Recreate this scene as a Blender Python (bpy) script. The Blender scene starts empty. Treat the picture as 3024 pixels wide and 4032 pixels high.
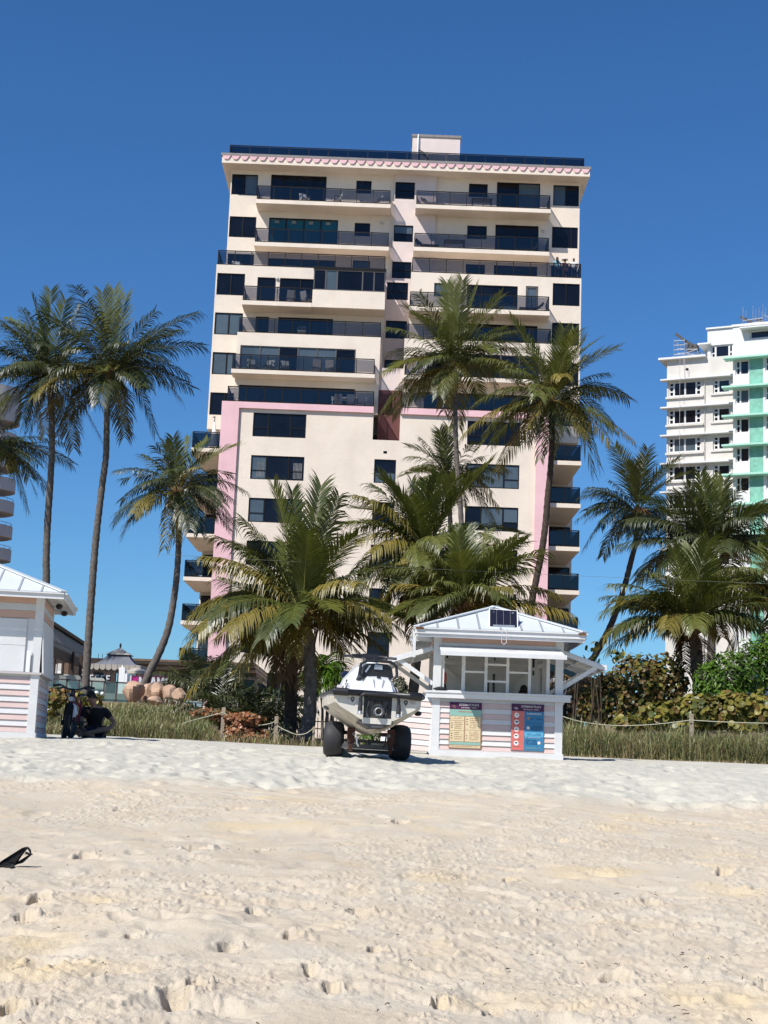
import bpy, math, random
import numpy as np
from mathutils import Vector, Matrix

RNG = random.Random(11)
SC = bpy.context.scene
COL = SC.collection
PI = math.pi

# ------------------------------------------------------------------ camera, sky, sun, exposure
F_PX, ROLL, PITCH = 5824.0, math.radians(2.2), math.radians(9.58)
_F = Vector((0, math.cos(PITCH), math.sin(PITCH)))
_U0 = Vector((0, -math.sin(PITCH), math.cos(PITCH)))
_R0 = Vector((1, 0, 0))
CAM_R = math.cos(ROLL) * _R0 + math.sin(ROLL) * _U0
CAM_U = -math.sin(ROLL) * _R0 + math.cos(ROLL) * _U0
cam_data = bpy.data.cameras.new('camera')
cam = bpy.data.objects.new('camera', cam_data)
COL.objects.link(cam)
cam.matrix_world = Matrix(((CAM_R.x, CAM_U.x, -_F.x, 0), (CAM_R.y, CAM_U.y, -_F.y, 0),
                           (CAM_R.z, CAM_U.z, -_F.z, 0), (0, 0, 0, 1)))
cam_data.sensor_fit = 'HORIZONTAL'
cam_data.sensor_width = 36.0
cam_data.lens = 36.0 * F_PX / 3024.0
cam_data.clip_start = 0.1
cam_data.clip_end = 6000
SC.camera = cam

SUN_TRAVEL = Vector((0.62, 0.67, -1.0)).normalized()
SUN_ELEV = math.asin(-SUN_TRAVEL.z)
world = bpy.data.worlds.new('World')
SC.world = world
world.use_nodes = True
wn = world.node_tree.nodes
wl = world.node_tree.links
bg = wn['Background']
sky = wn.new('ShaderNodeTexSky')
sky.sky_type = 'NISHITA'
sky.sun_disc = False
sky.sun_elevation = SUN_ELEV
# direction towards the sun is (-.62,-.67): rotation measured from +Y, clockwise seen from above
sky.sun_rotation = math.atan2(-SUN_TRAVEL.x, -SUN_TRAVEL.y)
sky.altitude = 0
sky.air_density = 1.0
sky.dust_density = 0.35
sky.ozone_density = 3.0
hsv = wn.new('ShaderNodeHueSaturation')
hsv.inputs['Saturation'].default_value = 1.12
wl.new(sky.outputs['Color'], hsv.inputs['Color'])
tint = wn.new('ShaderNodeMix')          # camera white balance: the whole sky alike
tint.data_type = 'RGBA'
tint.blend_type = 'MULTIPLY'
tint.inputs[0].default_value = 1.0
tint.inputs[7].default_value = (0.66, 1.07, 1.45, 1)
wl.new(hsv.outputs['Color'], tint.inputs[6])
wl.new(tint.outputs[2], bg.inputs['Color'])
bg.inputs['Strength'].default_value = 0.065

sun_data = bpy.data.lights.new('sun', 'SUN')
sun_data.energy = 4.6
sun_data.angle = math.radians(0.53)
sun_data.color = (1.0, 0.955, 0.89)
sun = bpy.data.objects.new('sun', sun_data)
COL.objects.link(sun)
sun.rotation_euler = SUN_TRAVEL.to_track_quat('-Z', 'Y').to_euler()
sun.location = (-60, -60, 110)

SC.view_settings.view_transform = 'Standard'
SC.view_settings.look = 'None'
SC.view_settings.exposure = 0.35
SC.view_settings.gamma = 1.0
SC.view_settings.use_curve_mapping = False
SC.render.engine = 'CYCLES'
SC.cycles.max_bounces = 7
SC.cycles.diffuse_bounces = 3
SC.cycles.glossy_bounces = 3
SC.cycles.transmission_bounces = 3
SC.cycles.transparent_max_bounces = 14
SC.cycles.caustics_reflective = False
SC.cycles.caustics_refractive = False


# ------------------------------------------------------------------ unprojection of measured points onto known planes
def ray(px, py):
    return _F + CAM_R * ((px - 1512) / F_PX) - CAM_U * ((py - 2016) / F_PX)


def at(px, py, Y):
    d = ray(px, py)
    return d * (Y / d.y)


class Frame:
    """A building's own axes: u along the facade, v into the building, z up."""
    def __init__(self, origin, yaw):
        self.M = Matrix.Translation(Vector(origin)) @ Matrix.Rotation(yaw, 4, 'Z')
        self.I = self.M.inverted()

    def uz(self, px, py, v=0.0):
        o = self.I @ Vector((0, 0, 0))
        d = self.I.to_3x3() @ ray(px, py)
        p = o + d * ((v - o.y) / d.y)
        return p.x, p.z

    def rect(self, px0, py0, px1, py1, v=0.0):
        a = self.uz(px0, py0, v)
        b = self.uz(px1, py1, v)
        return a[0], b[0], b[1], a[1]          # u0,u1,z0,z1


# ------------------------------------------------------------------ mesh builder
class MB:
    def __init__(self, M=None):
        self.v, self.f, self.mi, self.M = [], [], [], M

    def add(self, vs, fs, mi=0):
        b = len(self.v)
        self.v.extend([tuple(p) for p in vs])
        self.f.extend([tuple(b + i for i in f) for f in fs])
        self.mi.extend([mi] * len(fs))

    def box(self, x0, x1, y0, y1, z0, z1, mi=0):
        vs = [(x, y, z) for z in (z0, z1) for y in (y0, y1) for x in (x0, x1)]
        self.add(vs, [(0, 2, 3, 1), (4, 5, 7, 6), (0, 1, 5, 4), (2, 6, 7, 3), (0, 4, 6, 2), (1, 3, 7, 5)], mi)

    def hexa(self, p, mi=0):
        """eight corners: bottom loop 0-3, top loop 4-7"""
        self.add(p, [(3, 2, 1, 0), (4, 5, 6, 7), (0, 1, 5, 4), (1, 2, 6, 5), (2, 3, 7, 6), (3, 0, 4, 7)], mi)

    def bar(self, a, b, w, h, up=(0, 0, 1), mi=0):
        a, b = Vector(a), Vector(b)
        t = (b - a).normalized()
        s = t.cross(Vector(up))
        if s.length < 1e-4:
            s = t.cross(Vector((0, 1, 0)))
        s.normalize()
        n = s.cross(t).normalized()
        s, n = s * (w / 2), n * (h / 2)
        self.hexa([a - s - n, a + s - n, b + s - n, b - s - n, a - s + n, a + s + n, b + s + n, b - s + n], mi)

    def tube(self, pts, rad, n=8, mi=0, caps=True):
        pts = [Vector(p) for p in pts]
        if not isinstance(rad, (list, tuple)):
            rad = [rad] * len(pts)
        rings = []
        prev = None
        for i, p in enumerate(pts):
            t = (pts[min(i + 1, len(pts) - 1)] - pts[max(i - 1, 0)])
            t = t.normalized() if t.length > 1e-9 else Vector((0, 0, 1))
            if prev is None:
                s = t.cross(Vector((0, 0, 1)))
                if s.length < 1e-3:
                    s = t.cross(Vector((0, 1, 0)))
            else:
                s = prev - t * prev.dot(t)
            s.normalize()
            prev = s
            q = t.cross(s)
            rings.append([p + (s * math.cos(2 * PI * k / n) + q * math.sin(2 * PI * k / n)) * rad[i] for k in range(n)])
        self.loft(rings, True, mi, caps)

    def loft(self, rings, closed=True, mi=0, caps=True):
        n = len(rings[0])
        vs = [p for r in rings for p in r]
        fs = []
        m = n if closed else n - 1
        for i in range(len(rings) - 1):
            for k in range(m):
                a, b = i * n + k, i * n + (k + 1) % n
                fs.append((a, b, b + n, a + n))
        if caps and closed:
            fs.append(tuple(range(n - 1, -1, -1)))
            fs.append(tuple((len(rings) - 1) * n + k for k in range(n)))
        self.add(vs, fs, mi)

    def ball(self, c, rx, ry=None, rz=None, nu=10, nv=7, mi=0):
        ry = ry or rx
        rz = rz or rx
        c = Vector(c)
        rings = []
        for j in range(1, nv):
            th = PI * j / nv
            rings.append([c + Vector((rx * math.sin(th) * math.cos(2 * PI * k / nu), ry * math.sin(th) * math.sin(2 * PI * k / nu),
                                      -rz * math.cos(th))) for k in range(nu)])
        self.loft(rings, True, mi, True)

    def ring(self, c, axis, R, r, n=24, m=8, mi=0, flat=1.0):
        """torus round axis; flat stretches it along the axis"""
        c, axis = Vector(c), Vector(axis).normalized()
        a = axis.cross(Vector((0, 0, 1)))
        if a.length < 1e-3:
            a = axis.cross(Vector((1, 0, 0)))
        a.normalize()
        b = axis.cross(a)
        rings = []
        for i in range(n + 1):
            d = a * math.cos(2 * PI * i / n) + b * math.sin(2 * PI * i / n)
            rings.append([c + d * (R + r * math.cos(2 * PI * k / m)) + axis * (flat * r * math.sin(2 * PI * k / m)) for k in range(m)])
        self.loft(rings, True, mi, False)

    def prism(self, poly, offs, mi=0):
        """polygon of 3-D points pushed along offs"""
        poly = [Vector(p) for p in poly]
        offs = Vector(offs)
        n = len(poly)
        self.add(poly + [p + offs for p in poly],
                 [tuple(range(n - 1, -1, -1)), tuple(range(n, 2 * n))] + [(k, (k + 1) % n, n + (k + 1) % n, n + k) for k in range(n)], mi)

    def wall(self, u0, u1, z0, z1, v, depth, holes=(), reveal=0.12, mi=0):
        us = sorted({u0, u1, *[min(max(h[0], u0), u1) for h in holes], *[min(max(h[1], u0), u1) for h in holes]})
        zs = sorted({z0, z1, *[min(max(h[2], z0), z1) for h in holes], *[min(max(h[3], z0), z1) for h in holes]})
        for i in range(len(us) - 1):
            for j in range(len(zs) - 1):
                cu, cz = (us[i] + us[i + 1]) / 2, (zs[j] + zs[j + 1]) / 2
                if any(h[0] < cu < h[1] and h[2] < cz < h[3] for h in holes):
                    continue
                self.add([(us[i], v, zs[j]), (us[i + 1], v, zs[j]), (us[i + 1], v, zs[j + 1]), (us[i], v, zs[j + 1])], [(0, 1, 2, 3)], mi)
        for h in holes:
            a, b, c, d = h[:4]
            w = v + reveal
            self.add([(a, v, c), (a, w, c), (a, w, d), (a, v, d)], [(0, 1, 2, 3)], mi)
            self.add([(b, v, c), (b, v, d), (b, w, d), (b, w, c)], [(0, 1, 2, 3)], mi)
            self.add([(a, v, c), (b, v, c), (b, w, c), (a, w, c)], [(0, 1, 2, 3)], mi)
            self.add([(a, v, d), (a, w, d), (b, w, d), (b, v, d)], [(0, 1, 2, 3)], mi)
        w = v + depth
        self.add([(u0, v, z0), (u0, v, z1), (u0, w, z1), (u0, w, z0)], [(0, 1, 2, 3)], mi)
        self.add([(u1, v, z0), (u1, w, z0), (u1, w, z1), (u1, v, z1)], [(0, 1, 2, 3)], mi)
        self.add([(u0, v, z1), (u1, v, z1), (u1, w, z1), (u0, w, z1)], [(0, 1, 2, 3)], mi)
        self.add([(u0, v, z0), (u0, w, z0), (u1, w, z0), (u1, v, z0)], [(0, 1, 2, 3)], mi)

    def mesh(self, name, mats, smooth=False):
        me = bpy.data.meshes.new(name)
        vs = self.v
        if self.M is not None:
            a = np.array(vs, dtype=float)
            m = np.array(self.M)
            vs = (a @ m[:3, :3].T + m[:3, 3]).tolist()
        me.from_pydata(vs, [], self.f)
        if not isinstance(mats, (list, tuple)):
            mats = [mats]
        for m in mats:
            me.materials.append(m)
        if len(mats) > 1:
            me.polygons.foreach_set('material_index', self.mi)
        if smooth:
            me.polygons.foreach_set('use_smooth', [True] * len(me.polygons))
            if smooth != 'all':
                try:
                    me.set_sharp_from_angle(angle=math.radians(smooth if not isinstance(smooth, bool) else 40))
                except Exception:
                    pass
        me.update()
        return me

    def build(self, name, mats, parent=None, smooth=False, kind=None, label=None):
        return link(name, self.mesh(name, mats, smooth), parent, kind, label)


ROOTS = {}


def link(name, data, parent=None, kind=None, label=None):
    o = bpy.data.objects.new(name, data)
    COL.objects.link(o)
    if parent is not None:
        o.parent = parent
        if parent.name in ROOTS:
            o.matrix_parent_inverse = ROOTS[parent.name]
    if kind:
        o['kind'] = kind
    if label:
        o['label'] = label
    return o


def thing(name, label, cat, loc=(0, 0, 0), rz=0.0, group=None):
    o = bpy.data.objects.new(name, None)
    COL.objects.link(o)
    o.empty_display_size = 0.2
    o.location = loc
    o.rotation_euler = (0, 0, rz)
    o['label'] = label
    o['category'] = cat
    if group:
        o['group'] = group
    ROOTS[o.name] = (Matrix.Translation(Vector(loc)) @ Matrix.Rotation(rz, 4, 'Z')).inverted()
    return o


def tag(o, label, cat, group=None):
    o['label'] = label
    o['category'] = cat
    if group:
        o['group'] = group
    return o


def dup(root, loc, rz, label, group=None, scale=1.0):
    r = root.copy()
    COL.objects.link(r)
    r.location = loc
    r.rotation_euler = (0, 0, rz)
    r.scale = (scale,) * 3
    r['label'] = label
    if group:
        r['group'] = group
    for ch in list(root.children):
        c = ch.copy()
        COL.objects.link(c)
        c.parent = r
        for g in ch.children:
            d = g.copy()
            COL.objects.link(d)
            d.parent = c
    return r


# ------------------------------------------------------------------ materials
def new_mat(name):
    m = bpy.data.materials.new(name)
    m.use_nodes = True
    nt = m.node_tree
    for n in list(nt.nodes):
        nt.nodes.remove(n)
    return m, nt.nodes, nt.links


def M(name, col, rough=0.6, var=0.12, scale=3.0, bump=0.0, bscale=30.0, metallic=0.0, spec=0.35, stain=0.0, stain_col=(0.3, 0.24, 0.17)):
    m, n, l = new_mat(name)
    out = n.new('ShaderNodeOutputMaterial')
    p = n.new('ShaderNodeBsdfPrincipled')
    geo = n.new('ShaderNodeNewGeometry')
    nz = n.new('ShaderNodeTexNoise')
    nz.inputs['Scale'].default_value = scale
    nz.inputs['Detail'].default_value = 5
    nz.inputs['Roughness'].default_value = 0.62
    l.new(geo.outputs['Position'], nz.inputs['Vector'])
    mix = n.new('ShaderNodeMix')
    mix.data_type = 'RGBA'
    a = tuple(max(0, c * (1 - var)) for c in col) + (1,)
    b = tuple(min(1, c * (1 + var)) for c in col) + (1,)
    mix.inputs[6].default_value = a
    mix.inputs[7].default_value = b
    ramp = n.new('ShaderNodeMapRange')
    ramp.inputs['From Min'].default_value = 0.3
    ramp.inputs['From Max'].default_value = 0.7
    l.new(nz.outputs['Fac'], ramp.inputs['Value'])
    l.new(ramp.outputs['Result'], mix.inputs[0])
    colout = mix.outputs[2]
    if stain > 0:
        n2 = n.new('ShaderNodeTexNoise')
        n2.inputs['Scale'].default_value = scale * 0.6
        n2.inputs['Detail'].default_value = 7
        mp = n.new('ShaderNodeMapping')
        mp.inputs['Scale'].default_value = (2.4, 2.4, 0.5)
        l.new(geo.outputs['Position'], mp.inputs['Vector'])
        l.new(mp.outputs['Vector'], n2.inputs['Vector'])
        r2 = n.new('ShaderNodeMapRange')
        r2.inputs['From Min'].default_value = 0.52
        r2.inputs['From Max'].default_value = 0.75
        r2.inputs['To Max'].default_value = stain
        l.new(n2.outputs['Fac'], r2.inputs['Value'])
        mx2 = n.new('ShaderNodeMix')
        mx2.data_type = 'RGBA'
        mx2.inputs[7].default_value = tuple(stain_col) + (1,)
        l.new(r2.outputs['Result'], mx2.inputs[0])
        l.new(colout, mx2.inputs[6])
        colout = mx2.outputs[2]
    l.new(colout, p.inputs['Base Color'])
    p.inputs['Roughness'].default_value = rough
    p.inputs['Metallic'].default_value = metallic
    p.inputs['Specular IOR Level'].default_value = spec
    if bump > 0:
        n3 = n.new('ShaderNodeTexNoise')
        n3.inputs['Scale'].default_value = bscale
        n3.inputs['Detail'].default_value = 4
        l.new(geo.outputs['Position'], n3.inputs['Vector'])
        bp = n.new('ShaderNodeBump')
        bp.inputs['Strength'].default_value = bump
        bp.inputs['Distance'].default_value = 0.03
        l.new(n3.outputs['Fac'], bp.inputs['Height'])
        l.new(bp.outputs['Normal'], p.inputs['Normal'])
    l.new(p.outputs['BSDF'], out.inputs['Surface'])
    return m


def LEAF(name, c1, c2, trans=0.28, gloss=0.07, rough=0.42, scale=1.3):
    """foliage: two tones by position and by object, light passing through the blade"""
    m, n, l = new_mat(name)
    out = n.new('ShaderNodeOutputMaterial')
    geo = n.new('ShaderNodeNewGeometry')
    nz = n.new('ShaderNodeTexNoise')
    nz.inputs['Scale'].default_value = scale
    nz.inputs['Detail'].default_value = 4
    l.new(geo.outputs['Position'], nz.inputs['Vector'])
    oi = n.new('ShaderNodeObjectInfo')
    add = n.new('ShaderNodeMath')
    add.operation = 'MULTIPLY_ADD'
    add.inputs[1].default_value = 0.45
    l.new(oi.outputs['Random'], add.inputs[0])
    l.new(nz.outputs['Fac'], add.inputs[2])
    mr = n.new('ShaderNodeMapRange')
    mr.inputs['From Min'].default_value = 0.35
    mr.inputs['From Max'].default_value = 1.05
    l.new(add.outputs[0], mr.inputs['Value'])
    mix = n.new('ShaderNodeMix')
    mix.data_type = 'RGBA'
    mix.inputs[6].default_value = (*c1, 1)
    mix.inputs[7].default_value = (*c2, 1)
    l.new(mr.outputs['Result'], mix.inputs[0])
    d = n.new('ShaderNodeBsdfDiffuse')
    t = n.new('ShaderNodeBsdfTranslucent')
    g = n.new('ShaderNodeBsdfGlossy')
    g.inputs['Roughness'].default_value = rough
    l.new(mix.outputs[2], d.inputs['Color'])
    l.new(mix.outputs[2], t.inputs['Color'])
    s1 = n.new('ShaderNodeMixShader')
    s1.inputs[0].default_value = trans
    l.new(d.outputs[0], s1.inputs[1])
    l.new(t.outputs[0], s1.inputs[2])
    s2 = n.new('ShaderNodeMixShader')
    s2.inputs[0].default_value = gloss
    l.new(s1.outputs[0], s2.inputs[1])
    l.new(g.outputs[0], s2.inputs[2])
    l.new(s2.outputs[0], out.inputs['Surface'])
    return m


def GLASS(name, col, refl=0.07):
    """tinted pane one can see through"""
    m, n, l = new_mat(name)
    out = n.new('ShaderNodeOutputMaterial')
    t = n.new('ShaderNodeBsdfTransparent')
    t.inputs['Color'].default_value = (*col, 1)
    g = n.new('ShaderNodeBsdfGlossy')
    g.inputs['Roughness'].default_value = 0.03
    s = n.new('ShaderNodeMixShader')
    s.inputs[0].default_value = refl
    l.new(t.outputs[0], s.inputs[1])
    l.new(g.outputs[0], s.inputs[2])
    l.new(s.outputs[0], out.inputs['Surface'])
    return m


MAT = {}
MAT['cream'] = M('cream_stucco', (0.755, 0.652, 0.545), 0.85, 0.07, 0.6, 0.35, 5.0, stain=0.26, stain_col=(0.62, 0.50, 0.40))
MAT['pink'] = M('pink_stucco', (0.76, 0.48, 0.505), 0.85, 0.07, 0.6, 0.3, 5.0, stain=0.22, stain_col=(0.62, 0.38, 0.38))
MAT['palepink'] = M('pale_pink_stucco', (0.70, 0.59, 0.55), 0.85, 0.06, 0.6, 0.3, 5.0)
MAT['maroon'] = M('maroon_paint', (0.13, 0.050, 0.048), 0.8, 0.1, 1.0)
MAT['roofcap'] = M('grey_roof_cap', (0.24, 0.22, 0.21), 0.7, 0.15, 2.0)
MAT['bronze'] = M('dark_bronze_frame', (0.010, 0.009, 0.009), 0.5, 0.2, 3.0, spec=0.18)
MAT['greyframe'] = M('grey_frame', (0.10, 0.09, 0.085), 0.5, 0.15, 3.0)
MAT['pane'] = M('dark_window_glass', (0.005, 0.006, 0.011), 0.06, 0.5, 0.5, spec=0.32)
MAT['paneteal'] = M('teal_reflection_pane', (0.006, 0.07, 0.085), 0.06, 0.35, 0.4, spec=0.55)  # brighter reflection painted into these panes as a teal tint
MAT['paneblue'] = M('blinds_and_reflection_pane', (0.075, 0.10, 0.12), 0.08, 0.25, 0.5, spec=0.55)  # lighter pane tint: blinds and reflections both put into the colour
MAT['paneblack'] = M('black_window_glass', (0.006, 0.006, 0.010), 0.10, 0.4, 0.8, spec=0.5)
MAT['railglass'] = GLASS('tinted_rail_glass', (0.55, 0.55, 0.57), 0.05)
MAT['railglassdark'] = GLASS('dark_rail_glass', (0.24, 0.26, 0.30), 0.06)
MAT['clearglass'] = GLASS('clear_rail_glass', (0.78, 0.86, 0.84), 0.10)
MAT['white'] = M('white_paint', (0.64, 0.64, 0.635), 0.55, 0.05, 3.0, 0.1, 20, stain=0.22, stain_col=(0.58, 0.54, 0.48))
MAT['whiteclean'] = M('clean_white_paint', (0.80, 0.80, 0.80), 0.5, 0.04, 2.0)
MAT['boardwhite'] = M('white_siding_paint', (0.62, 0.615, 0.61), 0.6, 0.05, 4.0, 0.12, 30, stain=0.18, stain_col=(0.62, 0.57, 0.50))
MAT['boardpink'] = M('pink_siding_paint', (0.60, 0.455, 0.42), 0.6, 0.05, 4.0, 0.12, 30, stain=0.15, stain_col=(0.66, 0.52, 0.46))
MAT['boardpinkshade'] = M('shaded_pink_siding', (0.62, 0.40, 0.31), 0.6, 0.06, 4.0, 0.12, 30)  # pink siding with the eave shade mixed into its colour
MAT['rust'] = M('rusty_edge', (0.15, 0.060, 0.026), 0.85, 0.5, 14.0, 0.3, 40)
MAT['roofwhite'] = M('white_metal_roof', (0.60, 0.63, 0.64), 0.38, 0.04, 2.0, stain=0.12, stain_col=(0.62, 0.62, 0.60))
MAT['ribshade'] = M('roof_rib_shadow_grey', (0.34, 0.36, 0.38), 0.45, 0.1, 3.0)  # ribs greyed so the seams' shadow lines sit in their colour
MAT['cablegrey'] = M('grey_cable', (0.16, 0.16, 0.13), 0.8, 0.1, 3.0)
MAT['curtain'] = M('pale_curtain_behind_glass', (0.20, 0.20, 0.19), 0.3, 0.35, 1.2)
MAT['offwhite'] = M('offwhite_concrete', (0.62, 0.59, 0.54), 0.85, 0.07, 0.7, 0.2, 4.0, stain=0.28, stain_col=(0.50, 0.46, 0.41))
MAT['hotelwhite'] = M('hotel_white_paint', (0.68, 0.68, 0.665), 0.8, 0.04, 0.5)
MAT['mint'] = M('mint_green_paint', (0.20, 0.44, 0.345), 0.8, 0.22, 1.6, 0.8, 3.0)
MAT['mintfin'] = M('pale_mint_paint', (0.38, 0.66, 0.54), 0.75, 0.08, 1.0)
MAT['greyconc'] = M('warm_grey_concrete', (0.50, 0.46, 0.45), 0.85, 0.08, 0.7)
MAT['steel'] = M('galvanised_steel', (0.42, 0.43, 0.45), 0.4, 0.2, 5.0, metallic=0.7)
MAT['darksteel'] = M('dark_steel', (0.07, 0.065, 0.065), 0.5, 0.3, 4.0, metallic=0.3)
MAT['black'] = M('black_plastic', (0.012, 0.012, 0.013), 0.42, 0.25, 8.0, spec=0.5)
MAT['rubber'] = M('dark_grey_rubber', (0.030, 0.030, 0.033), 0.62, 0.18, 6.0, 0.06, 60, spec=0.35)
MAT['gelcoat'] = M('white_gelcoat', (0.78, 0.79, 0.81), 0.2, 0.03, 2.0, spec=0.5, stain=0.08, stain_col=(0.55, 0.5, 0.42))
MAT['hull'] = M('sand_stained_hull', (0.54, 0.49, 0.405), 0.5, 0.2, 5.0, spec=0.3, stain=0.85, stain_col=(0.27, 0.19, 0.115))
MAT['transom'] = M('cream_transom', (0.64, 0.61, 0.54), 0.35, 0.08, 6.0, spec=0.4, stain=0.35, stain_col=(0.40, 0.32, 0.23))
MAT['trailer'] = M('grey_trailer_steel', (0.12, 0.12, 0.125), 0.5, 0.15, 6.0, metallic=0.4)
MAT['strap'] = M('brown_strap', (0.055, 0.022, 0.016), 0.8, 0.25, 20.0)
MAT['mirror'] = M('blue_mirror', (0.02, 0.035, 0.075), 0.08, 0.1, 2.0, metallic=0.6)
MAT['trunk'] = M('palm_bark', (0.125, 0.108, 0.094), 0.92, 0.42, 7.0, 0.9, 22)
MAT['trunkdark'] = M('dark_palm_bark', (0.060, 0.043, 0.033), 0.95, 0.5, 9.0, 1.0, 20)
MAT['fibre'] = M('palm_fibre', (0.17, 0.095, 0.045), 0.95, 0.45, 12.0, 0.9, 30)
MAT['rachis'] = M('palm_rib', (0.24, 0.22, 0.065), 0.5, 0.25, 2.0)
MAT['rachisold'] = M('old_palm_rib', (0.40, 0.25, 0.05), 0.55, 0.25, 2.0)
MAT['frond_young'] = LEAF('young_frond', (0.06, 0.08, 0.012), (0.15, 0.16, 0.026), 0.3, 0.06)
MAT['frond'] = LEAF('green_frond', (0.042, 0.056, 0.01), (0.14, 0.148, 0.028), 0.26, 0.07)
MAT['frond_cool'] = LEAF('dark_green_frond', (0.024, 0.036, 0.009), (0.066, 0.076, 0.019), 0.24, 0.07)  # darker, cooler green used for whole palms
MAT['frond_old'] = LEAF('yellowing_frond', (0.115, 0.108, 0.02), (0.28, 0.215, 0.045), 0.28, 0.05)
MAT['frond_dead'] = LEAF('dead_frond', (0.09, 0.052, 0.025), (0.22, 0.135, 0.07), 0.15, 0.02)
MAT['bushgreen'] = LEAF('bright_bush_leaf', (0.055, 0.125, 0.013), (0.125, 0.215, 0.025), 0.28, 0.025, 0.35, 2.0)
MAT['seagrape'] = LEAF('yellow_seagrape_leaf', (0.105, 0.108, 0.02), (0.34, 0.28, 0.062), 0.25, 0.015, 0.4, 2.2)
MAT['seabrown'] = LEAF('bronze_seagrape_leaf', (0.085, 0.055, 0.02), (0.23, 0.145, 0.052), 0.22, 0.015, 0.4, 2.2)
MAT['seaolive'] = LEAF('olive_seagrape_leaf', (0.070, 0.070, 0.018), (0.165, 0.150, 0.038), 0.22, 0.015, 0.4, 2.2)
MAT['seared'] = LEAF('red_seagrape_leaf', (0.26, 0.075, 0.035), (0.42, 0.16, 0.07), 0.25, 0.06)
MAT['dryleaf'] = LEAF('rust_brown_leaf', (0.17, 0.066, 0.024), (0.34, 0.15, 0.065), 0.15, 0.04, 0.5, 2.5)
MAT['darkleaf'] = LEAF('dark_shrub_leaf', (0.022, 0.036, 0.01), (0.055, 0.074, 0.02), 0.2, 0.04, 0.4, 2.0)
MAT['greyleaf'] = LEAF('grey_shrub_leaf', (0.075, 0.085, 0.055), (0.15, 0.15, 0.095), 0.2, 0.04, 0.5, 2.0)
MAT['grass'] = LEAF('dune_grass', (0.17, 0.19, 0.06), (0.34, 0.35, 0.15), 0.25, 0.05, 0.5, 0.9)
MAT['grassdry'] = LEAF('dry_dune_grass', (0.20, 0.16, 0.075), (0.38, 0.30, 0.16), 0.2, 0.03, 0.5, 0.9)
MAT['twig'] = M('twig_bark', (0.07, 0.05, 0.035), 0.9, 0.35, 12.0)
MAT['wood'] = M('weathered_post_wood', (0.33, 0.27, 0.20), 0.85, 0.22, 9.0, 0.4, 40)
MAT['rope'] = M('pale_rope', (0.52, 0.50, 0.36), 0.9, 0.15, 30.0, 0.3, 90)
MAT['rock'] = M('tan_boulder', (0.44, 0.29, 0.20), 0.9, 0.28, 1.4, 0.8, 5.0, stain=0.4, stain_col=(0.20, 0.11, 0.07))
MAT['skin'] = M('tanned_skin', (0.30, 0.165, 0.11), 0.55, 0.06, 10.0)
MAT['skindark'] = M('brown_skin', (0.095, 0.045, 0.03), 0.55, 0.08, 10.0)
MAT['hair'] = M('black_hair', (0.010, 0.008, 0.007), 0.6, 0.3, 30.0)
MAT['tee'] = M('black_cotton', (0.012, 0.012, 0.013), 0.9, 0.2, 12.0)
MAT['blueshirt'] = M('light_blue_cotton', (0.20, 0.42, 0.50), 0.9, 0.1, 8.0)
MAT['whiteshirt'] = M('white_cotton', (0.76, 0.75, 0.74), 0.9, 0.05, 8.0)
MAT['plum'] = M('plum_cloth', (0.10, 0.04, 0.045), 0.9, 0.15, 8.0)
MAT['jeans'] = M('navy_cloth', (0.022, 0.028, 0.05), 0.9, 0.2, 8.0)
MAT['straw'] = M('white_straw', (0.75, 0.73, 0.66), 0.85, 0.08, 30.0)
MAT['redpaint'] = M('dark_red_paint', (0.20, 0.010, 0.018), 0.35, 0.1, 5.0, spec=0.5)
MAT['chair'] = M('pale_chair_mesh', (0.50, 0.48, 0.44), 0.7, 0.1, 6.0)
MAT['rattan'] = M('grey_rattan', (0.33, 0.34, 0.31), 0.8, 0.2, 14.0)
MAT['shingle'] = M('grey_brown_shingle', (0.33, 0.325, 0.285), 0.9, 0.2, 4.0, 0.5, 12)
MAT['darkwood'] = M('dark_brown_wood', (0.040, 0.026, 0.020), 0.7, 0.3, 3.0)
MAT['brownwood'] = M('brown_fascia', (0.16, 0.10, 0.07), 0.75, 0.2, 3.0)
MAT['tanwall'] = M('tan_wall', (0.42, 0.33, 0.25), 0.85, 0.1, 1.0)
MAT['canvas'] = M('taupe_canvas', (0.40, 0.37, 0.33), 0.9, 0.08, 2.0)
MAT['canvasdark'] = M('slate_canvas', (0.15, 0.16, 0.19), 0.9, 0.12, 2.0)
MAT['magenta'] = M('magenta_paint', (0.42, 0.015, 0.20), 0.5, 0.1, 3.0)
MAT['wine'] = M('wine_paint', (0.07, 0.012, 0.03), 0.6, 0.15, 3.0)
MAT['letter'] = M('off_white_letters', (0.55, 0.56, 0.58), 0.6, 0.1, 4.0)
MAT['deck'] = M('grey_deck', (0.22, 0.21, 0.19), 0.8, 0.15, 4.0)
MAT['dress'] = M('blue_grey_plastic', (0.30, 0.38, 0.40), 0.6, 0.12, 4.0)
MAT['solar'] = M('solar_cells', (0.014, 0.014, 0.024), 0.12, 0.2, 20.0, spec=0.6)
MAT['solarline'] = M('solar_busbar', (0.28, 0.29, 0.32), 0.4, 0.1, 5.0)
MAT['kioskin'] = M('kiosk_inner_wall', (0.70, 0.70, 0.68), 0.7, 0.06, 3.0)
MAT['orange'] = M('orange_blade', (0.55, 0.10, 0.05), 0.45, 0.1, 6.0)


def EMIT(name, col, s):
    m, n, l = new_mat(name)
    out = n.new('ShaderNodeOutputMaterial')
    e = n.new('ShaderNodeEmission')
    e.inputs['Color'].default_value = (*col, 1)
    e.inputs['Strength'].default_value = s
    l.new(e.outputs[0], out.inputs['Surface'])
    return m


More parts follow.
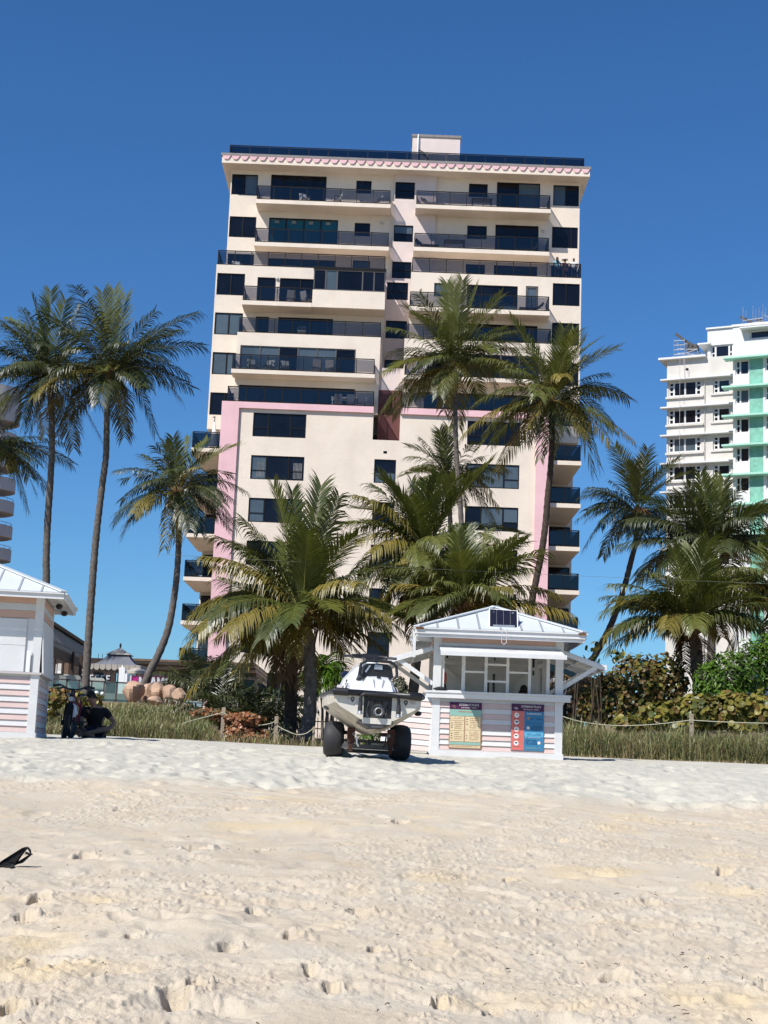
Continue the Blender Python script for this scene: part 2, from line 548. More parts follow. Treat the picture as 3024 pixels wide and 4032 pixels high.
MAT['bulb'] = EMIT('warm_bulb', (1.0, 0.72, 0.5), 1.6)
for _k, _c in {'print_purple': (0.060, 0.010, 0.055), 'print_teal': (0.24, 0.42, 0.36), 'print_cream': (0.66, 0.54, 0.34),
               'print_red': (0.58, 0.15, 0.13), 'print_blue': (0.035, 0.18, 0.34), 'print_tan': (0.36, 0.22, 0.13),
               'print_white': (0.72, 0.70, 0.68), 'print_ink': (0.05, 0.05, 0.06), 'print_cyan': (0.10, 0.36, 0.55),
               'print_navy': (0.02, 0.06, 0.16)}.items():
    MAT[_k] = M(_k, _c, 0.55, 0.05, 8.0)


# ------------------------------------------------------------------ ground: numpy noise and the beach profile
_tab = np.random.RandomState(5).rand(512, 512)


def vnoise(x, y, seed=0):
    x = np.asarray(x, float) + seed * 17.31
    y = np.asarray(y, float) + seed * 9.77
    xi, yi = np.floor(x).astype(int), np.floor(y).astype(int)
    fx, fy = x - xi, y - yi
    fx = fx * fx * fx * (fx * (fx * 6 - 15) + 10)
    fy = fy * fy * fy * (fy * (fy * 6 - 15) + 10)
    g = lambda a, b: _tab[a % 512, b % 512]
    return (g(xi, yi) * (1 - fx) + g(xi + 1, yi) * fx) * (1 - fy) + (g(xi, yi + 1) * (1 - fx) + g(xi + 1, yi + 1) * fx) * fy - 0.5


def fbm(x, y, octaves, seed=0, gain=0.5):
    s, a, f = 0, 1.0, 1.0
    for k in range(octaves):
        s = s + a * vnoise(np.asarray(x) * f, np.asarray(y) * f, seed + k * 3)
        a *= gain
        f *= 2.03
    return s


def sstep(a, b, x):
    t = np.clip((np.asarray(x, float) - a) / (b - a), 0, 1)
    return t * t * (3 - 2 * t)


def base_z(x, y):
    x, y = np.asarray(x, float), np.asarray(y, float)
    z = np.interp(y, [-400, -60, -5, 0, 5.1, 9.5, 15.5, 19.3, 20.7, 23, 25.3, 37, 60, 3000],
                  [-3.4, -2.4, -1.15, -1.0, -0.9, -0.667, -0.35, 0.0, 0.045, 0.10, 0.15, 0.30, 0.6, 0.6])
    r = x / np.maximum(y, 1)
    z = z + 0.05 * sstep(1.0, 5.5, -x) * sstep(19, 24, y)
    z = z + sstep(0.085, 0.14, -r) * sstep(36, 58, y) * 1.15
    z = z + sstep(0.10, 0.16, r) * sstep(39, 60, y) * 1.3 + sstep(48, 72, y) * 0.35
    return z


def gz(x, y):
    return float(base_z(x, y))


def ground_hit(px, py):
    d = ray(px, py)
    lo, hi = 2.0, 40.0
    for _ in range(50):
        m = (lo + hi) / 2
        p = d * (m / d.y)
        if p.z > gz(p.x, p.y):
            lo = m
        else:
            hi = m
    return d * (lo / d.y)


def make_sand():
    fr = np.concatenate([[-60, -25, -10, -5, -2.5, -1.4, -0.9, -0.6, -0.45, -0.38], np.linspace(-0.325, 0.325, 690), [0.38, 0.45, 0.6, 0.9, 1.4, 2.5, 5, 10, 25, 60]])
    ys = np.concatenate([[-300, -120, -50, -20, -8, -2, 1.5, 3.0, 4.0], np.geomspace(4.5, 25.5, 760), np.geomspace(25.9, 64, 110), [70, 80, 95, 120, 160, 250, 500, 1200, 3000]])
    Yg, Fg = np.meshgrid(ys, fr, indexing='ij')
    X = Fg * np.maximum(Yg, 3.0)
    Y = Yg.copy()
    Z = base_z(X, Y)
    near = sstep(3.0, 4.4, Y) * (1 - sstep(26, 40, Y))
    inframe = 1 - sstep(0.33, 0.5, np.abs(Fg))
    tan = 1 - sstep(15.6, 16.3, Y + 0.9 * vnoise(X * 0.6, Y * 0.6, 40))
    lip = np.exp(-((Y + 0.9 * vnoise(X * 0.6, Y * 0.6, 40) - 15.75) / .30) ** 2)
    h = 0.075 * fbm(X * 0.55, Y * 0.55, 3, 1) + 0.026 * fbm(X * 1.7, Y * 1.25, 3, 2)
    # trampled crumbly surface near by, softer kicked-up mounds on the dry slope behind
    rid = np.abs(fbm(X * 4.2, Y * 3.4, 3, 6))
    crumb = 0.0065 * fbm(X * 13, Y * 11, 3, 8, 0.6) + 0.0062 * fbm(X * 42, Y * 36, 2, 9) - 0.0055 * rid
    patch = sstep(-0.12, 0.22, fbm(X * 0.8, Y * 0.7, 2, 12))
    clod = np.clip(fbm(X * 22, Y * 18, 2, 14) - 0.20, 0, 1) * 0.042 * patch
    h = h + tan * (crumb * (0.45 + 0.75 * patch) + clod)
    soft = 0.025 * np.abs(fbm(X * 3.2, Y * 2.0, 2, 21)) + 0.019 * fbm(X * 8.5, Y * 5.0, 2, 23)
    h = h + (1 - tan) * soft * (1 - 0.55 * sstep(22, 26, Y))
    h = h + 0.03 * fbm(X * 0.35, Y * 0.35, 2, 31) * sstep(24, 30, Y)
    h = h + 0.016 * lip * (0.7 + vnoise(X * 2.2, Y * 2.2, 45))
    rs = np.random.RandomState(3)

    def pit(cx, cy, rx, ry, depth, rim, ang, sharp=1.0):
        R = max(rx, ry) * 2.4
        i0, i1 = np.searchsorted(ys, cy - R), np.searchsorted(ys, cy + R)
        j0 = np.searchsorted(fr, (cx - R) / max(cy - R, 3.0) if cx - R < 0 else (cx - R) / max(cy + R, 3.0))
        j1 = np.searchsorted(fr, (cx + R) / max(cy - R, 3.0) if cx + R > 0 else (cx + R) / max(cy + R, 3.0))
        if i1 <= i0 or j1 <= j0:
            return
        sx, sy = X[i0:i1, j0:j1] - cx, Y[i0:i1, j0:j1] - cy
        ca, sa = math.cos(ang), math.sin(ang)
        a, b = (sx * ca + sy * sa) / rx, (-sx * sa + sy * ca) / ry
        wob = 1 + 0.35 * vnoise(X[i0:i1, j0:j1] * 9, Y[i0:i1, j0:j1] * 9, 50)
        d = np.sqrt(a * a + b * b) * wob
        dep = -depth * (1 - sstep(0.72 - 0.55 * (1 - sharp), 1.0 + 0.3 * (1 - sharp), d))
        rimv = rim * np.exp(-((d - 1.3) / 0.32) ** 2)
        h[i0:i1, j0:j1] += dep + rimv * (0.5 + vnoise(sx * 14, sy * 14, 60))

    def footpit(cx, cy, rx, ry, depth, ang):
        """a dug heel mark: ramps down from the near side to a steep far wall"""
        R = ry * 3.6
        i0, i1 = np.searchsorted(ys, cy - R), np.searchsorted(ys, cy + R * .7)
        m = max(cy, 3.0)
        j0, j1 = np.searchsorted(fr, (cx - rx * 2.6) / m), np.searchsorted(fr, (cx + rx * 2.6) / m)
        if i1 <= i0 or j1 <= j0:
            return
        sx, sy = X[i0:i1, j0:j1] - cx, Y[i0:i1, j0:j1] - cy
        a = (sx * math.cos(ang) + sy * math.sin(ang)) / rx
        t = sy * math.cos(ang) - sx * math.sin(ang)
        b = np.where(t > 0, t / ry, t / (3.2 * ry))
        d = np.sqrt(a * a + b * b) * (1 + .40 * vnoise(X[i0:i1, j0:j1] * 13, Y[i0:i1, j0:j1] * 11, 50))
        ramp = np.clip(1.05 + np.minimum(t, 0) / (3.2 * ry), 0, 1)
        h[i0:i1, j0:j1] += -depth * (1 - sstep(.78, 1.0, d)) * ramp
        h[i0:i1, j0:j1] += .030 * np.exp(-((d - 1.28) / .24) ** 2) * (sy > -ry) * (.5 + vnoise(sx * 30, sy * 26, 60))

    def rubble(cx, cy, R, amp):
        i0, i1 = np.searchsorted(ys, cy - R * 1.6), np.searchsorted(ys, cy + R * 1.6)
        m = max(cy, 3.0)
        j0, j1 = np.searchsorted(fr, (cx - R) / m), np.searchsorted(fr, (cx + R) / m)
        if i1 <= i0 or j1 <= j0:
            return
        x_, y_ = X[i0:i1, j0:j1], Y[i0:i1, j0:j1]
        d2 = ((x_ - cx - .3 * R) ** 2 + ((y_ - cy) / 1.5) ** 2) / (R * R)
        f = np.clip(fbm(x_ * 30, y_ * 23, 3, 71, .6) - .06, 0, 1)
        h[i0:i1, j0:j1] += amp * np.minimum(f, .22) * np.exp(-d2 * 2.2) * 2.0

    # drag and tyre tracks running obliquely over the tan sand
    for (a_, off, wid, per, am) in ((.62, 2.2, 1.3, .34, .010), (.70, -1.6, .8, .26, .008), (-.55, 9.5, 1.0, .30, .008), (.5, 5.5, 1.6, .45, .010)):
        u_ = X * math.cos(a_) + Y * math.sin(a_)
        v_ = -X * math.sin(a_) + Y * math.cos(a_)
        band = np.exp(-((v_ - off - 3.5) / wid) ** 2)
        h = h + tan * am * band * np.sin(v_ * 2 * PI / per + 2.2 * vnoise(X * .8, Y * .8, 80)) * (0.6 + vnoise(X * 1.5, Y * 1.5, 81))
    for _ in range(26):
        cy = 4.6 * (14 / 4.6) ** rs.rand()
        rubble((rs.rand() - .5) * .6 * cy, cy, .10 + .25 * rs.rand(), .016 + .028 * rs.rand())
    for _ in range(520):           # old footprints, softened
        cy = 4.4 * (24 / 4.4) ** rs.rand()
        cx = (rs.rand() - 0.5) * 0.62 * cy
        s = 0.055 + 0.07 * rs.rand()
        pit(cx, cy, s, s * (1.4 + rs.rand()), 0.006 + 0.013 * rs.rand(), 0.003 + 0.005 * rs.rand(), rs.rand() * 3.1, 0.2 + 0.5 * rs.rand())
    for _ in range(330):           # deeper, kicked hollows on the dry slope
        cy = 15.5 + 8.5 * rs.rand()
        cx = (rs.rand() - 0.5) * 0.62 * cy
        s = 0.09 + 0.12 * rs.rand()
        pit(cx, cy, s * 1.3, s, 0.018 + 0.03 * rs.rand(), 0.010 + 0.012 * rs.rand(), rs.rand() * 3.1, 0.35)
    sharp = [(770, 3342, 85, 1), (342, 3370, 60, .7), (1408, 3608, 70, 1), (1157, 3708, 55, .9), (902, 3742, 60, .7), (692, 3950, 95, .8),
             (565, 3605, 60, .6), (1030, 3337, 45, .7), (775, 3885, 80, .6), (1303, 3915, 60, .7), (165, 3527, 60, .5), (1576, 3232, 50, .9),
             (2857, 3436, 55, 1), (1822, 3447, 60, .5), (3010, 3890, 80, 1), (1940, 3985, 70, .7), (2005, 3452, 45, .6), (525, 3705, 55, .9),
             (100, 3610, 75, .5), (1220, 3840, 50, .6), (2420, 3838, 90, .35), (1000, 3600, 50, .5), (50, 4010, 80, .8), (2800, 3290, 50, .5),
             (1730, 3960, 50, .5), (2560, 3540, 60, .4), (2200, 3300, 45, .4), (470, 3180, 45, .5), (2990, 3500, 45, .8), (1480, 3760, 50, .4)]
    for px, py, w, dp in sharp:
        p = ground_hit(px, py)
        r = w / F_PX * p.y * 0.52
        footpit(p.x, p.y, r * 1.15, r * 1.0, 0.06 + 0.10 * dp, rs.rand() * 0.7 - 0.35)
        rubble(p.x, p.y, r * 3.4, 0.030 + .02 * dp)
    Z = Z + h * near * inframe
    me = bpy.data.meshes.new('sand')
    nr, nc = Z.shape
    me.vertices.add(nr * nc)
    me.vertices.foreach_set('co', np.stack([X, Y, Z], -1).reshape(-1))
    idx = np.arange(nr * nc).reshape(nr, nc)
    q = np.stack([idx[:-1, :-1], idx[:-1, 1:], idx[1:, 1:], idx[1:, :-1]], -1).reshape(-1)
    nq = (nr - 1) * (nc - 1)
    me.loops.add(nq * 4)
    me.loops.foreach_set('vertex_index', q)
    me.polygons.add(nq)
    me.polygons.foreach_set('loop_start', np.arange(0, nq * 4, 4))
    me.polygons.foreach_set('loop_total', np.full(nq, 4))
    me.update()
    me.validate()
    me.polygons.foreach_set('use_smooth', [True] * nq)
    # sand: tan and crumbly in front, pale and dry on the slope, littered and dull under the plants
    m, n, l = new_mat('sand')
    out = n.new('ShaderNodeOutputMaterial')
    p = n.new('ShaderNodeBsdfPrincipled')
    p.inputs['Roughness'].default_value = 0.93
    p.inputs['Specular IOR Level'].default_value = 0.15
    geo = n.new('ShaderNodeNewGeometry')
    sep = n.new('ShaderNodeSeparateXYZ')
    l.new(geo.outputs['Position'], sep.inputs[0])

    def noise(scale, detail=5, rough=0.6):
        t = n.new('ShaderNodeTexNoise')
        t.inputs['Scale'].default_value = scale
        t.inputs['Detail'].default_value = detail
        t.inputs['Roughness'].default_value = rough
        l.new(geo.outputs['Position'], t.inputs['Vector'])
        return t.outputs['Fac']

    def rng(v, a, b, c=0.0, d=1.0):
        t = n.new('ShaderNodeMapRange')
        for k, x in zip(('From Min', 'From Max', 'To Min', 'To Max'), (a, b, c, d)):
            t.inputs[k].default_value = x
        l.new(v, t.inputs['Value'])
        return t.outputs['Result']

    def mixc(f, a, b):
        t = n.new('ShaderNodeMix')
        t.data_type = 'RGBA'
        for s, v in ((6, a), (7, b)):
            if isinstance(v, tuple):
                t.inputs[s].default_value = (*v, 1)
            else:
                l.new(v, t.inputs[s])
        l.new(f, t.inputs[0])
        return t.outputs[2]

    def madd(a, k, b):
        t = n.new('ShaderNodeMath')
        t.operation = 'MULTIPLY_ADD'
        l.new(a, t.inputs[0])
        t.inputs[1].default_value = k
        l.new(b, t.inputs[2])
        return t.outputs[0]
    n_big, n_mid, n_fine = noise(0.55, 4), noise(3.0, 6), noise(60, 3)
    tan_a = mixc(rng(n_big, 0.35, 0.65), (0.525, 0.44, 0.33), (0.585, 0.495, 0.375))
    tan_b = mixc(rng(n_mid, 0.40, 0.72), tan_a, (0.57, 0.51, 0.41))
    tan_c = mixc(rng(noise(1.1, 3), 0.56, 0.74), tan_b, (0.62, 0.495, 0.31))
    dry = mixc(rng(n_mid, 0.35, 0.7), (0.50, 0.478, 0.40), (0.56, 0.53, 0.445))
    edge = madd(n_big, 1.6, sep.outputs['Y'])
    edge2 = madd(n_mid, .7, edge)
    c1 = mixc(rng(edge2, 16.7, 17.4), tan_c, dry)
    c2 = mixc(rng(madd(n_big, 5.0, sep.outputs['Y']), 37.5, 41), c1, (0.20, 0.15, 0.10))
    c3 = mixc(rng(n_fine, 0.3, 0.7, 0.0, 0.14), c2, (0.36, 0.29, 0.21))
    c4 = mixc(rng(noise(24, 4, .7), .66, .71, 0, .45), c3, (0.25, 0.20, 0.14))  # dark specks: debris, plus tiny clod shadows painted into the colour
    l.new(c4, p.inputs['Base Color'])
    bp = n.new('ShaderNodeBump')
    bp.inputs['Strength'].default_value = 0.6
    bp.inputs['Distance'].default_value = 0.012
    l.new(madd(noise(120, 3, .7), 0.55, noise(30, 5, 0.75)), bp.inputs['Height'])
    l.new(bp.outputs['Normal'], p.inputs['Normal'])
    l.new(p.outputs[0], out.inputs['Surface'])
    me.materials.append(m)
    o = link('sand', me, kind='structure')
    return o


make_sand()


# ------------------------------------------------------------------ windows, railings
def window(parent, M_, u0, u1, z0, z1, v, cols=(1,), split=None, pane='pane', frame='bronze', fw=0.07, inset=0.09, name='window'):
    """frame bars in an opening; each pane of glass a piece of its own. cols: relative widths; split: {col: [heights]}"""
    mb = MB(M_)
    d0, d1 = v + inset - 0.05, v + inset + 0.02
    mb.box(u0, u1, d0, d1, z0, z0 + fw)
    mb.box(u0, u1, d0, d1, z1 - fw, z1)
    mb.box(u0, u0 + fw, d0 + .002, d1, z0 + fw, z1 - fw)
    mb.box(u1 - fw, u1, d0 + .002, d1, z0 + fw, z1 - fw)
    tot = sum(cols)
    xs = [u0 + (u1 - u0) * sum(cols[:i]) / tot for i in range(len(cols) + 1)]
    for x in xs[1:-1]:
        mb.box(x - fw * 0.6, x + fw * 0.6, d0 + .004, d1, z0 + fw, z1 - fw)
    cells = []
    for i in range(len(cols)):
        fs = (split or {}).get(i, [])
        zz = [z0 + fw * 0.5] + [z0 + (z1 - z0) * f for f in fs] + [z1 - fw * 0.5]
        for f in zz[1:-1]:
            mb.box(xs[i], xs[i + 1], d0 + .008, d1, f - fw * 0.4, f + fw * 0.4)
        for a, b in zip(zz[:-1], zz[1:]):
            cells.append((xs[i] + fw * 0.3, xs[i + 1] - fw * 0.3, a, b))
    w = mb.build(name, MAT[frame], parent)
    for k, (a, b, c, d) in enumerate(cells):
        pm = pane[k % len(pane)] if isinstance(pane, (list, tuple)) else pane
        if pm == 'pane' and RNG.random() < .10:
            pm = 'paneblue'
        pb = MB(M_)
        t = RNG.uniform(-0.004, 0.004)
        pb.hexa([(a, v + inset + t, c), (b, v + inset - t, c), (b, v + inset + 0.015, c), (a, v + inset + 0.015, c),
                 (a, v + inset, d), (b, v + inset, d), (b, v + inset + 0.015, d), (a, v + inset + 0.015, d)])
        pb.build('pane', MAT[pm], w)
    return w


def railing(parent, M_, path, z0, h, step=1.15, glass='railglass', ends=True):
    mb = MB(M_)
    for (a, b) in zip(path[:-1], path[1:]):
        mb.bar((*a, z0 + h - 0.03), (*b, z0 + h - 0.03), 0.06, 0.06)
        mb.bar((*a, z0 + 0.05), (*b, z0 + 0.05), 0.045, 0.06)
    r = mb.build('railing', MAT['bronze'], parent)
    done = set()
    for (a, b) in zip(path[:-1], path[1:]):
        a, b = Vector(a), Vector(b)
        n = max(1, round((b - a).length / step))
        t = (b - a).normalized()
        for k in range(n + 1):
            p = a.lerp(b, k / n)
            key = (round(p.x, 2), round(p.y, 2))
            if key not in done:
                done.add(key)
                q = MB(M_)
                q.box(p.x - 0.03, p.x + 0.03, p.y - 0.025, p.y + 0.025, z0, z0 + h - 0.06)
                q.build('post', MAT['bronze'], r)
            if k < n:
                p2 = a.lerp(b, (k + 1) / n)
                q = MB(M_)
                q.bar((*(p + t * 0.035), z0 + (h) / 2 + 0.01), (*(p2 - t * 0.035), z0 + h / 2 + 0.01), 0.012, h - 0.2)
                q.build('glass_panel', MAT[glass], r)
    return r


# ------------------------------------------------------------------ the pink and cream apartment block
apt = thing('apartment_building', 'stepped cream and pink apartment tower with dark glass balconies in the middle', 'building', (0, 97, 0.6))


def awall(u0, u1, z0, z1, v, wins=(), mat='cream', depth=0.3, name='wall'):
    mb = MB()
    mb.wall(u0, u1, z0, z1, v, depth, [w[:4] for w in wins], 0.14)
    o = mb.build(name, MAT[mat], apt)
    for w in wins:
        kw = w[4] if len(w) > 4 else {}
        window(apt, None, *w[:4], v, **kw)
    return o


def core(x0, x1, y0, y1, z0, z1, mat='cream'):
    mb = MB()
    mb.box(x0, x1, y0, y1, z0, z1)
    return mb.build('wall', MAT[mat], apt)


P3 = dict(cols=(1, 1.45, 1), split={0: [0.38], 2: [0.38]})
sills = [20.78, 17.92, 15.08, 12.25, 9.41, 6.57, 3.73]
panesL = [['pane'], ['pane', 'pane', 'pane', 'pane', 'pane'], ['paneblue', 'paneblue', 'pane', 'pane', 'pane'], ['pane'], ['pane'], ['pane'], ['pane']]
panesR = [['pane'], ['paneblue'], ['paneblue', 'pane', 'paneblue', 'pane', 'paneblue'], ['pane'], ['pane'], ['pane'], ['pane']]
wl_ = [(-8.85, -5.35, s, s + 1.6, dict(P3, pane=panesL[i])) for i, s in enumerate(sills)]
wr_ = [(5.28, 8.77, s, s + 1.6, dict(P3, pane=panesR[i])) for i, s in enumerate(sills)]
wm_ = [(-0.76, 0.67, s + 0.06, s + 1.64, dict(cols=(1,), split={0: [0.48]})) for s in sills[1:]]
awall(-9.8, -0.94, 0.4, 22.63, 95.18, wl_)
for x in [-8.45 + .085 * k for k in range(6)] + [-6.05 + .085 * k for k in range(7)]:
    mb = MB()
    mb.box(x, x + .045, 95.255, 95.262, 18.0 + (.12 if x < -7 else .05), 19.1)
    mb.build('curtain_fold', MAT['curtain'], apt)
awall(0.84, 9.82, 0.4, 22.63, 95.18, wr_)
awall(-0.94, 0.84, 0.4, 20.86, 95.18, wm_ + [(-0.19, 0.05, 19.95, 20.13, dict(pane='paneblack', fw=0.03))])
awall(-10.95, -9.8, 0.4, 23.05, 95.0, mat='pink', depth=0.5)
awall(9.82, 10.75, 0.4, 23.05, 95.0, mat='pink', depth=0.5)
awall(-9.8, -0.94, 22.63, 23.05, 95.0, mat='pink', depth=0.5)
awall(0.84, 9.82, 22.63, 23.05, 95.0, mat='pink', depth=0.5)
core(-10.9, -0.94, 95.5, 112, 0.3, 22.98)
core(0.84, 10.7, 95.5, 112, 0.3, 22.98)
core(-0.94, 0.84, 95.5, 112, 0.3, 20.85, 'maroon')
core(-0.665, 0.935, 97.06, 99.0, 20.84, 24.72, 'maroon')
core(-0.68, 0.95, 97.2, 100.4, 24.74, 26.3, 'palepink')
core(-12.62, -10.9, 102.6, 112, 0.3, 21.9)
core(10.7, 13.25, 102.6, 112, 0.3, 21.9)
# plane C: the bays of the two floors above the pink frame
G6 = dict(cols=(1.05, 1, 1, 1, 1, 1.05), pane=['paneblue', 'paneblue', 'pane', 'paneblue', 'paneblue', 'pane'], frame='greyframe')
G7 = dict(cols=(1.1, 1, 1, 1, 1, 1), pane='pane')
awall(-10.41, -0.68, 22.98, 28.37, 97.0, [(-10.15, -2.32, 25.42, 27.46, G6), (-10.1, -2.27, 23.05, 24.70, G7)], depth=1.5)
awall(0.95, 10.95, 22.98, 28.37, 97.0, [(2.4, 10.1, 25.42, 27.46, dict(G6, pane='pane')), (2.4, 10.1, 23.05, 24.70, G7)], depth=1.5)
core(-10.38, -0.70, 97.35, 98.9, 22.9, 28.33)
core(0.97, 10.92, 97.35, 98.9, 22.9, 28.33)
# plane B
W2 = dict(cols=(1, 1))
cornL = [(-12.18, -10.25, s, s + 1.57, dict(W2, pane=pn)) for s, pn in ((31.42, 'pane'), (28.58, ['paneblue', 'paneblue']), (25.75, 'paneblue'), (22.9, 'pane'))]
cornR = [(11.1, 12.98, s, s + 1.6, dict(W2, pane='pane')) for s in (31.58, 28.74, 25.9, 23.05)]
awall(-12.28, -0.55, 21.9, 33.6, 98.5, cornL + [(-9.38, -8.1, 30.6, 32.8, dict(cols=(1,), split={0: [0.35]})), (-7.83, -5.2, 30.6, 32.8, dict(cols=(1.2, 1), split={0: [.35], 1: [.35]})),
                                               (-9.36, -8.44, 28.4, 29.97, {}), (-7.8, -4.02, 28.4, 29.99, dict(cols=(1.6, 1)))])
awall(1.25, 13.08, 21.9, 33.6, 98.5, cornR + [(2.88, 3.94, 31.89, 32.87, {}), (5.15, 8.68, 30.62, 32.85, dict(cols=(1, 1.4, 1), split={0: [.4], 2: [.4]})),
                                             (9.24, 10.1, 30.62, 32.9, dict(frame='greyframe', fw=0.14)), (5.15, 10.1, 28.4, 30.05, dict(cols=(1, 1, 1))), (2.9, 4.0, 28.9, 30.0, {})])
core(-12.24, -0.55, 98.85, 112, 21.85, 33.34)
core(1.25, 13.04, 98.85, 112, 21.85, 33.34)
awall(-0.55, 1.25, 24.7, 33.6, 100.5, [(-0.40, 1.10, 32.18, 33.46, dict(split={0: [.5]})), (-0.38, 1.11, 29.35, 30.65, dict(split={0: [.5]})), (-0.38, 1.11, 26.5, 27.8, dict(split={0: [.5]}))], 'palepink')
core(-0.55, 1.25, 100.85, 112, 21.0, 33.34, 'palepink')
# plane A: the set-back upper floors
awall(-12.1, -0.12, 33.3, 42.3, 102.5, [(-12.02, -10.12, 40.32, 41.9, W2), (-12.02, -10.08, 37.08, 38.66, W2), (-12.0, -10.1, 34.24, 35.82, W2),
                                        (-9.17, -5.11, 39.45, 41.97, dict(cols=(1, 1.1, 1.1, 1))), (-9.15, -4.14, 36.25, 38.68, dict(cols=(1, 1.05, 1, 1), pane='paneteal')), (-9.1, -4.17, 33.45, 35.6, dict(cols=(1, 1, 1, 1))),
                                        (-2.94, -1.82, 40.78, 41.76, {}), (-2.93, -1.80, 37.52, 38.52, {}), (-2.93, -1.69, 34.6, 35.67, {})])
awall(2.9, 13.4, 33.3, 42.3, 102.5, [(11.45, 13.33, 40.42, 42.0, W2), (11.42, 13.3, 37.2, 38.8, dict(cols=(1.5, .5))), (11.4, 13.28, 34.3, 35.85, W2),
                                     (7.33, 10.49, 39.5, 42.06, dict(cols=(1, 1))), (7.30, 10.44, 36.3, 38.8, dict(cols=(1, 1))), (7.26, 10.4, 33.45, 35.72, dict(cols=(1, 1))),
                                     (5.29, 6.66, 40.84, 41.86, {}), (5.25, 6.68, 37.64, 38.64, {}), (5.24, 6.62, 34.7, 35.72, {})])
awall(-0.12, 2.9, 33.3, 42.3, 102.22, [(-0.08, 1.34, 40.36, 41.66, dict(split={0: [.5]})), (-0.07, 1.33, 37.1, 38.36, dict(split={0: [.5]})), (-0.1, 1.30, 34.35, 35.6, dict(split={0: [.5]}))], 'palepink')
core(-12.06, 13.36, 102.85, 112, 33.2, 42.28)
# eaves, fascia, scalloped tiles, roof edge
mb = MB()
mb.box(-12.67, 13.92, 101.2, 113, 42.2, 42.74)
roof = mb.build('roof', MAT['cream'], apt)
mb = MB()
mb.box(-12.74, 13.99, 101.12, 113.1, 42.745, 42.93)
mb.build('roof_edge', MAT['roofcap'], roof)
pitch = (13.92 + 12.67) / 41
for k in range(41):
    c = -12.67 + pitch * (k + 0.5)
    mb = MB()
    w1, w0 = pitch * 0.47, pitch * 0.22
    mb.prism([(c - w1, 101.2, 42.735), (c - w0 * 1.15, 101.2, 42.50), (c - w0 * .6, 101.2, 42.455), (c + w0 * .6, 101.2, 42.455), (c + w0 * 1.15, 101.2, 42.50), (c + w1, 101.2, 42.735)], (0, -0.07, 0))
    mb.build('scallop', MAT['pink'], roof)
# penthouse and roof rail
mb = MB()
mb.box(1.08, 4.7, 106, 110, 42.9, 46.85)
ph = mb.build('penthouse', MAT['palepink'], apt)
mb = MB()
mb.box(1.03, 4.76, 105.93, 110.1, 46.855, 47.05)
mb.build('coping', MAT['roofcap'], ph)
mb = MB()
mb.tube([(1.52, 105.9, 47.02), (1.5, 105.85, 45.2), (1.49, 105.9, 43.0)], 0.06, 6)
mb.build('drain_pipe', MAT['whiteclean'], ph)
mb = MB()
mb.tube([(1.6, 105.86, 45.75), (1.9, 105.86, 45.6), (2.3, 105.86, 45.05), (2.55, 105.86, 43.9)], 0.04, 6)
mb.build('cable', MAT['darksteel'], ph)
for x in (-0.95, -0.35):
    mb = MB()
    mb.box(x - 0.17, x + 0.2, 103.4, 103.8, 42.9, 43.98)
    mb.build('roof_pier', MAT['palepink'], apt)
railing(apt, None, [(-12.26, 111), (-12.26, 102.3), (13.62, 102.3), (13.62, 111)], 42.93, 1.12, 1.43, 'railglassdark')


# balconies: slab + rail
def balcony(u0, u1, v0, v1, zt, th, rail=True, glass='railglass', h=1.04, sides=(True, True), step=1.18):
    mb = MB()
    mb.box(u0, u1, v0, v1, zt - th, zt)
    mb.build('balcony_slab', MAT['cream'], apt)
    if rail:
        path = []
        if sides[0]:
            path.append((u0 + 0.07, v1 - 0.02))
        path += [(u0 + 0.07, v0 + 0.06), (u1 - 0.07, v0 + 0.06)]
        if sides[1]:
            path.append((u1 - 0.07, v1 - 0.02))
        railing(apt, None, path, zt + 0.01, h, step, glass)


balcony(-10.03, -0.37, 100.9, 102.48, 39.42, 0.29)
balcony(-10.0, -0.37, 100.9, 102.48, 36.22, 0.29)
balcony(1.42, 11.12, 100.9, 102.48, 39.50, 0.29)
balcony(1.38, 11.08, 100.9, 102.48, 36.30, 0.29)
railing(apt, None, [(-12.2, 102.4), (-12.2, 98.57), (-0.6, 98.57), (-0.6, 102.3)], 33.61, 1.06, 1.16)
railing(apt, None, [(1.33, 102.2), (1.33, 98.57), (13.02, 98.57), (13.02, 102.4)], 33.61, 1.06, 1.16)
balcony(-10.2, -5.45, 96.8, 98.48, 30.56, 0.30, sides=(True, False))
balcony(1.17, 10.73, 96.8, 98.48, 30.60, 0.30)
# glazed bay on the left wing
mb = MB()
mb.box(-5.43, -0.49, 96.8, 98.48, 30.28, 31.5)
mb.build('bay_parapet', MAT['cream'], apt)
mb = MB()
mb.box(-5.43, -0.47, 96.78, 98.48, 32.96, 33.16)
mb.build('bay_roof', MAT['bronze'], apt)
window(apt, None, -5.40, -0.5, 31.5, 32.96, 96.8, cols=(1, .95, 2.1, .95, .95), frame='greyframe', inset=0.06)
mb = MB()
mb.box(-5.36, -0.54, 96.95, 98.4, 31.4, 32.97)
mb.build('bay_interior', MAT['pane'], apt)
railing(apt, None, [(-10.3, 98.45), (-10.3, 97.07), (-0.72, 97.07), (-0.72, 98.45)], 28.38, 1.05, 1.18)
railing(apt, None, [(1.0, 98.45), (1.0, 97.07), (10.85, 97.07), (10.85, 98.45)], 28.38, 1.05, 1.18)
balcony(-10.53, -0.96, 95.62, 96.98, 25.42, 0.27)
balcony(0.98, 10.8, 95.62, 96.98, 25.46, 0.27)
railing(apt, None, [(-10.6, 98.3), (-10.6, 95.07), (-0.98, 95.07), (-0.98, 96.9)], 23.06, 1.03, 1.18)
railing(apt, None, [(0.88, 96.9), (0.88, 95.07), (10.6, 95.07), (10.6, 98.3)], 23.06, 1.03, 1.18)
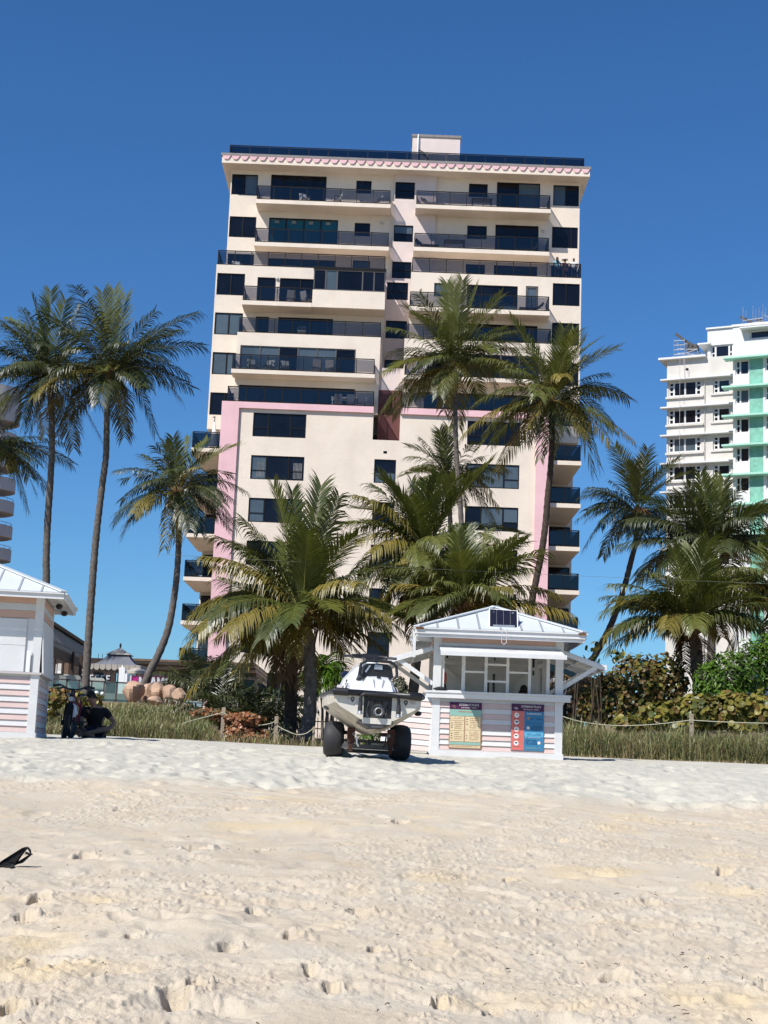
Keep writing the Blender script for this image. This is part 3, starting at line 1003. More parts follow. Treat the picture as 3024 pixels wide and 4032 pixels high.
for k in range(6):
    zt = 19.96 - 2.86 * k
    balcony(-12.88, -10.97, 95.6, 102.55, zt, 0.25, glass='railglassdark', h=1.1, sides=(True, False), step=0.95)
    window(apt, None, -12.5, -11.0, zt + 0.02, zt + 2.4, 102.44, cols=(1, 1), inset=0.08, name='balcony_door')
    zt = 20.03 - 2.86 * k
    balcony(10.80, 12.88, 95.6, 102.55, zt, 0.28, glass='railglassdark', h=1.1, sides=(False, True), step=0.95)
    window(apt, None, 10.82, 13.1, zt + 0.02, zt + 2.4, 102.44, cols=(1, 1, 1), inset=0.08, name='balcony_door')
# round wall lamps
for k in range(4):
    mb = MB()
    mb.box(-8.75 + k * 1.24, -8.42 + k * 1.24, 102.555, 102.56, 38.28, 38.5)
    mb.build('window_sticker', MAT['curtain'], apt)
for x, z, y in ((-8.02, 32.72, 98.44), (-0.98, 38.55, 102.42), (10.75, 38.4, 102.42)):
    mb = MB()
    mb.ball((x, y, z), 0.11, 0.08, 0.13)
    mb.build('wall_lamp', MAT['chair'], apt, True)


# ------------------------------------------------------------------ balcony furniture and people
def make_chair(name, label, mat, frame):
    t = thing(name, label, 'chair')
    mb = MB()
    mb.box(-.29, .29, -.28, .26, .38, .46)
    mb.build('seat', MAT[mat], t)
    mb = MB()
    mb.hexa([(-.28, .22, .44), (.28, .22, .44), (.28, .29, .44), (-.28, .29, .44), (-.27, .36, .95), (.27, .36, .95), (.27, .42, .95), (-.27, .42, .95)])
    mb.build('backrest', MAT[mat], t)
    for s in (-1, 1):
        mb = MB()
        mb.bar((s * .30, -.28, .63), (s * .30, .30, .66), .05, .04)
        mb.bar((s * .30, -.26, .62), (s * .30, -.26, .40), .04, .04)
        mb.build('armrest', MAT[frame], t)
        for y in (-.25, .24):
            mb = MB()
            mb.box(s * .27 - .022, s * .27 + .022, y - .022, y + .022, 0, .40)
            mb.build('leg', MAT[frame], t)
    return t


def make_lounger(name, label, mat):
    t = thing(name, label, 'sun lounger')
    mb = MB()
    mb.box(-.32, .32, -.9, .25, .26, .36)
    mb.build('seat', MAT[mat], t)
    mb = MB()
    mb.hexa([(-.32, .25, .27), (.32, .25, .27), (.32, .27, .36), (-.32, .27, .36), (-.32, .80, .72), (.32, .80, .72), (.32, .75, .80), (-.32, .75, .80)])
    mb.build('backrest', MAT[mat], t)
    for s in (-1, 1):
        for y in (-.8, .2):
            mb = MB()
            mb.box(s * .28 - .025, s * .28 + .025, y - .025, y + .025, 0, .27)
            mb.build('leg', MAT['darksteel'], t)
    return t


def make_table(name, label, mat, w=1.5):
    t = thing(name, label, 'table')
    mb = MB()
    mb.box(-w / 2, w / 2, -.4, .4, .70, .74)
    mb.build('tabletop', MAT[mat], t)
    for sx in (-1, 1):
        for sy in (-1, 1):
            mb = MB()
            mb.box(sx * (w / 2 - .08) - .025, sx * (w / 2 - .08) + .025, sy * .33 - .025, sy * .33 + .025, 0, .70)
            mb.build('leg', MAT[mat], t)
    return t


c0 = make_chair('balcony_chair', 'white armchair on top left balcony before the sliding door', 'whiteclean', 'darksteel')
c0.location = (-6.6, 101.7, 39.43)
c0.rotation_euler = (0, 0, 0.5)
dup(c0, (-4.3, 101.7, 39.43), -1.2, 'white armchair turned sideways on top left balcony, right of the door')
k1 = make_chair('balcony_chair', 'pale armchair on the short balcony beside the glazed bay, left one', 'chair', 'darksteel')
k1.location = (-6.95, 97.6, 30.57)
k1.rotation_euler = (0, 0, PI + 0.1)
dup(k1, (-5.85, 97.6, 30.57), PI - 0.7, 'pale armchair turned beside the glazed bay, right one')
k2 = make_chair('balcony_chair', 'round wicker chair behind the fourth left railing from top', 'rattan', 'darksteel')
k2.location = (-6.1, 97.9, 28.38)
for i, (x, r, lb) in enumerate(((-9.2, .4, 'dark wicker chair at the left end of the long balcony above pink band'), (-8.1, -.3, 'dark wicker chair second from left above pink band'),
                                (-7.0, .2, 'dark wicker chair with shiny arm, third from left above pink band'))):
    dup(k2, (x, 96.3, 25.43), r, lb)
for i, (x, r, lb) in enumerate(((-4.9, .1, 'white mesh chair, left of the pair at the balcony above pink band'), (-4.0, -.1, 'white mesh chair, right of the pair at the balcony above pink band'))):
    dup(k1, (x, 96.4, 25.43), PI + r, lb)
l0 = make_lounger('sun_lounger', 'white sun lounger at the right end of top left balcony', 'whiteclean')
l0.location = (-1.7, 101.6, 39.43)
l0.rotation_euler = (0, 0, -PI / 2)
dup(l0, (2.6, 101.6, 39.5), PI / 2, 'white sun lounger at the left end of top right balcony')
l1 = make_lounger('sun_lounger', 'dark sun lounger at right end of second right balcony', 'darksteel')
l1.location = (9.6, 101.6, 36.31)
l1.rotation_euler = (0, 0, -PI / 2)
dup(l1, (9.6, 97.6, 30.61), -PI / 2, 'dark sun lounger before the narrow door on the right wing')
dup(l1, (2.3, 101.6, 36.31), PI / 2, 'dark sun lounger at left end of second right balcony')
t0 = make_table('balcony_table', 'dark low table on second right balcony', 'darksteel')
t0.location = (4.3, 101.6, 36.31)
dup(t0, (6.2, 101.6, 39.51), 0, 'dark table on top right balcony by the small window')
t1 = make_table('balcony_table', 'white dining table on the terrace over left pink band', 'whiteclean', 2.4)
t1.location = (-2.6, 95.9, 23.0)
for x, lb in ((-3.3, 'white folding chair at the terrace table over the pink band, left one'), (-2.5, 'white folding chair at the terrace table over the pink band, middle one'), (-1.8, 'white folding chair at the terrace table over the pink band, right one')):
    dup(c0, (x, 95.5, 23.0), PI, lb, scale=0.9)
dup(t0, (-7.2, 100.2, 33.42), 0.1, 'dark long table behind the terrace glass left')
dup(c0, (-11.0, 99.6, 33.42), 0.3, 'pale deck chair at far left end of terrace')
dup(l0, (2.6, 99.8, 33.42), 1.3, 'folding chair at left end of right terrace')
# closed parasol on the uppermost side balcony
um = thing('closed_parasol', 'closed white parasol on the uppermost left side balcony', 'parasol', (-11.55, 96.6, 19.97))
mb = MB()
mb.tube([(-11.55, 96.6, 19.97), (-11.55, 96.6, 22.3)], 0.03, 6)
mb.bar((-11.7, 96.6, 22.28), (-11.5, 96.6, 22.32), 0.05, 0.05)
mb.build('pole', MAT['darksteel'], um)
mb = MB()
mb.tube([(-11.55, 96.6, 20.3), (-11.55, 96.6, 20.45), (-11.55, 96.6, 21.2), (-11.55, 96.6, 21.95)], [0.26, 0.25, 0.16, 0.05], 10)
mb.build('canopy', MAT['whiteclean'], um)


# ------------------------------------------------------------------ people
def skin_chain(name, verts, edges, radii, mat, parent, sub=1, root=0, label=None):
    me = bpy.data.meshes.new(name)
    me.from_pydata([tuple(v) for v in verts], edges, [])
    me.materials.append(MAT[mat])
    o = link(name, me, parent, label=label)
    md = o.modifiers.new('skin', 'SKIN')
    md.use_smooth_shade = True
    lay = me.skin_vertices[0].data if me.skin_vertices else None
    if lay is None:
        bpy.context.view_layer.update()
        lay = me.skin_vertices[0].data
    for i, r in enumerate(radii):
        lay[i].radius = r if isinstance(r, tuple) else (r, r)
        lay[i].use_root = (i == root)
    sb = o.modifiers.new('sub', 'SUBSURF')
    sb.levels = sb.render_levels = sub
    return o


def person(label, loc, rz, J, skin, shirt, legs, hair=True, hat=None, long_hair=False, sleeve=1.0, group=None, detail=True):
    """J: joint positions (local, metres, facing -y); one skinned body, clothes and hair over it"""
    t = thing('person', label, 'person', group=group)
    V = Vector
    names = ['pelvis', 'waist', 'chest', 'neck', 'head0', 'head1', 'shL', 'elL', 'wrL', 'haL', 'shR', 'elR', 'wrR', 'haR', 'hipL', 'knL', 'anL', 'toL', 'hipR', 'knR', 'anR', 'toR']
    ix = {k: i for i, k in enumerate(names)}
    P = [V(J[k]) for k in names]
    E_ = [('pelvis', 'waist'), ('waist', 'chest'), ('chest', 'neck'), ('neck', 'head0'), ('head0', 'head1')]
    for s in 'LR':
        E_ += [('chest', 'sh' + s), ('sh' + s, 'el' + s), ('el' + s, 'wr' + s), ('wr' + s, 'ha' + s), ('pelvis', 'hip' + s), ('hip' + s, 'kn' + s), ('kn' + s, 'an' + s), ('an' + s, 'to' + s)]
    E_ = [(ix[a], ix[b]) for a, b in E_]
    rad = dict(pelvis=(.15, .12), waist=(.135, .10), chest=(.155, .115), neck=.055, head0=(.072, .085), head1=(.075, .09), sh=.058, el=.042, wr=.030, ha=(.036, .022), hip=.085, kn=.056, an=.04, to=.038)
    R_ = [rad.get(n, rad.get(n[:2], rad.get(n[:3], .05))) for n in names]
    skin_chain('body', P, E_, R_, skin, t, 2 if detail else 1)
    # shirt
    sv = [P[ix['pelvis']].lerp(P[ix['waist']], .1), P[ix['waist']], P[ix['chest']], P[ix['chest']].lerp(P[ix['neck']], .55)]
    se = [(0, 1), (1, 2), (2, 3)]
    sr = [(.165, .13), (.15, .115), (.178, .135), (.098, .09)]
    for s in 'LR':
        b = len(sv)
        sv += [P[ix['sh' + s]], P[ix['sh' + s]].lerp(P[ix['el' + s]], .62 * sleeve)]
        se += [(2, b), (b, b + 1)]
        sr += [.084, .064]
    skin_chain('shirt', sv, se, sr, shirt, t, 2 if detail else 1)
    # trousers or shorts
    sv = [P[ix['pelvis']]]
    se, sr = [], [(.165, .135)]
    for s in 'LR':
        b = len(sv)
        sv += [P[ix['hip' + s]], P[ix['kn' + s]].lerp(P[ix['hip' + s]], .15 if legs[1] < 1 else 0.0)]
        se += [(0, b), (b, b + 1)]
        sr += [.098, .075]
        if legs[1] >= 1:
            sv.append(P[ix['an' + s]])
            se.append((b + 1, b + 2))
            sr.append(.055)
    skin_chain('trousers', sv, se, sr, legs[0], t, 1)
    h0, h1 = P[ix['head0']], P[ix['head1']]
    ax = (h1 - h0).normalized()
    face = Vector(J.get('face', (0, -1, 0))).normalized()
    face = (face - ax * face.dot(ax)).normalized()
    side = ax.cross(face)
    cen = h0.lerp(h1, .5)
    if hair:
        mb = MB()
        rings = []
        for j in range(0, 7):
            th = PI * 0.5 * j / 6.5
            ring_ = []
            for k in range(14):
                ph = 2 * PI * k / 14
                cut = 0.0 if math.cos(ph) > 0.35 else -0.35
                low = (1 - j / 6.0) * cut * 0.16
                d = face * (0.092 * math.cos(ph) * math.cos(th) - 0.010) + side * (0.082 * math.sin(ph) * math.cos(th))
                ring_.append(cen + ax * (0.040 + 0.105 * math.sin(th) + low * (1 if j < 3 else 0.2)) + d)
            rings.append(ring_)
        mb.loft(rings, True, 0, True)
        if long_hair:
            mb.tube([cen + ax * .06 - face * .06, cen - ax * .08 - face * .10, cen - ax * .30 - face * .12, cen - ax * .42 - face * .09], [.085, .10, .085, .03], 8)
        mb.build('hair', MAT['hair'], t, True)
    if hat:
        mb = MB()
        mb.tube([cen + ax * .075, cen + ax * .085, cen + ax * .095], [.24, .245, .14], 16)
        mb.tube([cen + ax * .085, cen + ax * .16, cen + ax * .20], [.115, .10, .05], 14)
        mb.build('hat', MAT[hat], t, True)
    if detail:
        mb = MB()
        for s in (-1, 1):
            mb.ball(cen + side * (.085 * s) + ax * 0.0 - face * .005, .014, .022, .03, 6, 5)
        nose = cen + face * .098 - ax * .01
        mb.hexa([nose + side * -.016 - ax * .03 - face * .015, nose + side * .016 - ax * .03 - face * .015, nose + side * .012 - ax * .026 + face * .012, nose - side * .012 - ax * .026 + face * .012,
                 nose - side * .007 + ax * .03 - face * .012, nose + side * .007 + ax * .03 - face * .012, nose + side * .005 + ax * .03 - face * .006, nose - side * .005 + ax * .03 - face * .006])
        mb.build('nose_and_ears', MAT[skin], t, True)
        mb = MB()
        for s in (-1, 1):
            mb.ball(cen + side * (.032 * s) + ax * .022 + face * .085, .012, .010, .008, 6, 5)
        mb.ball(cen + face * .088 - ax * .055, .024, .008, .007, 6, 5)
        mb.build('eyes_and_mouth', MAT['hair'], t, True)
        for s in 'LR':               # separate fingers and a thumb
            w, h = P[ix['wr' + s]], P[ix['ha' + s]]
            d = (h - w).normalized()
            q = d.cross(Vector((0, 0, 1)))
            q = q.normalized() if q.length > 1e-3 else Vector((1, 0, 0))
            nn = q.cross(d)
            mb = MB()
            for f in range(4):
                o_ = h + q * (0.026 - 0.0175 * f)
                L = (.062, .072, .067, .052)[f]
                mb.tube([o_ - d * .01, o_ + d * L * .5 - nn * .006, o_ + d * L * .85 - nn * .026], [.0085, .008, .006], 6)
            o_ = w.lerp(h, .45) + q * .03
            mb.tube([o_, o_ + q * .022 + d * .02, o_ + q * .028 + d * .05 - nn * .008], [.011, .010, .007], 6)
            mb.build('fingers', MAT[skin], t, True)
    t.location = loc
    t.rotation_euler = (0, 0, rz)
    return t


def standing(lean=0.0, armL=None, armR=None, h=1.0):
    J = dict(pelvis=(0, 0, .95), waist=(0, 0, 1.12), chest=(0, -lean * .5, 1.35), neck=(0, -lean, 1.50), head0=(0, -lean - .01, 1.60), head1=(0, -lean - .02, 1.70),
             shL=(-.17, -lean * .7, 1.42), elL=(-.23, -.02, 1.14), wrL=(-.24, -.14, .92), haL=(-.24, -.18, .83),
             shR=(.17, -lean * .7, 1.42), elR=(.23, -.02, 1.14), wrR=(.24, -.14, .92), haR=(.24, -.18, .83),
             hipL=(-.09, 0, .90), knL=(-.10, -.03, .50), anL=(-.10, 0, .09), toL=(-.11, -.16, .04), hipR=(.09, 0, .90), knR=(.10, -.03, .50), anR=(.10, 0, .09), toR=(.11, -.16, .04))
    if armL:
        J.update(elL=armL[0], wrL=armL[1], haL=armL[2])
    if armR:
        J.update(elR=armR[0], wrR=armR[1], haR=armR[2])
    return {k: tuple(c * h for c in v) for k, v in J.items()}


rest = (((-.26, .05, 1.17), (-.20, -.20, 1.09), (-.16, -.28, 1.07)), ((.26, .05, 1.17), (.20, -.20, 1.09), (.16, -.28, 1.07)))
person('person with long dark hair in a light blue shirt at right terrace railing', (11.45, 99.15, 33.56), PI + .1, standing(.06, *rest), 'skindark', 'blueshirt', ('jeans', 1), True, None, True, detail=False)
person('person in a wide white hat and plum clothes at right terrace railing', (12.02, 99.2, 33.52), PI + .25, standing(.08, *rest, h=.95), 'skin', 'plum', ('plum', 1), True, 'straw', detail=False)
person('person in a white tee and navy trousers at right terrace railing corner', (12.62, 99.2, 33.54), PI - .1, standing(.10, *rest), 'skindark', 'whiteshirt', ('jeans', 1), detail=False)


# ------------------------------------------------------------------ white and mint hotel, right
o_ = at(2625, 1430, 140)
HF = Frame((o_.x, 140, 0), math.radians(-26))
HM = HF.M
hot = thing('hotel_building', 'white hotel under repair with mint green fins and stripe at far right', 'building', (o_.x + 6, 138, 1.5))


def h7(x, y, v=0.0):
    return HF.uz(2424 + x / 2.2117, 1150 + y / 2.2117, v)


def hr(x0, y0, x1, y1, v=0.0):
    a, b = h7(x0, y0, v), h7(x1, y1, v)
    return a[0], b[0], b[1], a[1]


def hbox(name, mat, u0, u1, v0, v1, z0, z1, parent=None):
    mb = MB(HM)
    mb.box(u0, u1, v0, v1, z0, z1)
    return mb.build(name, MAT[mat], parent or hot)


RV = -1.6
flr = h7(450, 1000)[1] - h7(450, 1243)[1]
uL, uR = h7(447, 800)[0], h7(1025, 800, 0)[0]
zroof = h7(600, 585)[1]
uU = h7(797, 400)[0]
zU = h7(797, 325)[1]
wl2, wl3, wr2 = [], [], []
g1 = hr(462, 786, 745, 895)
g2 = hr(848, 762, 1000, 872)
for k in range(8):
    pn = ['paneblack', 'paneblack', 'paneblack', 'paneblack']
    if k == 2:
        pn = ['paneblue', 'pane', 'pane', 'paneblue']
    wl2.append((g1[0], g1[1], g1[2] - k * flr, g1[3] - k * flr, dict(cols=(.55, 1.2, 1.2, .55), split={0: [.35, .68], 3: [.35, .68]}, pane=pn, frame='hotelwhite', fw=0.14, inset=.16)))
    wl3.append((g2[0], g2[1], g2[2] - k * flr, g2[3] - k * flr, dict(cols=(.6, 1.35, .12), split={0: [.35, .68]}, pane='paneblack', frame='hotelwhite', fw=0.14, inset=.22)))
g0 = hr(825, 462, 1020, 580)
top_w = (g0[0], g0[1], g0[2], g0[3], dict(cols=(.5, 1.5, .45), split={0: [.5], 2: [.5]}, pane='paneblack', frame='hotelwhite', fw=0.14, inset=.18))
uM = (g1[1] + g2[0]) / 2


def hwall(u0, u1, z0, z1, v, wins, mat, depth=0.5):
    mb = MB(HM)
    mb.wall(u0, u1, z0, z1, v, depth, [w[:4] for w in wins], 0.22)
    mb.build('wall', MAT[mat], hot)
    for w in wins:
        window(hot, HM, *w[:4], v, **w[4])


hwall(uL, uM, 1.2, zroof, 0, wl2, 'offwhite')
hwall(uM, uR + .5, 1.2, zroof, 0, wl3 + [], 'offwhite')
hbox('wall', 'offwhite', uL + .02, 40, .5, 16, 1.0, zroof - .03)
hbox('wall', 'offwhite', uL + .01, uL + .4, .3, 16, 1.0, zroof - .02)
hwall(uU, uR + .5, zroof + .002, zU, 0.15, [top_w], 'hotelwhite')
hbox('wall', 'hotelwhite', uU + .02, 40, .75, 14, zroof - .02, zU - .02)
hbox('roof_coping', 'hotelwhite', uU - .12, uR + 1.2, -.02, 14, zU, zU + .16)
hbox('pilaster', 'offwhite', g1[1] + .35, uM - .2, -.18, 0.1, 1.2, h7(770, 770)[1])
for k in range(8):
    z = h7(500, 765)[1] - k * flr
    hbox('ledge', 'hotelwhite', uL - .5, uR + .2, -.6, .2, z - .14, z)
    if k < 8:
        hbox('window_sill', 'offwhite', g1[0] - .25, g1[1] + .25, -.22, .1, g1[2] - k * flr - .22, g1[2] - k * flr - .03)
        hbox('window_sill', 'offwhite', g2[0] - .2, g2[1] + .2, -.14, .1, g2[2] - k * flr - .2, g2[2] - k * flr - .03)
hbox('ledge', 'hotelwhite', uL - .75, uU - .05, -.5, 8, zroof + .001, zroof + .2)
zt_ = h7(780, 450)[1]
hbox('ledge', 'hotelwhite', uU - .85, uU + .35, -.4, 5, zt_ - .15, zt_)
mb = MB(HM)
mb.ball((h7(622, 672)[0], -.02, h7(622, 672)[1]), .16, .05, .12)
mb.build('wall_hole', MAT['paneblack'], hot)
for x in (590, 600, 560):
    a, b = h7(x, 580, -.8), h7(x + (12 if x != 560 else 0), 740, -.8)
    mb = MB(HM)
    mb.tube([(a[0], -.8, a[1]), (b[0], -.8, b[1] - (0 if x != 560 else 9))], .02, 4)
    mb.build('hanging_rope', MAT['greyconc'], hot)
# right wing, nearer, with mint strip and fins
uW = h7(1022, 700, RV)[0]
m0, m1 = h7(1166, 800, RV)[0], h7(1284, 800, RV)[0]
zW = h7(1030, 305, RV)[1]
wa, wb = [], []
a = hr(1043, 596, 1165, 716, RV)
b = hr(1303, 560, 1420, 682, RV)
fl2 = h7(1100, 845, RV)[1] - h7(1100, 1098, RV)[1]
for k in range(7):
    pn = ['paneblack', 'paneblack', 'paneblack']
    wa.append((a[0], a[1] - .02, a[2] - k * fl2, a[3] - k * fl2, dict(cols=(.5, 1), split={0: [.5]}, pane='paneblue' if k == 1 else 'paneblack', frame='hotelwhite', fw=.13, inset=.2)))
    wb.append((b[0], b[1], b[2] - k * fl2, b[3] - k * fl2, dict(cols=(.5, 1), split={0: [.5]}, pane='paneblack', frame='hotelwhite', fw=.13, inset=.2)))
hwall(uW, m0, 1.2, zW, RV, wa, 'hotelwhite')
zm = h7(1200, 560, RV)[1]
hwall(m1, m1 + 16, 1.2, zm + .01, RV, wb, 'hotelwhite')
hbox('mint_strip', 'mint', m0, m1, RV + .06, RV + .4, 1.2, zm)
hbox('wall', 'hotelwhite', uW + .02, m1 + 15.9, RV + .55, .6, 1.1, zW - .05)
tw = hr(1165, 335, 1600, 375, RV)
hwall(m0, m1 + 16, zm + .012, zW, RV, [(tw[0], m1 + 9, tw[2], tw[3], dict(cols=(1, 1, 1, 1, 1), pane='paneblack', frame='hotelwhite', fw=.16, inset=.2))], 'hotelwhite')
hbox('roof_coping', 'hotelwhite', uW - .1, m1 + 16, RV - .1, 2, zW + .001, zW + .22)
zl = h7(1130, 325, RV)[1]
hbox('ledge', 'hotelwhite', h7(1095, 330, RV)[0], m1 + 12, RV - .9, RV + .2, zl - .12, zl)
for k in range(7):
    z = h7(1100, 575, RV)[1] - k * fl2
    hbox('mint_fin', 'mintfin', uW - .75 - (0.15 if k else 0), m1 + 16, RV - .85, RV + .3, z - .17, z)
# suspended-scaffold rigs on the hotel roof


def rig(name, label, pts, beams, weights, v):
    base = HM @ Vector((h7(*pts[0][0], v)[0], v, h7(*pts[0][0], v)[1]))
    t = thing(name, label, 'scaffold', base)
    for (p, q, r, nm) in [(p, q, .035, 'pole') for p, q in pts] + [(p, q, .11, 'outrigger_beam') for p, q in beams]:
        mb = MB(HM)
        a_, b_ = h7(*p, v), h7(*q, v)
        if nm == 'pole':
            mb.tube([(a_[0], v, a_[1]), (b_[0], v, b_[1])], r, 6)
            mb.build(nm, MAT['steel'], t)
            mb = MB(HM)
            mb.tube([(a_[0], v + 1.3, a_[1]), (b_[0], v + 1.3, b_[1])], r, 6)
        else:
            mb.bar((a_[0], v + .6, a_[1]), (b_[0], v + .6, b_[1]), .18, .26)
        mb.build(nm, MAT['steel' if nm == 'pole' else 'darksteel'], t)
    for w in weights:
        q = hr(*w, v)
        mb = MB(HM)
        mb.box(q[0], q[1], v + .2, v + 1.0, q[2], q[3])
        mb.build('counterweight', MAT['darksteel'], t)
    return t


rig('roof_scaffold', 'steel scaffold with slanting beam on the lower hotel roof', [((508, 575), (508, 412)), ((602, 570), (602, 405)), ((508, 425), (602, 420)), ((508, 465), (602, 460)), ((508, 505), (602, 500)), ((508, 545), (602, 540)),
     ((620, 568), (620, 490)), ((712, 565), (712, 490)), ((620, 500), (712, 498)), ((620, 530), (712, 497)), ((525, 425), (545, 470)), ((715, 560), (788, 515)), ((630, 540), (690, 545))],
    [((510, 350), (605, 420)), ((590, 410), (700, 470))], [(610, 450, 630, 485), (638, 455, 660, 478), (676, 450, 702, 478), (610, 480, 708, 492), (740, 545, 790, 562)], 1.5)
rig('roof_scaffold', 'steel masts and slanting beam on the upper hotel roof', [((1107, 290), (1110, 130)), ((1195, 275), (1197, 120)), ((1213, 270), (1213, 205)), ((1249, 265), (1249, 135)), ((1284, 265), (1284, 100)), ((1302, 262), (1304, 170)),
     ((1110, 250), (1285, 225)), ((1110, 285), (1285, 250)), ((1290, 200), (1400, 250))],
    [((1075, 202), (1195, 258)), ((1110, 280), (1330, 248))], [(1220, 232, 1270, 248)], 0.6)

# ------------------------------------------------------------------ grey tower with round balconies, left edge
twr = thing('balcony_tower', 'grey tower with rounded stacked balconies at the left edge', 'building', (-48, 168, 2))
mb = MB()
mb.box(-85, -52.5, 167, 185, 1, 50)
mb.build('wall', MAT['greyconc'], twr)
levels = [(64, 1655, 130), (50, 1745, 44), (48, 1836, 44), (45, 1925, 44), (39, 2011, 41), (32, 2107, 41), (27, 2198, 40), (22, 2290, 40), (17, 2382, 40), (12, 2474, 40)]
for px, py, hh in levels:
    p = at(px, py, 165)
    top = at(px, py - hh, 165).z
    rx, ry = 7.5, 4.5
    cx, cy = p.x - rx, 166.5
    z0 = p.z - 0.15
    mb = MB()
    N = 28
    angs = [-PI / 2 * 1.1 + (PI * 1.1) * (i / N) - PI / 2 * 0.0 for i in range(N + 1)]
    ringo = [(cx + rx * math.cos(a_ - PI / 4), cy + ry * math.sin(a_ - PI / 4)) for a_ in angs]
    ringi = [(cx + (rx - .25) * math.cos(a_ - PI / 4), cy + (ry - .25) * math.sin(a_ - PI / 4)) for a_ in angs]
    secs = []
    for (ox, oy), (ix_, iy_) in zip(ringo, ringi):
        secs.append([Vector((ox, oy, z0)), Vector((ox, oy, top)), Vector((ix_, iy_, top)), Vector((ix_, iy_, z0 + .3)), Vector((cx - 3, cy, z0 + .3)), Vector((cx - 3, cy, z0))])
    mb.loft(secs, True, 0, True)
    bal = mb.build('round_balcony', MAT['greyconc'], twr, 35)
    mb = MB()
    rp = [Vector((a_ * .98 + cx * .02, b_ * .98 + cy * .02, top + .32)) for a_, b_ in ringo]
    mb.tube(rp, .035, 6)
    for q in rp[::3]:
        mb.tube([q, q - Vector((0, 0, .35))], .025, 5)
    mb.build('hand_rail', MAT['steel'], bal)

# ------------------------------------------------------------------ cafe terrace behind the left dune
caf = thing('cafe_pavilion', 'open beach cafe under a grey shingle roof behind the left kiosk', 'building', tuple(at(250, 2690, 66)))
A_, B_, C_, D_ = at(178, 2452, 64), at(338, 2552, 78), at(331, 2583, 72), at(178, 2512, 59)
mb = MB()
mb.prism([A_, B_, C_, D_], (0, 0.03, -0.16))
rf = mb.build('roof', MAT['shingle'], caf)
for i in range(9):                    # courses of shingles standing a little proud
    f0, f1 = i / 9 + 0.004, (i + 1) / 9 - 0.004
    for j in range(14):
        g0_, g1_ = j / 14 + 0.003, (j + 1) / 14 - 0.003
        q = [A_.lerp(B_, g0_).lerp(D_.lerp(C_, g0_), f0), A_.lerp(B_, g1_).lerp(D_.lerp(C_, g1_), f0),
             A_.lerp(B_, g1_).lerp(D_.lerp(C_, g1_), f1) + Vector((0, 0, .018)), A_.lerp(B_, g0_).lerp(D_.lerp(C_, g0_), f1) + Vector((0, 0, .018 + .008 * ((i * 7 + j * 3) % 3)))]
        mb = MB()
        mb.prism([p + Vector((0, 0, .012)) for p in q], (0, 0, .03))
        mb.build('shingle', MAT['shingle'], rf)
mb = MB()
mb.bar(A_ + Vector((0, 0, .10)), B_ + Vector((0, 0, .10)), .4, .16)
mb.build('ridge_cap', MAT['darkwood'], rf)
mb = MB()
mb.bar(D_ - Vector((0, 0, .24)), C_ - Vector((0, 0, .24)), .10, .12)
mb.build('eave_beam', MAT['brownwood'], caf)
mb = MB()
mb.bar(D_ - Vector((0, 0, .45)) + Vector((0, 1.2, 0)), C_ - Vector((0, 0, .45)) + Vector((0, 1.2, 0)), .14, .35)
mb.build('eave_beam', MAT['darkwood'], caf)  # inner beam coloured dark to stand for the shade inside the cafe
zd = at(250, 2728, 62).z
mb = MB()
mb.box(-26, at(650, 2700, 66).x, 60.5, 92, zd - 1.6, zd)
mb.build('deck', MAT['deck'], caf)
mb = MB()
mb.box(-26, at(455, 2650, 80).x, 80, 80.3, zd, zd + 2.6)
mb.build('back_wall', MAT['darkwood'], caf)
for px, w in ((218, 8), (252, 7), (290, 9), (322, 10)):
    a, b = at(px, 2560, 66), at(px, 2690, 66)
    mb = MB()
    mb.box(a.x - w / 176, a.x + w / 176, 66 - .1, 66 + .1, zd, at(px, 2503 + (px - 178) * .46, 64).z)
    mb.build('post', MAT['darkwood'], caf)
for (x0, y0, x1, y1, m, Y) in ((200, 2614, 222, 2652, 'greyconc', 70), (228, 2612, 246, 2640, 'offwhite', 74), (222, 2640, 246, 2652, 'whiteclean', 74), (246, 2610, 268, 2655, 'brownwood', 69), (278, 2586, 291, 2606, 'greyconc', 68), (250, 2655, 280, 2675, 'greyconc', 70), (312, 2600, 336, 2616, 'greyconc', 76), (310, 2619, 334, 2630, 'offwhite', 76), (312, 2634, 334, 2646, 'offwhite', 76)):
    a, b = at(x0, y0, Y), at(x1, y1, Y)
    mb = MB()
    mb.box(a.x, b.x, Y, Y + .15, b.z, a.z)
    mb.build('menu_panel', MAT[m], caf)
# glass balustrade
rl = thing('glass_balustrade', 'clear glass balustrade with dark rail in front of the cafe', 'railing', tuple(at(260, 2700, 60)))
zr = at(250, 2676, 60).z
xa, xb = at(165, 2676, 60).x, at(560, 2676, 60).x
mb = MB()
mb.bar((xa, 60, zr + .02), (xb, 60, zr - .05), .06, .06)
mb.build('hand_rail', MAT['darksteel'], rl)
for k in range(9):
    x = xa + (xb - xa) * k / 8
    mb = MB()
    mb.box(x - .03, x + .03, 59.97, 60.03, zd - .6, zr)
    mb.build('post', MAT['darksteel'], rl)
    if k < 8:
        mb = MB()
        mb.box(x + .05, x + (xb - xa) / 8 - .05, 59.99, 60.005, zd - .5, zr - .06)
        mb.build('glass_panel', MAT['clearglass'], rl)


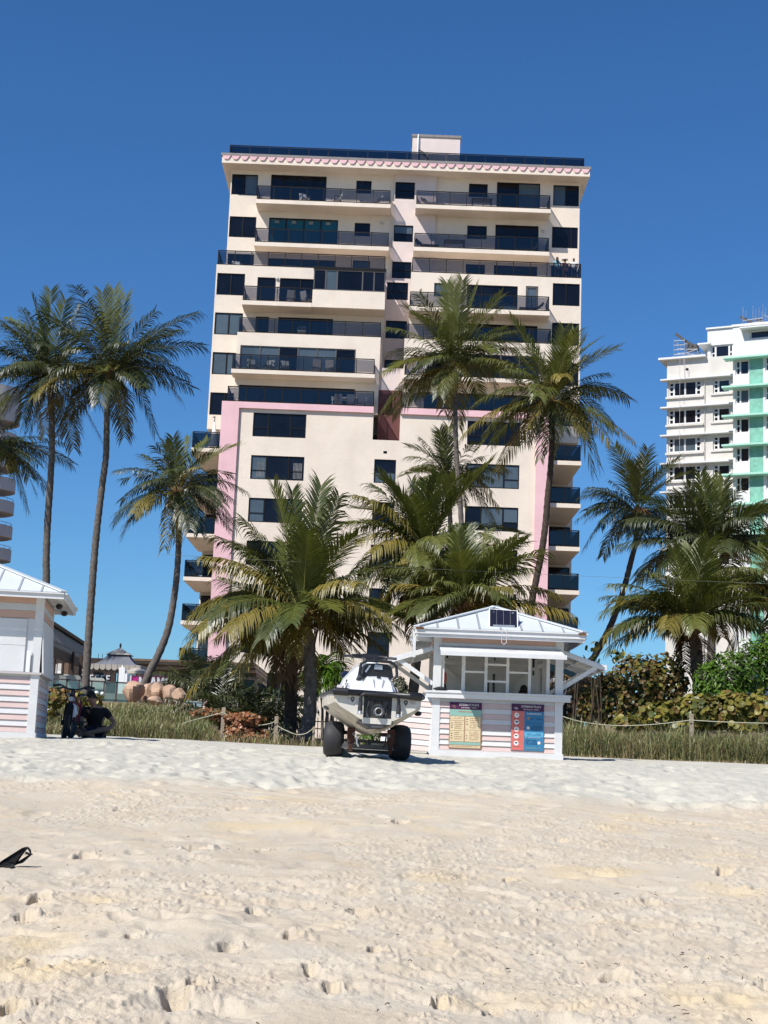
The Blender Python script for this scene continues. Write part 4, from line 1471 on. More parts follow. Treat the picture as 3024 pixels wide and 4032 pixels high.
def lounge_chair(name, label, px, py, Y, r):
    t = thing(name, label, 'chair')
    mb = MB()
    mb.hexa([(-.4, -.45, .3), (.4, -.45, .3), (.36, .35, .22), (-.36, .35, .22), (-.4, -.45, .4), (.4, -.45, .4), (.36, .35, .32), (-.36, .35, .32)])
    mb.build('seat', MAT['rattan'], t)
    mb = MB()
    ring_ = lambda y, z, w: [Vector((-w, y, z)), Vector((w, y, z)), Vector((w, y + .07, z)), Vector((-w, y + .07, z))]
    mb.loft([ring_(.3, .25, .34), ring_(.42, .6, .42), ring_(.52, .95, .40), ring_(.56, 1.06, .30)], True)
    mb.build('backrest', MAT['rattan'], t)
    for s in (-1, 1):
        mb = MB()
        mb.tube([(s * .42, -.42, 0), (s * .43, -.42, .56), (s * .44, .2, .60), (s * .42, .45, .7)], .025, 6)
        mb.build('armrest', MAT['chair'], t)
        mb = MB()
        mb.tube([(s * .36, .35, 0), (s * .36, .34, .3)], .022, 6)
        mb.build('leg', MAT['chair'], t)
    t.location = at(px, py, Y)
    t.location.z = zd
    t.rotation_euler = (0, 0, r)
    t.scale = (.8, .8, .68)
    return t


lc = lounge_chair('lounge_chair', 'grey rattan lounge chair behind the balustrade beside the leaning palm trunk', 308, 2700, 62, PI - .3)
for px, r, lb in ((212, PI + .4, 'grey rattan lounge chair nearest the left kiosk'), (252, PI - .2, 'grey rattan lounge chair at the middle of the balustrade'), (372, .2, 'grey rattan lounge chair right of the palm trunk')):
    q = at(px, 2700, 62)
    dup(lc, (q.x, 62.5, zd), r, lb).scale = (.8, .8, .68)
# coffee sign


def block_text(txt, x0, z0, h, w, gap, y0, y1, name, mat, parent, slant=0.0):
    """solid block capitals, one mesh per letter"""
    segs = {'I': [(.5, 0, .5, 1)], 'M': [(.08, 0, .08, 1), (.92, 0, .92, 1), (.1, .97, .5, .3), (.5, .3, .9, .97)], 'A': [(.04, 0, .45, 1), (.96, 0, .55, 1), (.2, .33, .8, .33)],
            'C': [(.08, .05, .08, .95), (.1, .92, .95, .92), (.1, .08, .95, .08)], 'O': [(.08, .05, .08, .95), (.92, .05, .92, .95), (.1, .92, .9, .92), (.1, .08, .9, .08)],
            'F': [(.1, 0, .1, 1), (.1, .92, .95, .92), (.1, .5, .8, .5)], 'E': [(.1, 0, .1, 1), (.1, .92, .95, .92), (.1, .5, .82, .5), (.1, .08, .95, .08)]}
    x = x0
    for ch in txt:
        if ch == ' ':
            x += w * .6
            continue
        wd = w * (0.42 if ch == 'I' else (1.25 if ch == 'M' else 1))
        mb = MB()
        for i, (a, b, c, d) in enumerate(segs[ch]):
            off = .002 * i
            mb.bar((x + a * wd, y0 - off, z0 + b * h + (x - x0) * slant), (x + c * wd, y0 - off, z0 + d * h + (x - x0) * slant), h * .19, y1 - y0, (0, 1, 0))
        mb.build(name, MAT[mat], parent)
        x += wd + gap
    return x


cs = thing('coffee_sign', 'dark cafe sign with pale block letters reading COFFEE', 'sign', tuple(at(370, 2675, 76)))
a, b = at(300, 2640, 76), at(432, 2700, 76)
mb = MB()
mb.box(a.x, b.x, 76, 76.12, b.z, a.z)
mb.build('sign_board', MAT['darkwood'], cs)
p = at(310, 2683, 76)
block_text('COFFEE', p.x, p.z, at(310, 2655, 76).z - p.z, .185, .10, 75.9, 75.98, 'letter', 'letter', cs)
# two lit bulbs and globes
for i, (px, py, Y, r_, lb) in enumerate(((384, 2632, 70, .075, 'glowing warm bulb under the cafe parasol, left of the pair'), (400, 2633, 70, .075, 'glowing warm bulb under the cafe parasol, right of the pair'))):
    p = at(px, py, Y)
    t = thing('hanging_bulb', lb, 'lamp', tuple(p), group=None)
    mb = MB()
    mb.ball(p, r_)
    mb.build('bulb', MAT['bulb'], t, True)
    mb = MB()
    mb.tube([p + Vector((0, 0, r_ * .8)), p + Vector((0, 0, .7))], .012, 5)
    mb.build('cord', MAT['black'], t)
for px, py, r_, lb in ((380, 2729, .085, 'white globe light on a short stake in dune grass, larger'), (403, 2731, .07, 'white globe light on a short stake in dune grass, right'), (282, 2736, .07, 'white globe light on a stake above the bicycles')):
    p = at(px, py, 54)
    t = thing('globe_light', lb, 'lamp', tuple(p))
    mb = MB()
    mb.ball(p, r_)
    mb.build('globe', MAT['whiteclean'], t, True)
    mb = MB()
    mb.tube([p, (p.x, p.y, gz(p.x, p.y) - .05)], .015, 5)
    mb.build('stake', MAT['black'], t)

# big market parasol
pc = at(432, 2560, 68)
pr = thing('market_parasol', 'large taupe parasol with scalloped valance at the cafe', 'parasol', (pc.x + .1, 68, zd))
el, er = at(332, 2625, 66), at(545, 2612, 66)
wv = (er.x - el.x) / 2
cx = (er.x + el.x) / 2
zc, ze = at(432, 2576, 68).z, at(440, 2612, 66).z
corn = [Vector((cx - wv, 68 - wv, ze)), Vector((cx + wv, 68 - wv, ze)), Vector((cx + wv, 68 + wv, ze)), Vector((cx - wv, 68 + wv, ze))]
mid = [Vector((cx + s * .42, 68 + q * .42, zc)) for s, q in ((-1, -1), (1, -1), (1, 1), (-1, 1))]
mb = MB()
N = 6
for i in range(4):
    a0, a1, b0, b1 = corn[i], corn[(i + 1) % 4], mid[i], mid[(i + 1) % 4]
    secs = []
    for j in range(N + 1):
        f = j / N
        sag = -.16 * math.sin(PI * f)
        secs.append([a0.lerp(b0, f).lerp(a1.lerp(b1, f), k / 6) + Vector((0, 0, sag * (1 + .35 * math.sin(PI * k / 6)))) for k in range(7)])
    mb.loft(secs, False, 0, False)
cpy = mb.build('canopy', MAT['canvasdark'], pr, True)
mb = MB()
apx = Vector((cx, 68, at(432, 2553, 68).z))
for i in range(4):
    q0, q1 = mid[i] + (mid[i] - apx) * .35 + Vector((0, 0, .06)), mid[(i + 1) % 4] + (mid[(i + 1) % 4] - apx) * .35 + Vector((0, 0, .06))
    mb.add([q0, q1, apx + Vector((0, 0, .05))], [(0, 1, 2)])
mb.build('vent_cap', MAT['canvas'], cpy)
for i in range(4):
    a0, a1 = corn[i], corn[(i + 1) % 4]
    n_ = 9
    for k in range(n_):
        p0, p1 = a0.lerp(a1, k / n_ + .004), a0.lerp(a1, (k + 1) / n_ - .004)
        dn = Vector((0, 0, -.26))
        out_ = (a0.lerp(a1, .5) - Vector((cx, 68, ze))).normalized() * .02
        mb = MB()
        mb.prism([p0, p1, p1 + dn * .7, p0.lerp(p1, .75) + dn * .95, p0.lerp(p1, .5) + dn, p0.lerp(p1, .25) + dn * .95, p0 + dn * .7], out_)
        mb.build('valance_flap', MAT['canvas'], cpy)
mb = MB()
mb.tube([(cx, 68, zd), (cx, 68, zc)], .05, 8)
mb.ball(apx + Vector((0, 0, .14)), .05, .05, .12)
mb.build('pole', MAT['darksteel'], pr)

# I love Miami letters
ms = thing('miami_sign', 'wine red board with white letters I MIAMI and magenta heart', 'sign', tuple(at(600, 2715, 64)))
a, b = at(505, 2657, 64), at(656, 2712, 64)
mb = MB()
mb.box(a.x, b.x, 64.1, 64.25, b.z - .12, a.z)
mb.build('sign_board', MAT['wine'], ms)
p, q = at(510, 2699, 64), at(510, 2660, 64)
hgt = q.z - p.z
block_text('I', p.x - .02, p.z, hgt, .30, 0, 63.95, 64.08, 'letter', 'letter', ms)
hc = at(530.5, 2679, 64)
mb = MB()
poly = []
for k in range(28):
    t_ = 2 * PI * k / 28
    poly.append((hc.x + .0185 * 16 * math.sin(t_) ** 3 * .52 / .52 * .56, 63.93, hc.z + .0185 * .72 * (13 * math.cos(t_) - 5 * math.cos(2 * t_) - 2 * math.cos(3 * t_) - math.cos(4 * t_))))
mb.prism(poly, (0, .14, 0))
mb.build('heart', MAT['magenta'], ms)
p = at(548, 2703, 64)
block_text('MIAMI', p.x, p.z, hgt * .97, .215, .07, 63.95, 64.08, 'letter', 'letter', ms)
# white pylons beside it
for (x0, y0, x1, y1, lb) in ((471, 2628, 489, 2708, 'tall white flat post left of the Miami letters'), (492, 2653, 500, 2702, 'short white post just left of the Miami letters')):
    a, b = at(x0, y0, 63), at(x1, y1, 63)
    t = thing('white_post', lb, 'post', (a.x, 63, gz(a.x, 63)))
    mb = MB()
    mb.box(a.x, b.x, 62.9, 63.15, gz(a.x, 63) - .1, a.z)
    mb.build('panel', MAT['whiteclean'], t)
    mb = MB()
    mb.tube([((a.x + b.x) / 2, 63, a.z), ((a.x + b.x) / 2, 63, a.z + .12)], [.05, .01], 6)
    mb.build('finial', MAT['whiteclean'], t)
# second, taupe awning behind letters and low tan building
for (x0, y0, x1, y1, Y, lb) in ((495, 2622, 585, 2657, 67, 'low taupe umbrella canopy behind the Miami letters'),):
    a, b = at(x0, y0, Y), at(x1, y1, Y)
    t = thing('cafe_umbrella', lb, 'parasol', ((a.x + b.x) / 2, Y, zd))
    mb = MB()
    cxu = (a.x + b.x) / 2
    rr = (b.x - a.x) / 2
    mb.tube([(cxu, Y, b.z), (cxu, Y, b.z + .12), (cxu, Y, a.z)], [rr, rr * .98, .05], 12, caps=False)
    mb.build('canopy', MAT['canvas'], t)
    mb = MB()
    mb.tube([(cxu, Y, zd - 1), (cxu, Y, a.z)], .035, 6)
    mb.build('pole', MAT['darksteel'], t)
low = thing('low_pavilion', 'long low tan building with brown flat eaves behind the boulders', 'building', tuple(at(700, 2700, 82)))
x0, x1 = at(535, 2650, 82).x, at(1010, 2650, 82).x
for (ya, yb, m, dv, nm) in ((2598, 2607, 'brownwood', -1.2, 'roof'), (2607, 2617, 'tanwall', -1.0, 'fascia'), (2617, 2625, 'brownwood', -.8, 'fascia'), (2625, 2636, 'tanwall', -.5, 'fascia'), (2636, 2652, 'brownwood', 0, 'wall'), (2652, 2664, 'tanwall', .05, 'wall'), (2664, 2740, 'pane', .4, 'glazing')):
    za, zb = at(680, ya, 82 + dv).z, at(680, yb, 82 + dv).z
    mb = MB()
    mb.box(x0, x1, 82 + dv, 90, zb, za - .003)
    mb.build(nm, MAT[m], low)
for k in range(9):
    x = x0 + (x1 - x0) * k / 8
    mb = MB()
    mb.box(x - .1, x + .1, 82.2, 82.5, 1.5, at(680, 2664, 82).z)
    mb.build('column', MAT['tanwall'], low)

# boulders


def boulder(label, cx, cy, w, h, Y, seed, d=1.2):
    p = at(cx, cy, Y)
    s = Y / F_PX
    rx, rz = w * s / 2, h * s / 2
    t = thing('boulder', label, 'boulder', tuple(p), group='boulders under the Miami letters')
    rs = np.random.RandomState(seed)
    nu, nv = 22, 14
    rings = []
    planes = [(Vector((rs.randn(), rs.randn(), rs.randn())).normalized(), .68 + .28 * rs.rand()) for _ in range(15)]
    for j in range(nv + 1):
        th = PI * j / nv
        ring_ = []
        for i in range(nu):
            ph = 2 * PI * i / nu
            n_ = Vector((math.sin(th) * math.cos(ph), math.sin(th) * math.sin(ph), -math.cos(th)))
            r = 1.0
            for pn, d_ in planes:
                c = n_.dot(pn)
                if c > 0.05:
                    r = min(r, d_ / c)
            r *= 1 + .05 * float(vnoise(ph * 2 + seed, th * 3))
            ring_.append(p + Vector((n_.x * rx * r, n_.y * rx * d * r, n_.z * rz * r * 1.15)))
        rings.append(ring_)
    mb = MB()
    mb.loft(rings, True, 0, False)
    mb.build('rock', MAT['rock'], t, 22)


for i, (cx_, cy_, w_, h_, Y_, lb) in enumerate(((525, 2733, 92, 66, 61, 'big tan boulder left of the leaning palm trunk'), (588, 2742, 75, 62, 62, 'tan boulder right behind the leaning palm trunk'), (628, 2735, 74, 60, 61.5, 'largest tan boulder with a flat shoulder, third from left'),
                                               (668, 2744, 66, 56, 61, 'tan wedge shaped boulder, fourth from left'), (706, 2750, 60, 46, 60, 'tan boulder at the right end of the row'), (610, 2768, 60, 26, 58, 'small flat tan boulder below the others'), (735, 2790, 40, 20, 56, 'small orange boulder in the dune grass'))):
    boulder(lb, cx_, cy_ - 8, w_ * 1.08, h_ * 1.25, Y_ - 6, 11 + i)
# pale storage box and small utility things on the dune
for (x0, y0, x1, y1, Y, m, nm, lb, ct) in ((743, 2765, 794, 2792, 54, 'dress', 'storage_box', 'pale blue grey storage box in the grass before small palms', 'box'), (926, 2745, 936, 2810, 56, 'whiteclean', 'white_marker', 'thin white marker post among the small palms', 'post')):
    a, b = at(x0, y0, Y), at(x1, y1, Y)
    t = thing(nm, lb, ct, (a.x, Y, gz(a.x, Y)))
    mb = MB()
    mb.box(a.x, b.x, Y, Y + (b.x - a.x) * .7, b.z - .3, a.z)
    mb.build('body', MAT[m], t)
    mb = MB()
    mb.box(a.x - .02, b.x + .02, Y - .02, Y + (b.x - a.x) * .7 + .02, a.z + .001, a.z + .05)
    mb.build('lid', MAT[m], t)
    if nm == 'storage_box':
        mb = MB()
        mb.box((a.x + b.x) / 2 - .02, (a.x + b.x) / 2 + .03, Y - .03, Y, b.z, a.z - .02)
        mb.build('latch', MAT['black'], t)


# ------------------------------------------------------------------ beach kiosks
def kiosk(root_name, label, origin, yaw, style):
    Mk = Matrix.Translation(Vector(origin)) @ Matrix.Rotation(yaw, 4, 'Z')
    K = thing(root_name, label, 'kiosk', origin, 0)
    W, D = 2.15, 2.15
    left = style == 'closed'

    def bx(name, mat, x0, x1, y0, y1, z0, z1, parent=None):
        mb = MB(Mk)
        mb.box(x0, x1, y0, y1, z0, z1)
        return mb.build(name, MAT[mat], parent or K)

    def boards(side, z0, z1, n, start, mats=('boardpink', 'boardwhite'), a0=.09, a1=None, trim=0.0):
        """lapped siding, each board a piece: bottom edge proud"""
        L = W if side in 'fb' else D
        a1 = L - .09 if a1 is None else a1
        p = (z1 - z0) / n
        for i in range(n):
            za, zb = z0 + i * p + .003, z0 + (i + 1) * p
            m = mats[(i + start) % 2]
            o0, o1 = .030 + RNG.uniform(-.002, .002), .010
            mb = MB(Mk)
            if side == 'f':
                mb.hexa([(a0, -o0, za), (a1, -o0, za), (a1, .02, za), (a0, .02, za), (a0, -o1, zb), (a1, -o1, zb), (a1, .02, zb), (a0, .02, zb)])
            elif side == 'r':
                mb.hexa([(W + o0, a0, za), (W + o0, a1, za), (W - .02, a1, za), (W - .02, a0, za), (W + o1, a0, zb), (W + o1, a1, zb), (W - .02, a1, zb), (W - .02, a0, zb)])
            elif side == 'l':
                mb.hexa([(-o0, a1, za), (-o0, a0, za), (.02, a0, za), (.02, a1, za), (-o1, a1, zb), (-o1, a0, zb), (.02, a0, zb), (.02, a1, zb)])
            else:
                mb.hexa([(a1, D + o0, za), (a0, D + o0, za), (a0, D - .02, za), (a1, D - .02, za), (a1, D + o1, zb), (a0, D + o1, zb), (a0, D - .02, zb), (a1, D - .02, zb)])
            mb.build('siding_board', MAT[m], K)

    ztop = 2.30 if left else 2.0
    cz = 1.04 if not left else 1.02
    for x in (0, W):
        for y in (0, D):
            sx = 1 if x == 0 else -1
            sy = 1 if y == 0 else -1
            bx('corner_post', 'white', min(x - .032 * sx, x + .10 * sx), max(x - .032 * sx, x + .10 * sx), min(y - .034 * sy, y + .10 * sy), max(y - .034 * sy, y + .10 * sy), -.12, ztop)
    # lower walls
    n = 10 if not left else 9
    st = 0
    bx('base_board', 'white', -.05, W + .05, -.055, -.034, -.12, .09)
    bx('base_board', 'white', W + .034, W + .055, -.05, D + .05, -.12, .09)
    bx('base_board', 'white', -.055, -.034, -.05, D + .05, -.12, .09)
    for s in 'frb':
        boards(s, .09, cz - .06, n, st)
    boards('l', .09, cz - .06, n, st)
    for nm, a in (('inner_lining', (.02, W - .02, .022, .05, 0, cz)), ('inner_lining', (.02, .05, .05, D - .05, 0, cz)), ('inner_lining', (W - .05, W - .02, .05, D - .05, 0, cz))):
        bx(nm, 'kioskin', *a)
    bx('floor', 'kioskin', .02, W - .02, .02, D - .02, -.06, 0)
    bx('back_wall', 'kioskin', .1, W - .1, D - .06, D - .01, 0, ztop)
    # roof: four slopes of standing-seam panels
    ov = .35 if not left else .36
    ez = 2.10 if not left else 2.31
    ax_, ay_, az_ = W / 2, D / 2, (2.63 if not left else 2.93)
    c = [Vector((-ov, -ov, ez)), Vector((W + ov, -ov, ez)), Vector((W + ov, D + ov, ez)), Vector((-ov, D + ov, ez))]
    ap = Vector((ax_, ay_, az_))
    mb = MB(Mk)
    mb.add(c + [ap - Vector((0, 0, .03))], [(0, 1, 4), (1, 2, 4), (2, 3, 4), (3, 0, 4), (3, 2, 1, 0)])
    roof_ = mb.build('roof', MAT['roofwhite'], K)
    nr = 8
    for i in range(4):
        a, b = c[i], c[(i + 1) % 4]
        mids = (a + b) / 2
        nrm = (b - a).cross(ap - a).normalized()
        if nrm.z < 0:
            nrm = -nrm
        ts = [k / nr for k in range(nr + 1)]

        def edge(t):                         # point on the hip line above eave parameter t
            f = 1 - abs(2 * t - 1)
            base = a.lerp(b, t)
            return base + (ap - mids) * f
        for k in range(nr):
            t0, t1 = ts[k] + .006, ts[k + 1] - .006
            q = [a.lerp(b, t0), a.lerp(b, t1), edge(t1), edge(t0)]
            off = nrm * (.010 + RNG.uniform(0, .006))
            pts = [p_ + off for p_ in q]
            if (q[2] - q[1]).length < .02:
                pts = pts[:2] + [pts[3]]
            if (q[3] - q[0]).length < .02:
                pts = pts[:3]
            mb = MB(Mk)
            mb.prism(pts, nrm * .012)
            mb.build('roof_panel', MAT['roofwhite'], roof_)
            if k:
                s0, s1 = a.lerp(b, ts[k]) + nrm * .012, edge(ts[k]) + nrm * .012
                mb = MB(Mk)
                mb.bar(s0, s1.lerp(s0, .04), .022, .045, nrm)
                mb.build('roof_rib', MAT['ribshade'], roof_)
        mb = MB(Mk)
        mb.bar(a + Vector((0, 0, .035)), ap + Vector((0, 0, .035)), .15, .022)
        mb.build('hip_cap', MAT['roofwhite'], roof_)
        mb = MB(Mk)
        e = (b - a).normalized()
        n2 = Vector((e.y, -e.x, 0))
        mb.bar(a + n2 * .012 - Vector((0, 0, .045)), b + n2 * .012 - Vector((0, 0, .045)), .022, .085)
        mb.bar(a + n2 * .03 - Vector((0, 0, .0)), b + n2 * .03 - Vector((0, 0, .0)), .045, .02)
        if not left:
            mb.bar(a - n2 * .02 - Vector((0, 0, .115)), b - n2 * .02 - Vector((0, 0, .115)), .022, .05)
        mb.build('fascia_board', MAT['white'], K)
        if left:
            for k in range(8):
                p_ = a.lerp(b, (k + .5) / 8)
                mb = MB(Mk)
                mb.bar(p_ - n2 * .02 - Vector((0, 0, .05)), p_ - n2 * (ov - .05) + Vector((0, 0, .05)), .05, .08)
                mb.build('rafter_tail', MAT['white'], K)
    if not left:
        # rusted corner irons
        for i in (0, 1):
            mb = MB(Mk)
            s = 1 if i == 0 else -1
            mb.box(min(c[i].x - .012 * s, c[i].x + .12 * s), max(c[i].x - .012 * s, c[i].x + .12 * s), -ov - .058, -ov - .03, ez - .02, ez + .012)
            mb.build('rusted_corner', MAT['rust'], roof_)
        bx('header_board', 'boardpinkshade', .1, W - .1, -.03, .04, 1.90, 2.0)
        bx('header_board', 'white', .1, W - .1, -.038, .03, 1.83, 1.897)
        bx('header_board', 'boardpinkshade', -.03, .04, .1, D - .1, 1.83, 2.0)
        bx('header_board', 'boardpinkshade', W - .04, W + .03, .1, D - .1, 1.83, 2.0)
        bx('ceiling', 'kioskin', .1, W - .1, .1, D - .1, 1.98, 2.0)
        # counter
        bx('counter', 'white', -.15, W + .15, -.13, .10, cz, cz + .035)
        bx('counter_apron', 'white', -.15, W + .15, -.115, -.094, cz - .085, cz - .003)
        bx('counter', 'white', -.17, -.036, -.11, D, cz + .002, cz + .033)
        bx('counter', 'white', W + .036, W + .17, -.11, D, cz + .002, cz + .033)
        for s in (0, 1):
            mb = MB(Mk)
            x = -.02 if s == 0 else W + .02
            dx = -.13 if s == 0 else .13
            mb.prism([(x, .3, cz - .002), (x + dx, .3, cz - .002), (x, .3, cz - .22)], (0, .04, 0))
            mb.build('bracket', MAT['white'], K)
        # service-window bars
        for x, w in ((.485, .06), (.87, .05), (1.24, .05), (1.615, .05)):
            bx('window_bar', 'white', x - w / 2, x + w / 2, .03, .07, cz + .036, 1.829)
        for x0, x1, z in ((.515, .845, 1.42), (.895, 1.215, 1.555), (.895, 1.215, 1.27), (1.265, 1.59, 1.435)):
            bx('window_bar', 'white', x0, x1, .033, .066, z - .017, z + .017)
        for x in (.1, W - .25):
            bx('jamb', 'white', x, x + .055, .0, .09, cz + .036, 1.83)
        bx('sill', 'whiteclean', .1, .52, -.06, .02, cz + .036, cz + .05)
        # inner braces on the back wall
        for a, b in (((.12, 1.75), (1.05, .95)), ((W - .12, 1.75), (1.1, .95))):
            mb = MB(Mk)
            mb.bar((a[0], D - .075, a[1]), (b[0], D - .075 - (.004 if a[0] > 1 else 0), b[1]), .02, .075, (0, 1, 0))
            mb.build('inner_brace', MAT['kioskin'], K)
        bx('inner_rail', 'kioskin', .1, W - .1, D - .1, D - .062, 1.66, 1.74)
        bx('inner_post', 'white', W - .42, W - .28, 1.3, 1.42, 0, 1.98)
        mb = MB(Mk)
        mb.tube([(.25, 1.2, 1.84), (1.0, 1.1, 1.85), (1.75, 1.2, 1.82)], .05, 8)
        mb.tube([(.27, 1.2, 1.84), (.25, 1.2, 1.72)], .02, 6)
        mb.tube([(1.08, 1.1, 1.84), (1.1, 1.1, 1.70)], .015, 6)
        mb.build('rolled_cover', MAT['black'], K)
        mb = MB(Mk)
        mb.ball((1.78, 1.0, 1.80), .09, .06, .07)
        mb.tube([(1.78, 1.0, 1.74), (1.78, 1.0, 1.60)], .02, 6)
        mb.tube([(1.78, 1.0, 1.54), (1.78, 1.0, 1.46)], .018, 6)
        mb.build('hanging_fan', MAT['black'], K)
        # awning shutters propped open on three sides
        mb = MB(Mk)
        mb.hexa([(.06, -.80, 1.655), (W - .02, -.80, 1.655), (W - .02, -.04, 1.82), (.06, -.04, 1.82), (.06, -.80, 1.675), (W - .02, -.80, 1.675), (W - .02, -.04, 1.84), (.06, -.04, 1.84)])
        aw = mb.build('awning', MAT['white'], K)
        mb = MB(Mk)
        mb.box(.05, W - .01, -.825, -.802, 1.625, 1.69)
        mb.box(.05, W - .01, -.80, -.74, 1.677, 1.70)
        mb.build('awning_edge', MAT['white'], aw)
        for x in (.10, W - .06):
            mb = MB(Mk)
            mb.bar((x, -.72, 1.66), (x, -.04, 1.72), .03, .05)
            mb.build('awning_rib', MAT['white'], aw)
        for s in (-1, 1):
            def X(t):
                return -t if s < 0 else W + t
            mb = MB(Mk)
            P_ = [(X(.04), .10, 1.83), (X(.76), .10, 1.60), (X(.76), D - .1, 1.60), (X(.04), D - .1, 1.83)]
            mb.prism(P_, (0, 0, .02))
            aw = mb.build('awning', MAT['white'], K)
            for y in (.10, 1.05, D - .1):
                mb = MB(Mk)
                mb.bar((X(.04), y, 1.80), (X(.77), y, 1.565), .035, .075)
                mb.build('awning_rib', MAT['white'], aw)
            mb = MB(Mk)
            mb.bar((X(.775), .08, 1.585), (X(.775), D - .08, 1.585), .025, .09)
            mb.bar((X(.35), .12, 1.71), (X(.35), D - .12, 1.71), .03, .05)
            mb.build('awning_edge', MAT['white'], aw)
            for y in (.14, D - .16):
                mb = MB(Mk)
                mb.bar((X(.03), y, 1.20), (X(.62), y, 1.585), .035, .07)
                mb.build('strut', MAT['white'], K)
        # downpipe at the left back
        mb = MB(Mk)
        mb.box(-.40, -.35, -.18, -.12, 1.62, 2.07)
        mb.box(-.44, -.28, -.17, -.14, 1.90, 1.915)
        mb.build('downpipe', MAT['white'], K)
        # cable loop under the solar panel
        mb = MB(Mk)
        mb.tube([(1.10, -.45, 2.13), (1.085, -.47, 2.0), (1.08, -.47, 1.90), (1.12, -.47, 1.865), (1.16, -.47, 1.90), (1.165, -.47, 2.0), (1.17, -.45, 2.13)], .007, 5)
        mb.build('cable', MAT['greyconc'], K)
        # sagging side door swung open at the left front corner
        d = Matrix.Translation(Vector((-.05, .12, 0))) @ Matrix.Rotation(math.radians(-24), 4, 'Z') @ Matrix.Rotation(math.radians(3.4), 4, 'Y')
        Md = Mk @ d
        mb = MB(Md)
        mb.box(-.92, 0, .012, .035, .045, cz - .06)
        door = mb.build('door', MAT['boardwhite'], K)
        nb = 10
        p = (cz - .06 - .05) / nb
        for i in range(nb):
            mb = MB(Md)
            za, zb = .05 + i * p + .003, .05 + (i + 1) * p
            mb.hexa([(-.92, -.018, za), (0, -.018, za), (0, .01, za), (-.92, .01, za), (-.92, 0, zb), (0, 0, zb), (0, .01, zb), (-.92, .01, zb)])
            mb.build('door_board', MAT[('boardpink', 'boardwhite')[i % 2]], door)
        mb = MB(Md)
        mb.box(-.012, .03, -.03, .04, .03, cz - .05)
        mb.build('door_stile', MAT['white'], door)
    else:
        boards('f', 1.92, 2.28, 3, 0, ('boardpinkshade', 'boardwhite'))
        boards('r', 1.92, 2.28, 3, 0, ('boardpinkshade', 'boardwhite'), a0=.02, a1=D - .02)
        boards('l', 1.92, 2.28, 3, 0, ('boardpinkshade', 'boardwhite'))
        bx('counter', 'greyconc', -.06, W + .07, -.075, .04, cz - .005, cz + .03)
        bx('counter', 'greyconc', W + .034, W + .085, -.05, D + .02, cz - .003, cz + .028)
        bx('shutter_backing', 'white', .1, W - .1, .0, .04, cz + .03, 1.92)
        for x0, x1 in ((.12, 1.0), (1.02, 1.93)):
            bx('shutter_panel', 'white', x0, x1, -.028, -.002, 1.48, 1.905)
        for x0, x1 in ((.12, .70), (.715, 1.30), (1.315, 1.93)):
            bx('shutter_panel', 'white', x0, x1, -.030, -.002, cz + .035, 1.475)
        bx('prop_stick', 'whiteclean', 1.965, 2.03, -.072, -.045, cz + .032, 1.40)
        # side shutter hanging out over the counter
        mb = MB(Mk)
        mb.hexa([(W + .10, -.02, cz + .01), (W + .10, D + .02, cz + .01), (W + .075, D + .02, cz + .01), (W + .075, -.02, cz + .01),
                 (W + .035, -.02, 1.91), (W + .035, D + .02, 1.91), (W + .01, D + .02, 1.91), (W + .01, -.02, 1.91)])
        mb.build('side_shutter', MAT['white'], K)
        bx('side_frame', 'white', W - .03, W + .01, .0, D, cz, 1.92)
        bx('side_frame', 'white', -.01, .03, .0, D, cz, 1.92)
        mb = MB(Mk)
        mb.tube([(1.62, -.06, .02), (1.60, -.062, -.03), (1.62, -.063, -.07)], .008, 5)
        mb.ball((W - .06, -.06, .0), .022, .012, .022)
        mb.build('rope_eye', MAT['greyconc'], K)
        for y in (.9, 2.2):
            mb = MB(Mk)
            mb.ball((W + .2, y, 2.22), .06, .06, .05)
            mb.build('eave_lamp', MAT['black'], K)
    return K, Mk


KX, KY, KZ = 0.975, 25.3, 0.15
kio, KM = kiosk('beach_kiosk', 'white and pink beach kiosk with open shutters and solar panel', (KX, KY, KZ), 0.0, 'open')
LKy = math.radians(8)
lx = Vector((-5.49, 24.0, 0.155)) - Matrix.Rotation(LKy, 3, 'Z') @ Vector((2.15, 0, 0))
kiosk('beach_kiosk', 'closed white and pink beach kiosk cut off at the left edge', tuple(lx), LKy, 'closed')

# solar panel on the kiosk roof
sp = thing('solar_panel', 'small solar panel standing on the white kiosk roof', 'solar panel', tuple(KM @ Vector((1.12, .1, 2.32))))
n_ = Vector((0, -.95, 1.0)).normalized()
tl = math.radians(52)
Ms = KM @ Matrix.Translation(Vector((1.135, -.06, 2.33))) @ Matrix.Rotation(math.radians(2), 4, 'Y') @ Matrix.Rotation(tl, 4, 'X') @ Matrix.Scale(1.22, 4)
mb = MB(Ms)
mb.box(-.203, .203, -.182, .176, -.012, .012)
fr_ = mb.build('frame', MAT['whiteclean'], sp)
for i in range(4):
    for j in range(2):
        mb = MB(Ms)
        mb.box(-.19 + i * .096, -.19 + i * .096 + .091, -.165 + j * .166, -.165 + j * .166 + .162, .013, .017)
        mb.build('cell', MAT['solar'], fr_)
mb = MB(Ms)
mb.box(-.19, .19, -.163, .163, .0122, .0128)
mb.build('busbar_sheet', MAT['solarline'], fr_)
mb = MB(KM)
mb.bar((.97, .02, 2.30), (.97, .02, 2.46), .03, .03)
mb.bar((1.30, .02, 2.30), (1.30, .02, 2.46), .03, .03)
mb.bar((.95, -.18, 2.20), (1.32, -.18, 2.20), .06, .04)
mb.build('bracket', MAT['steel'], sp)


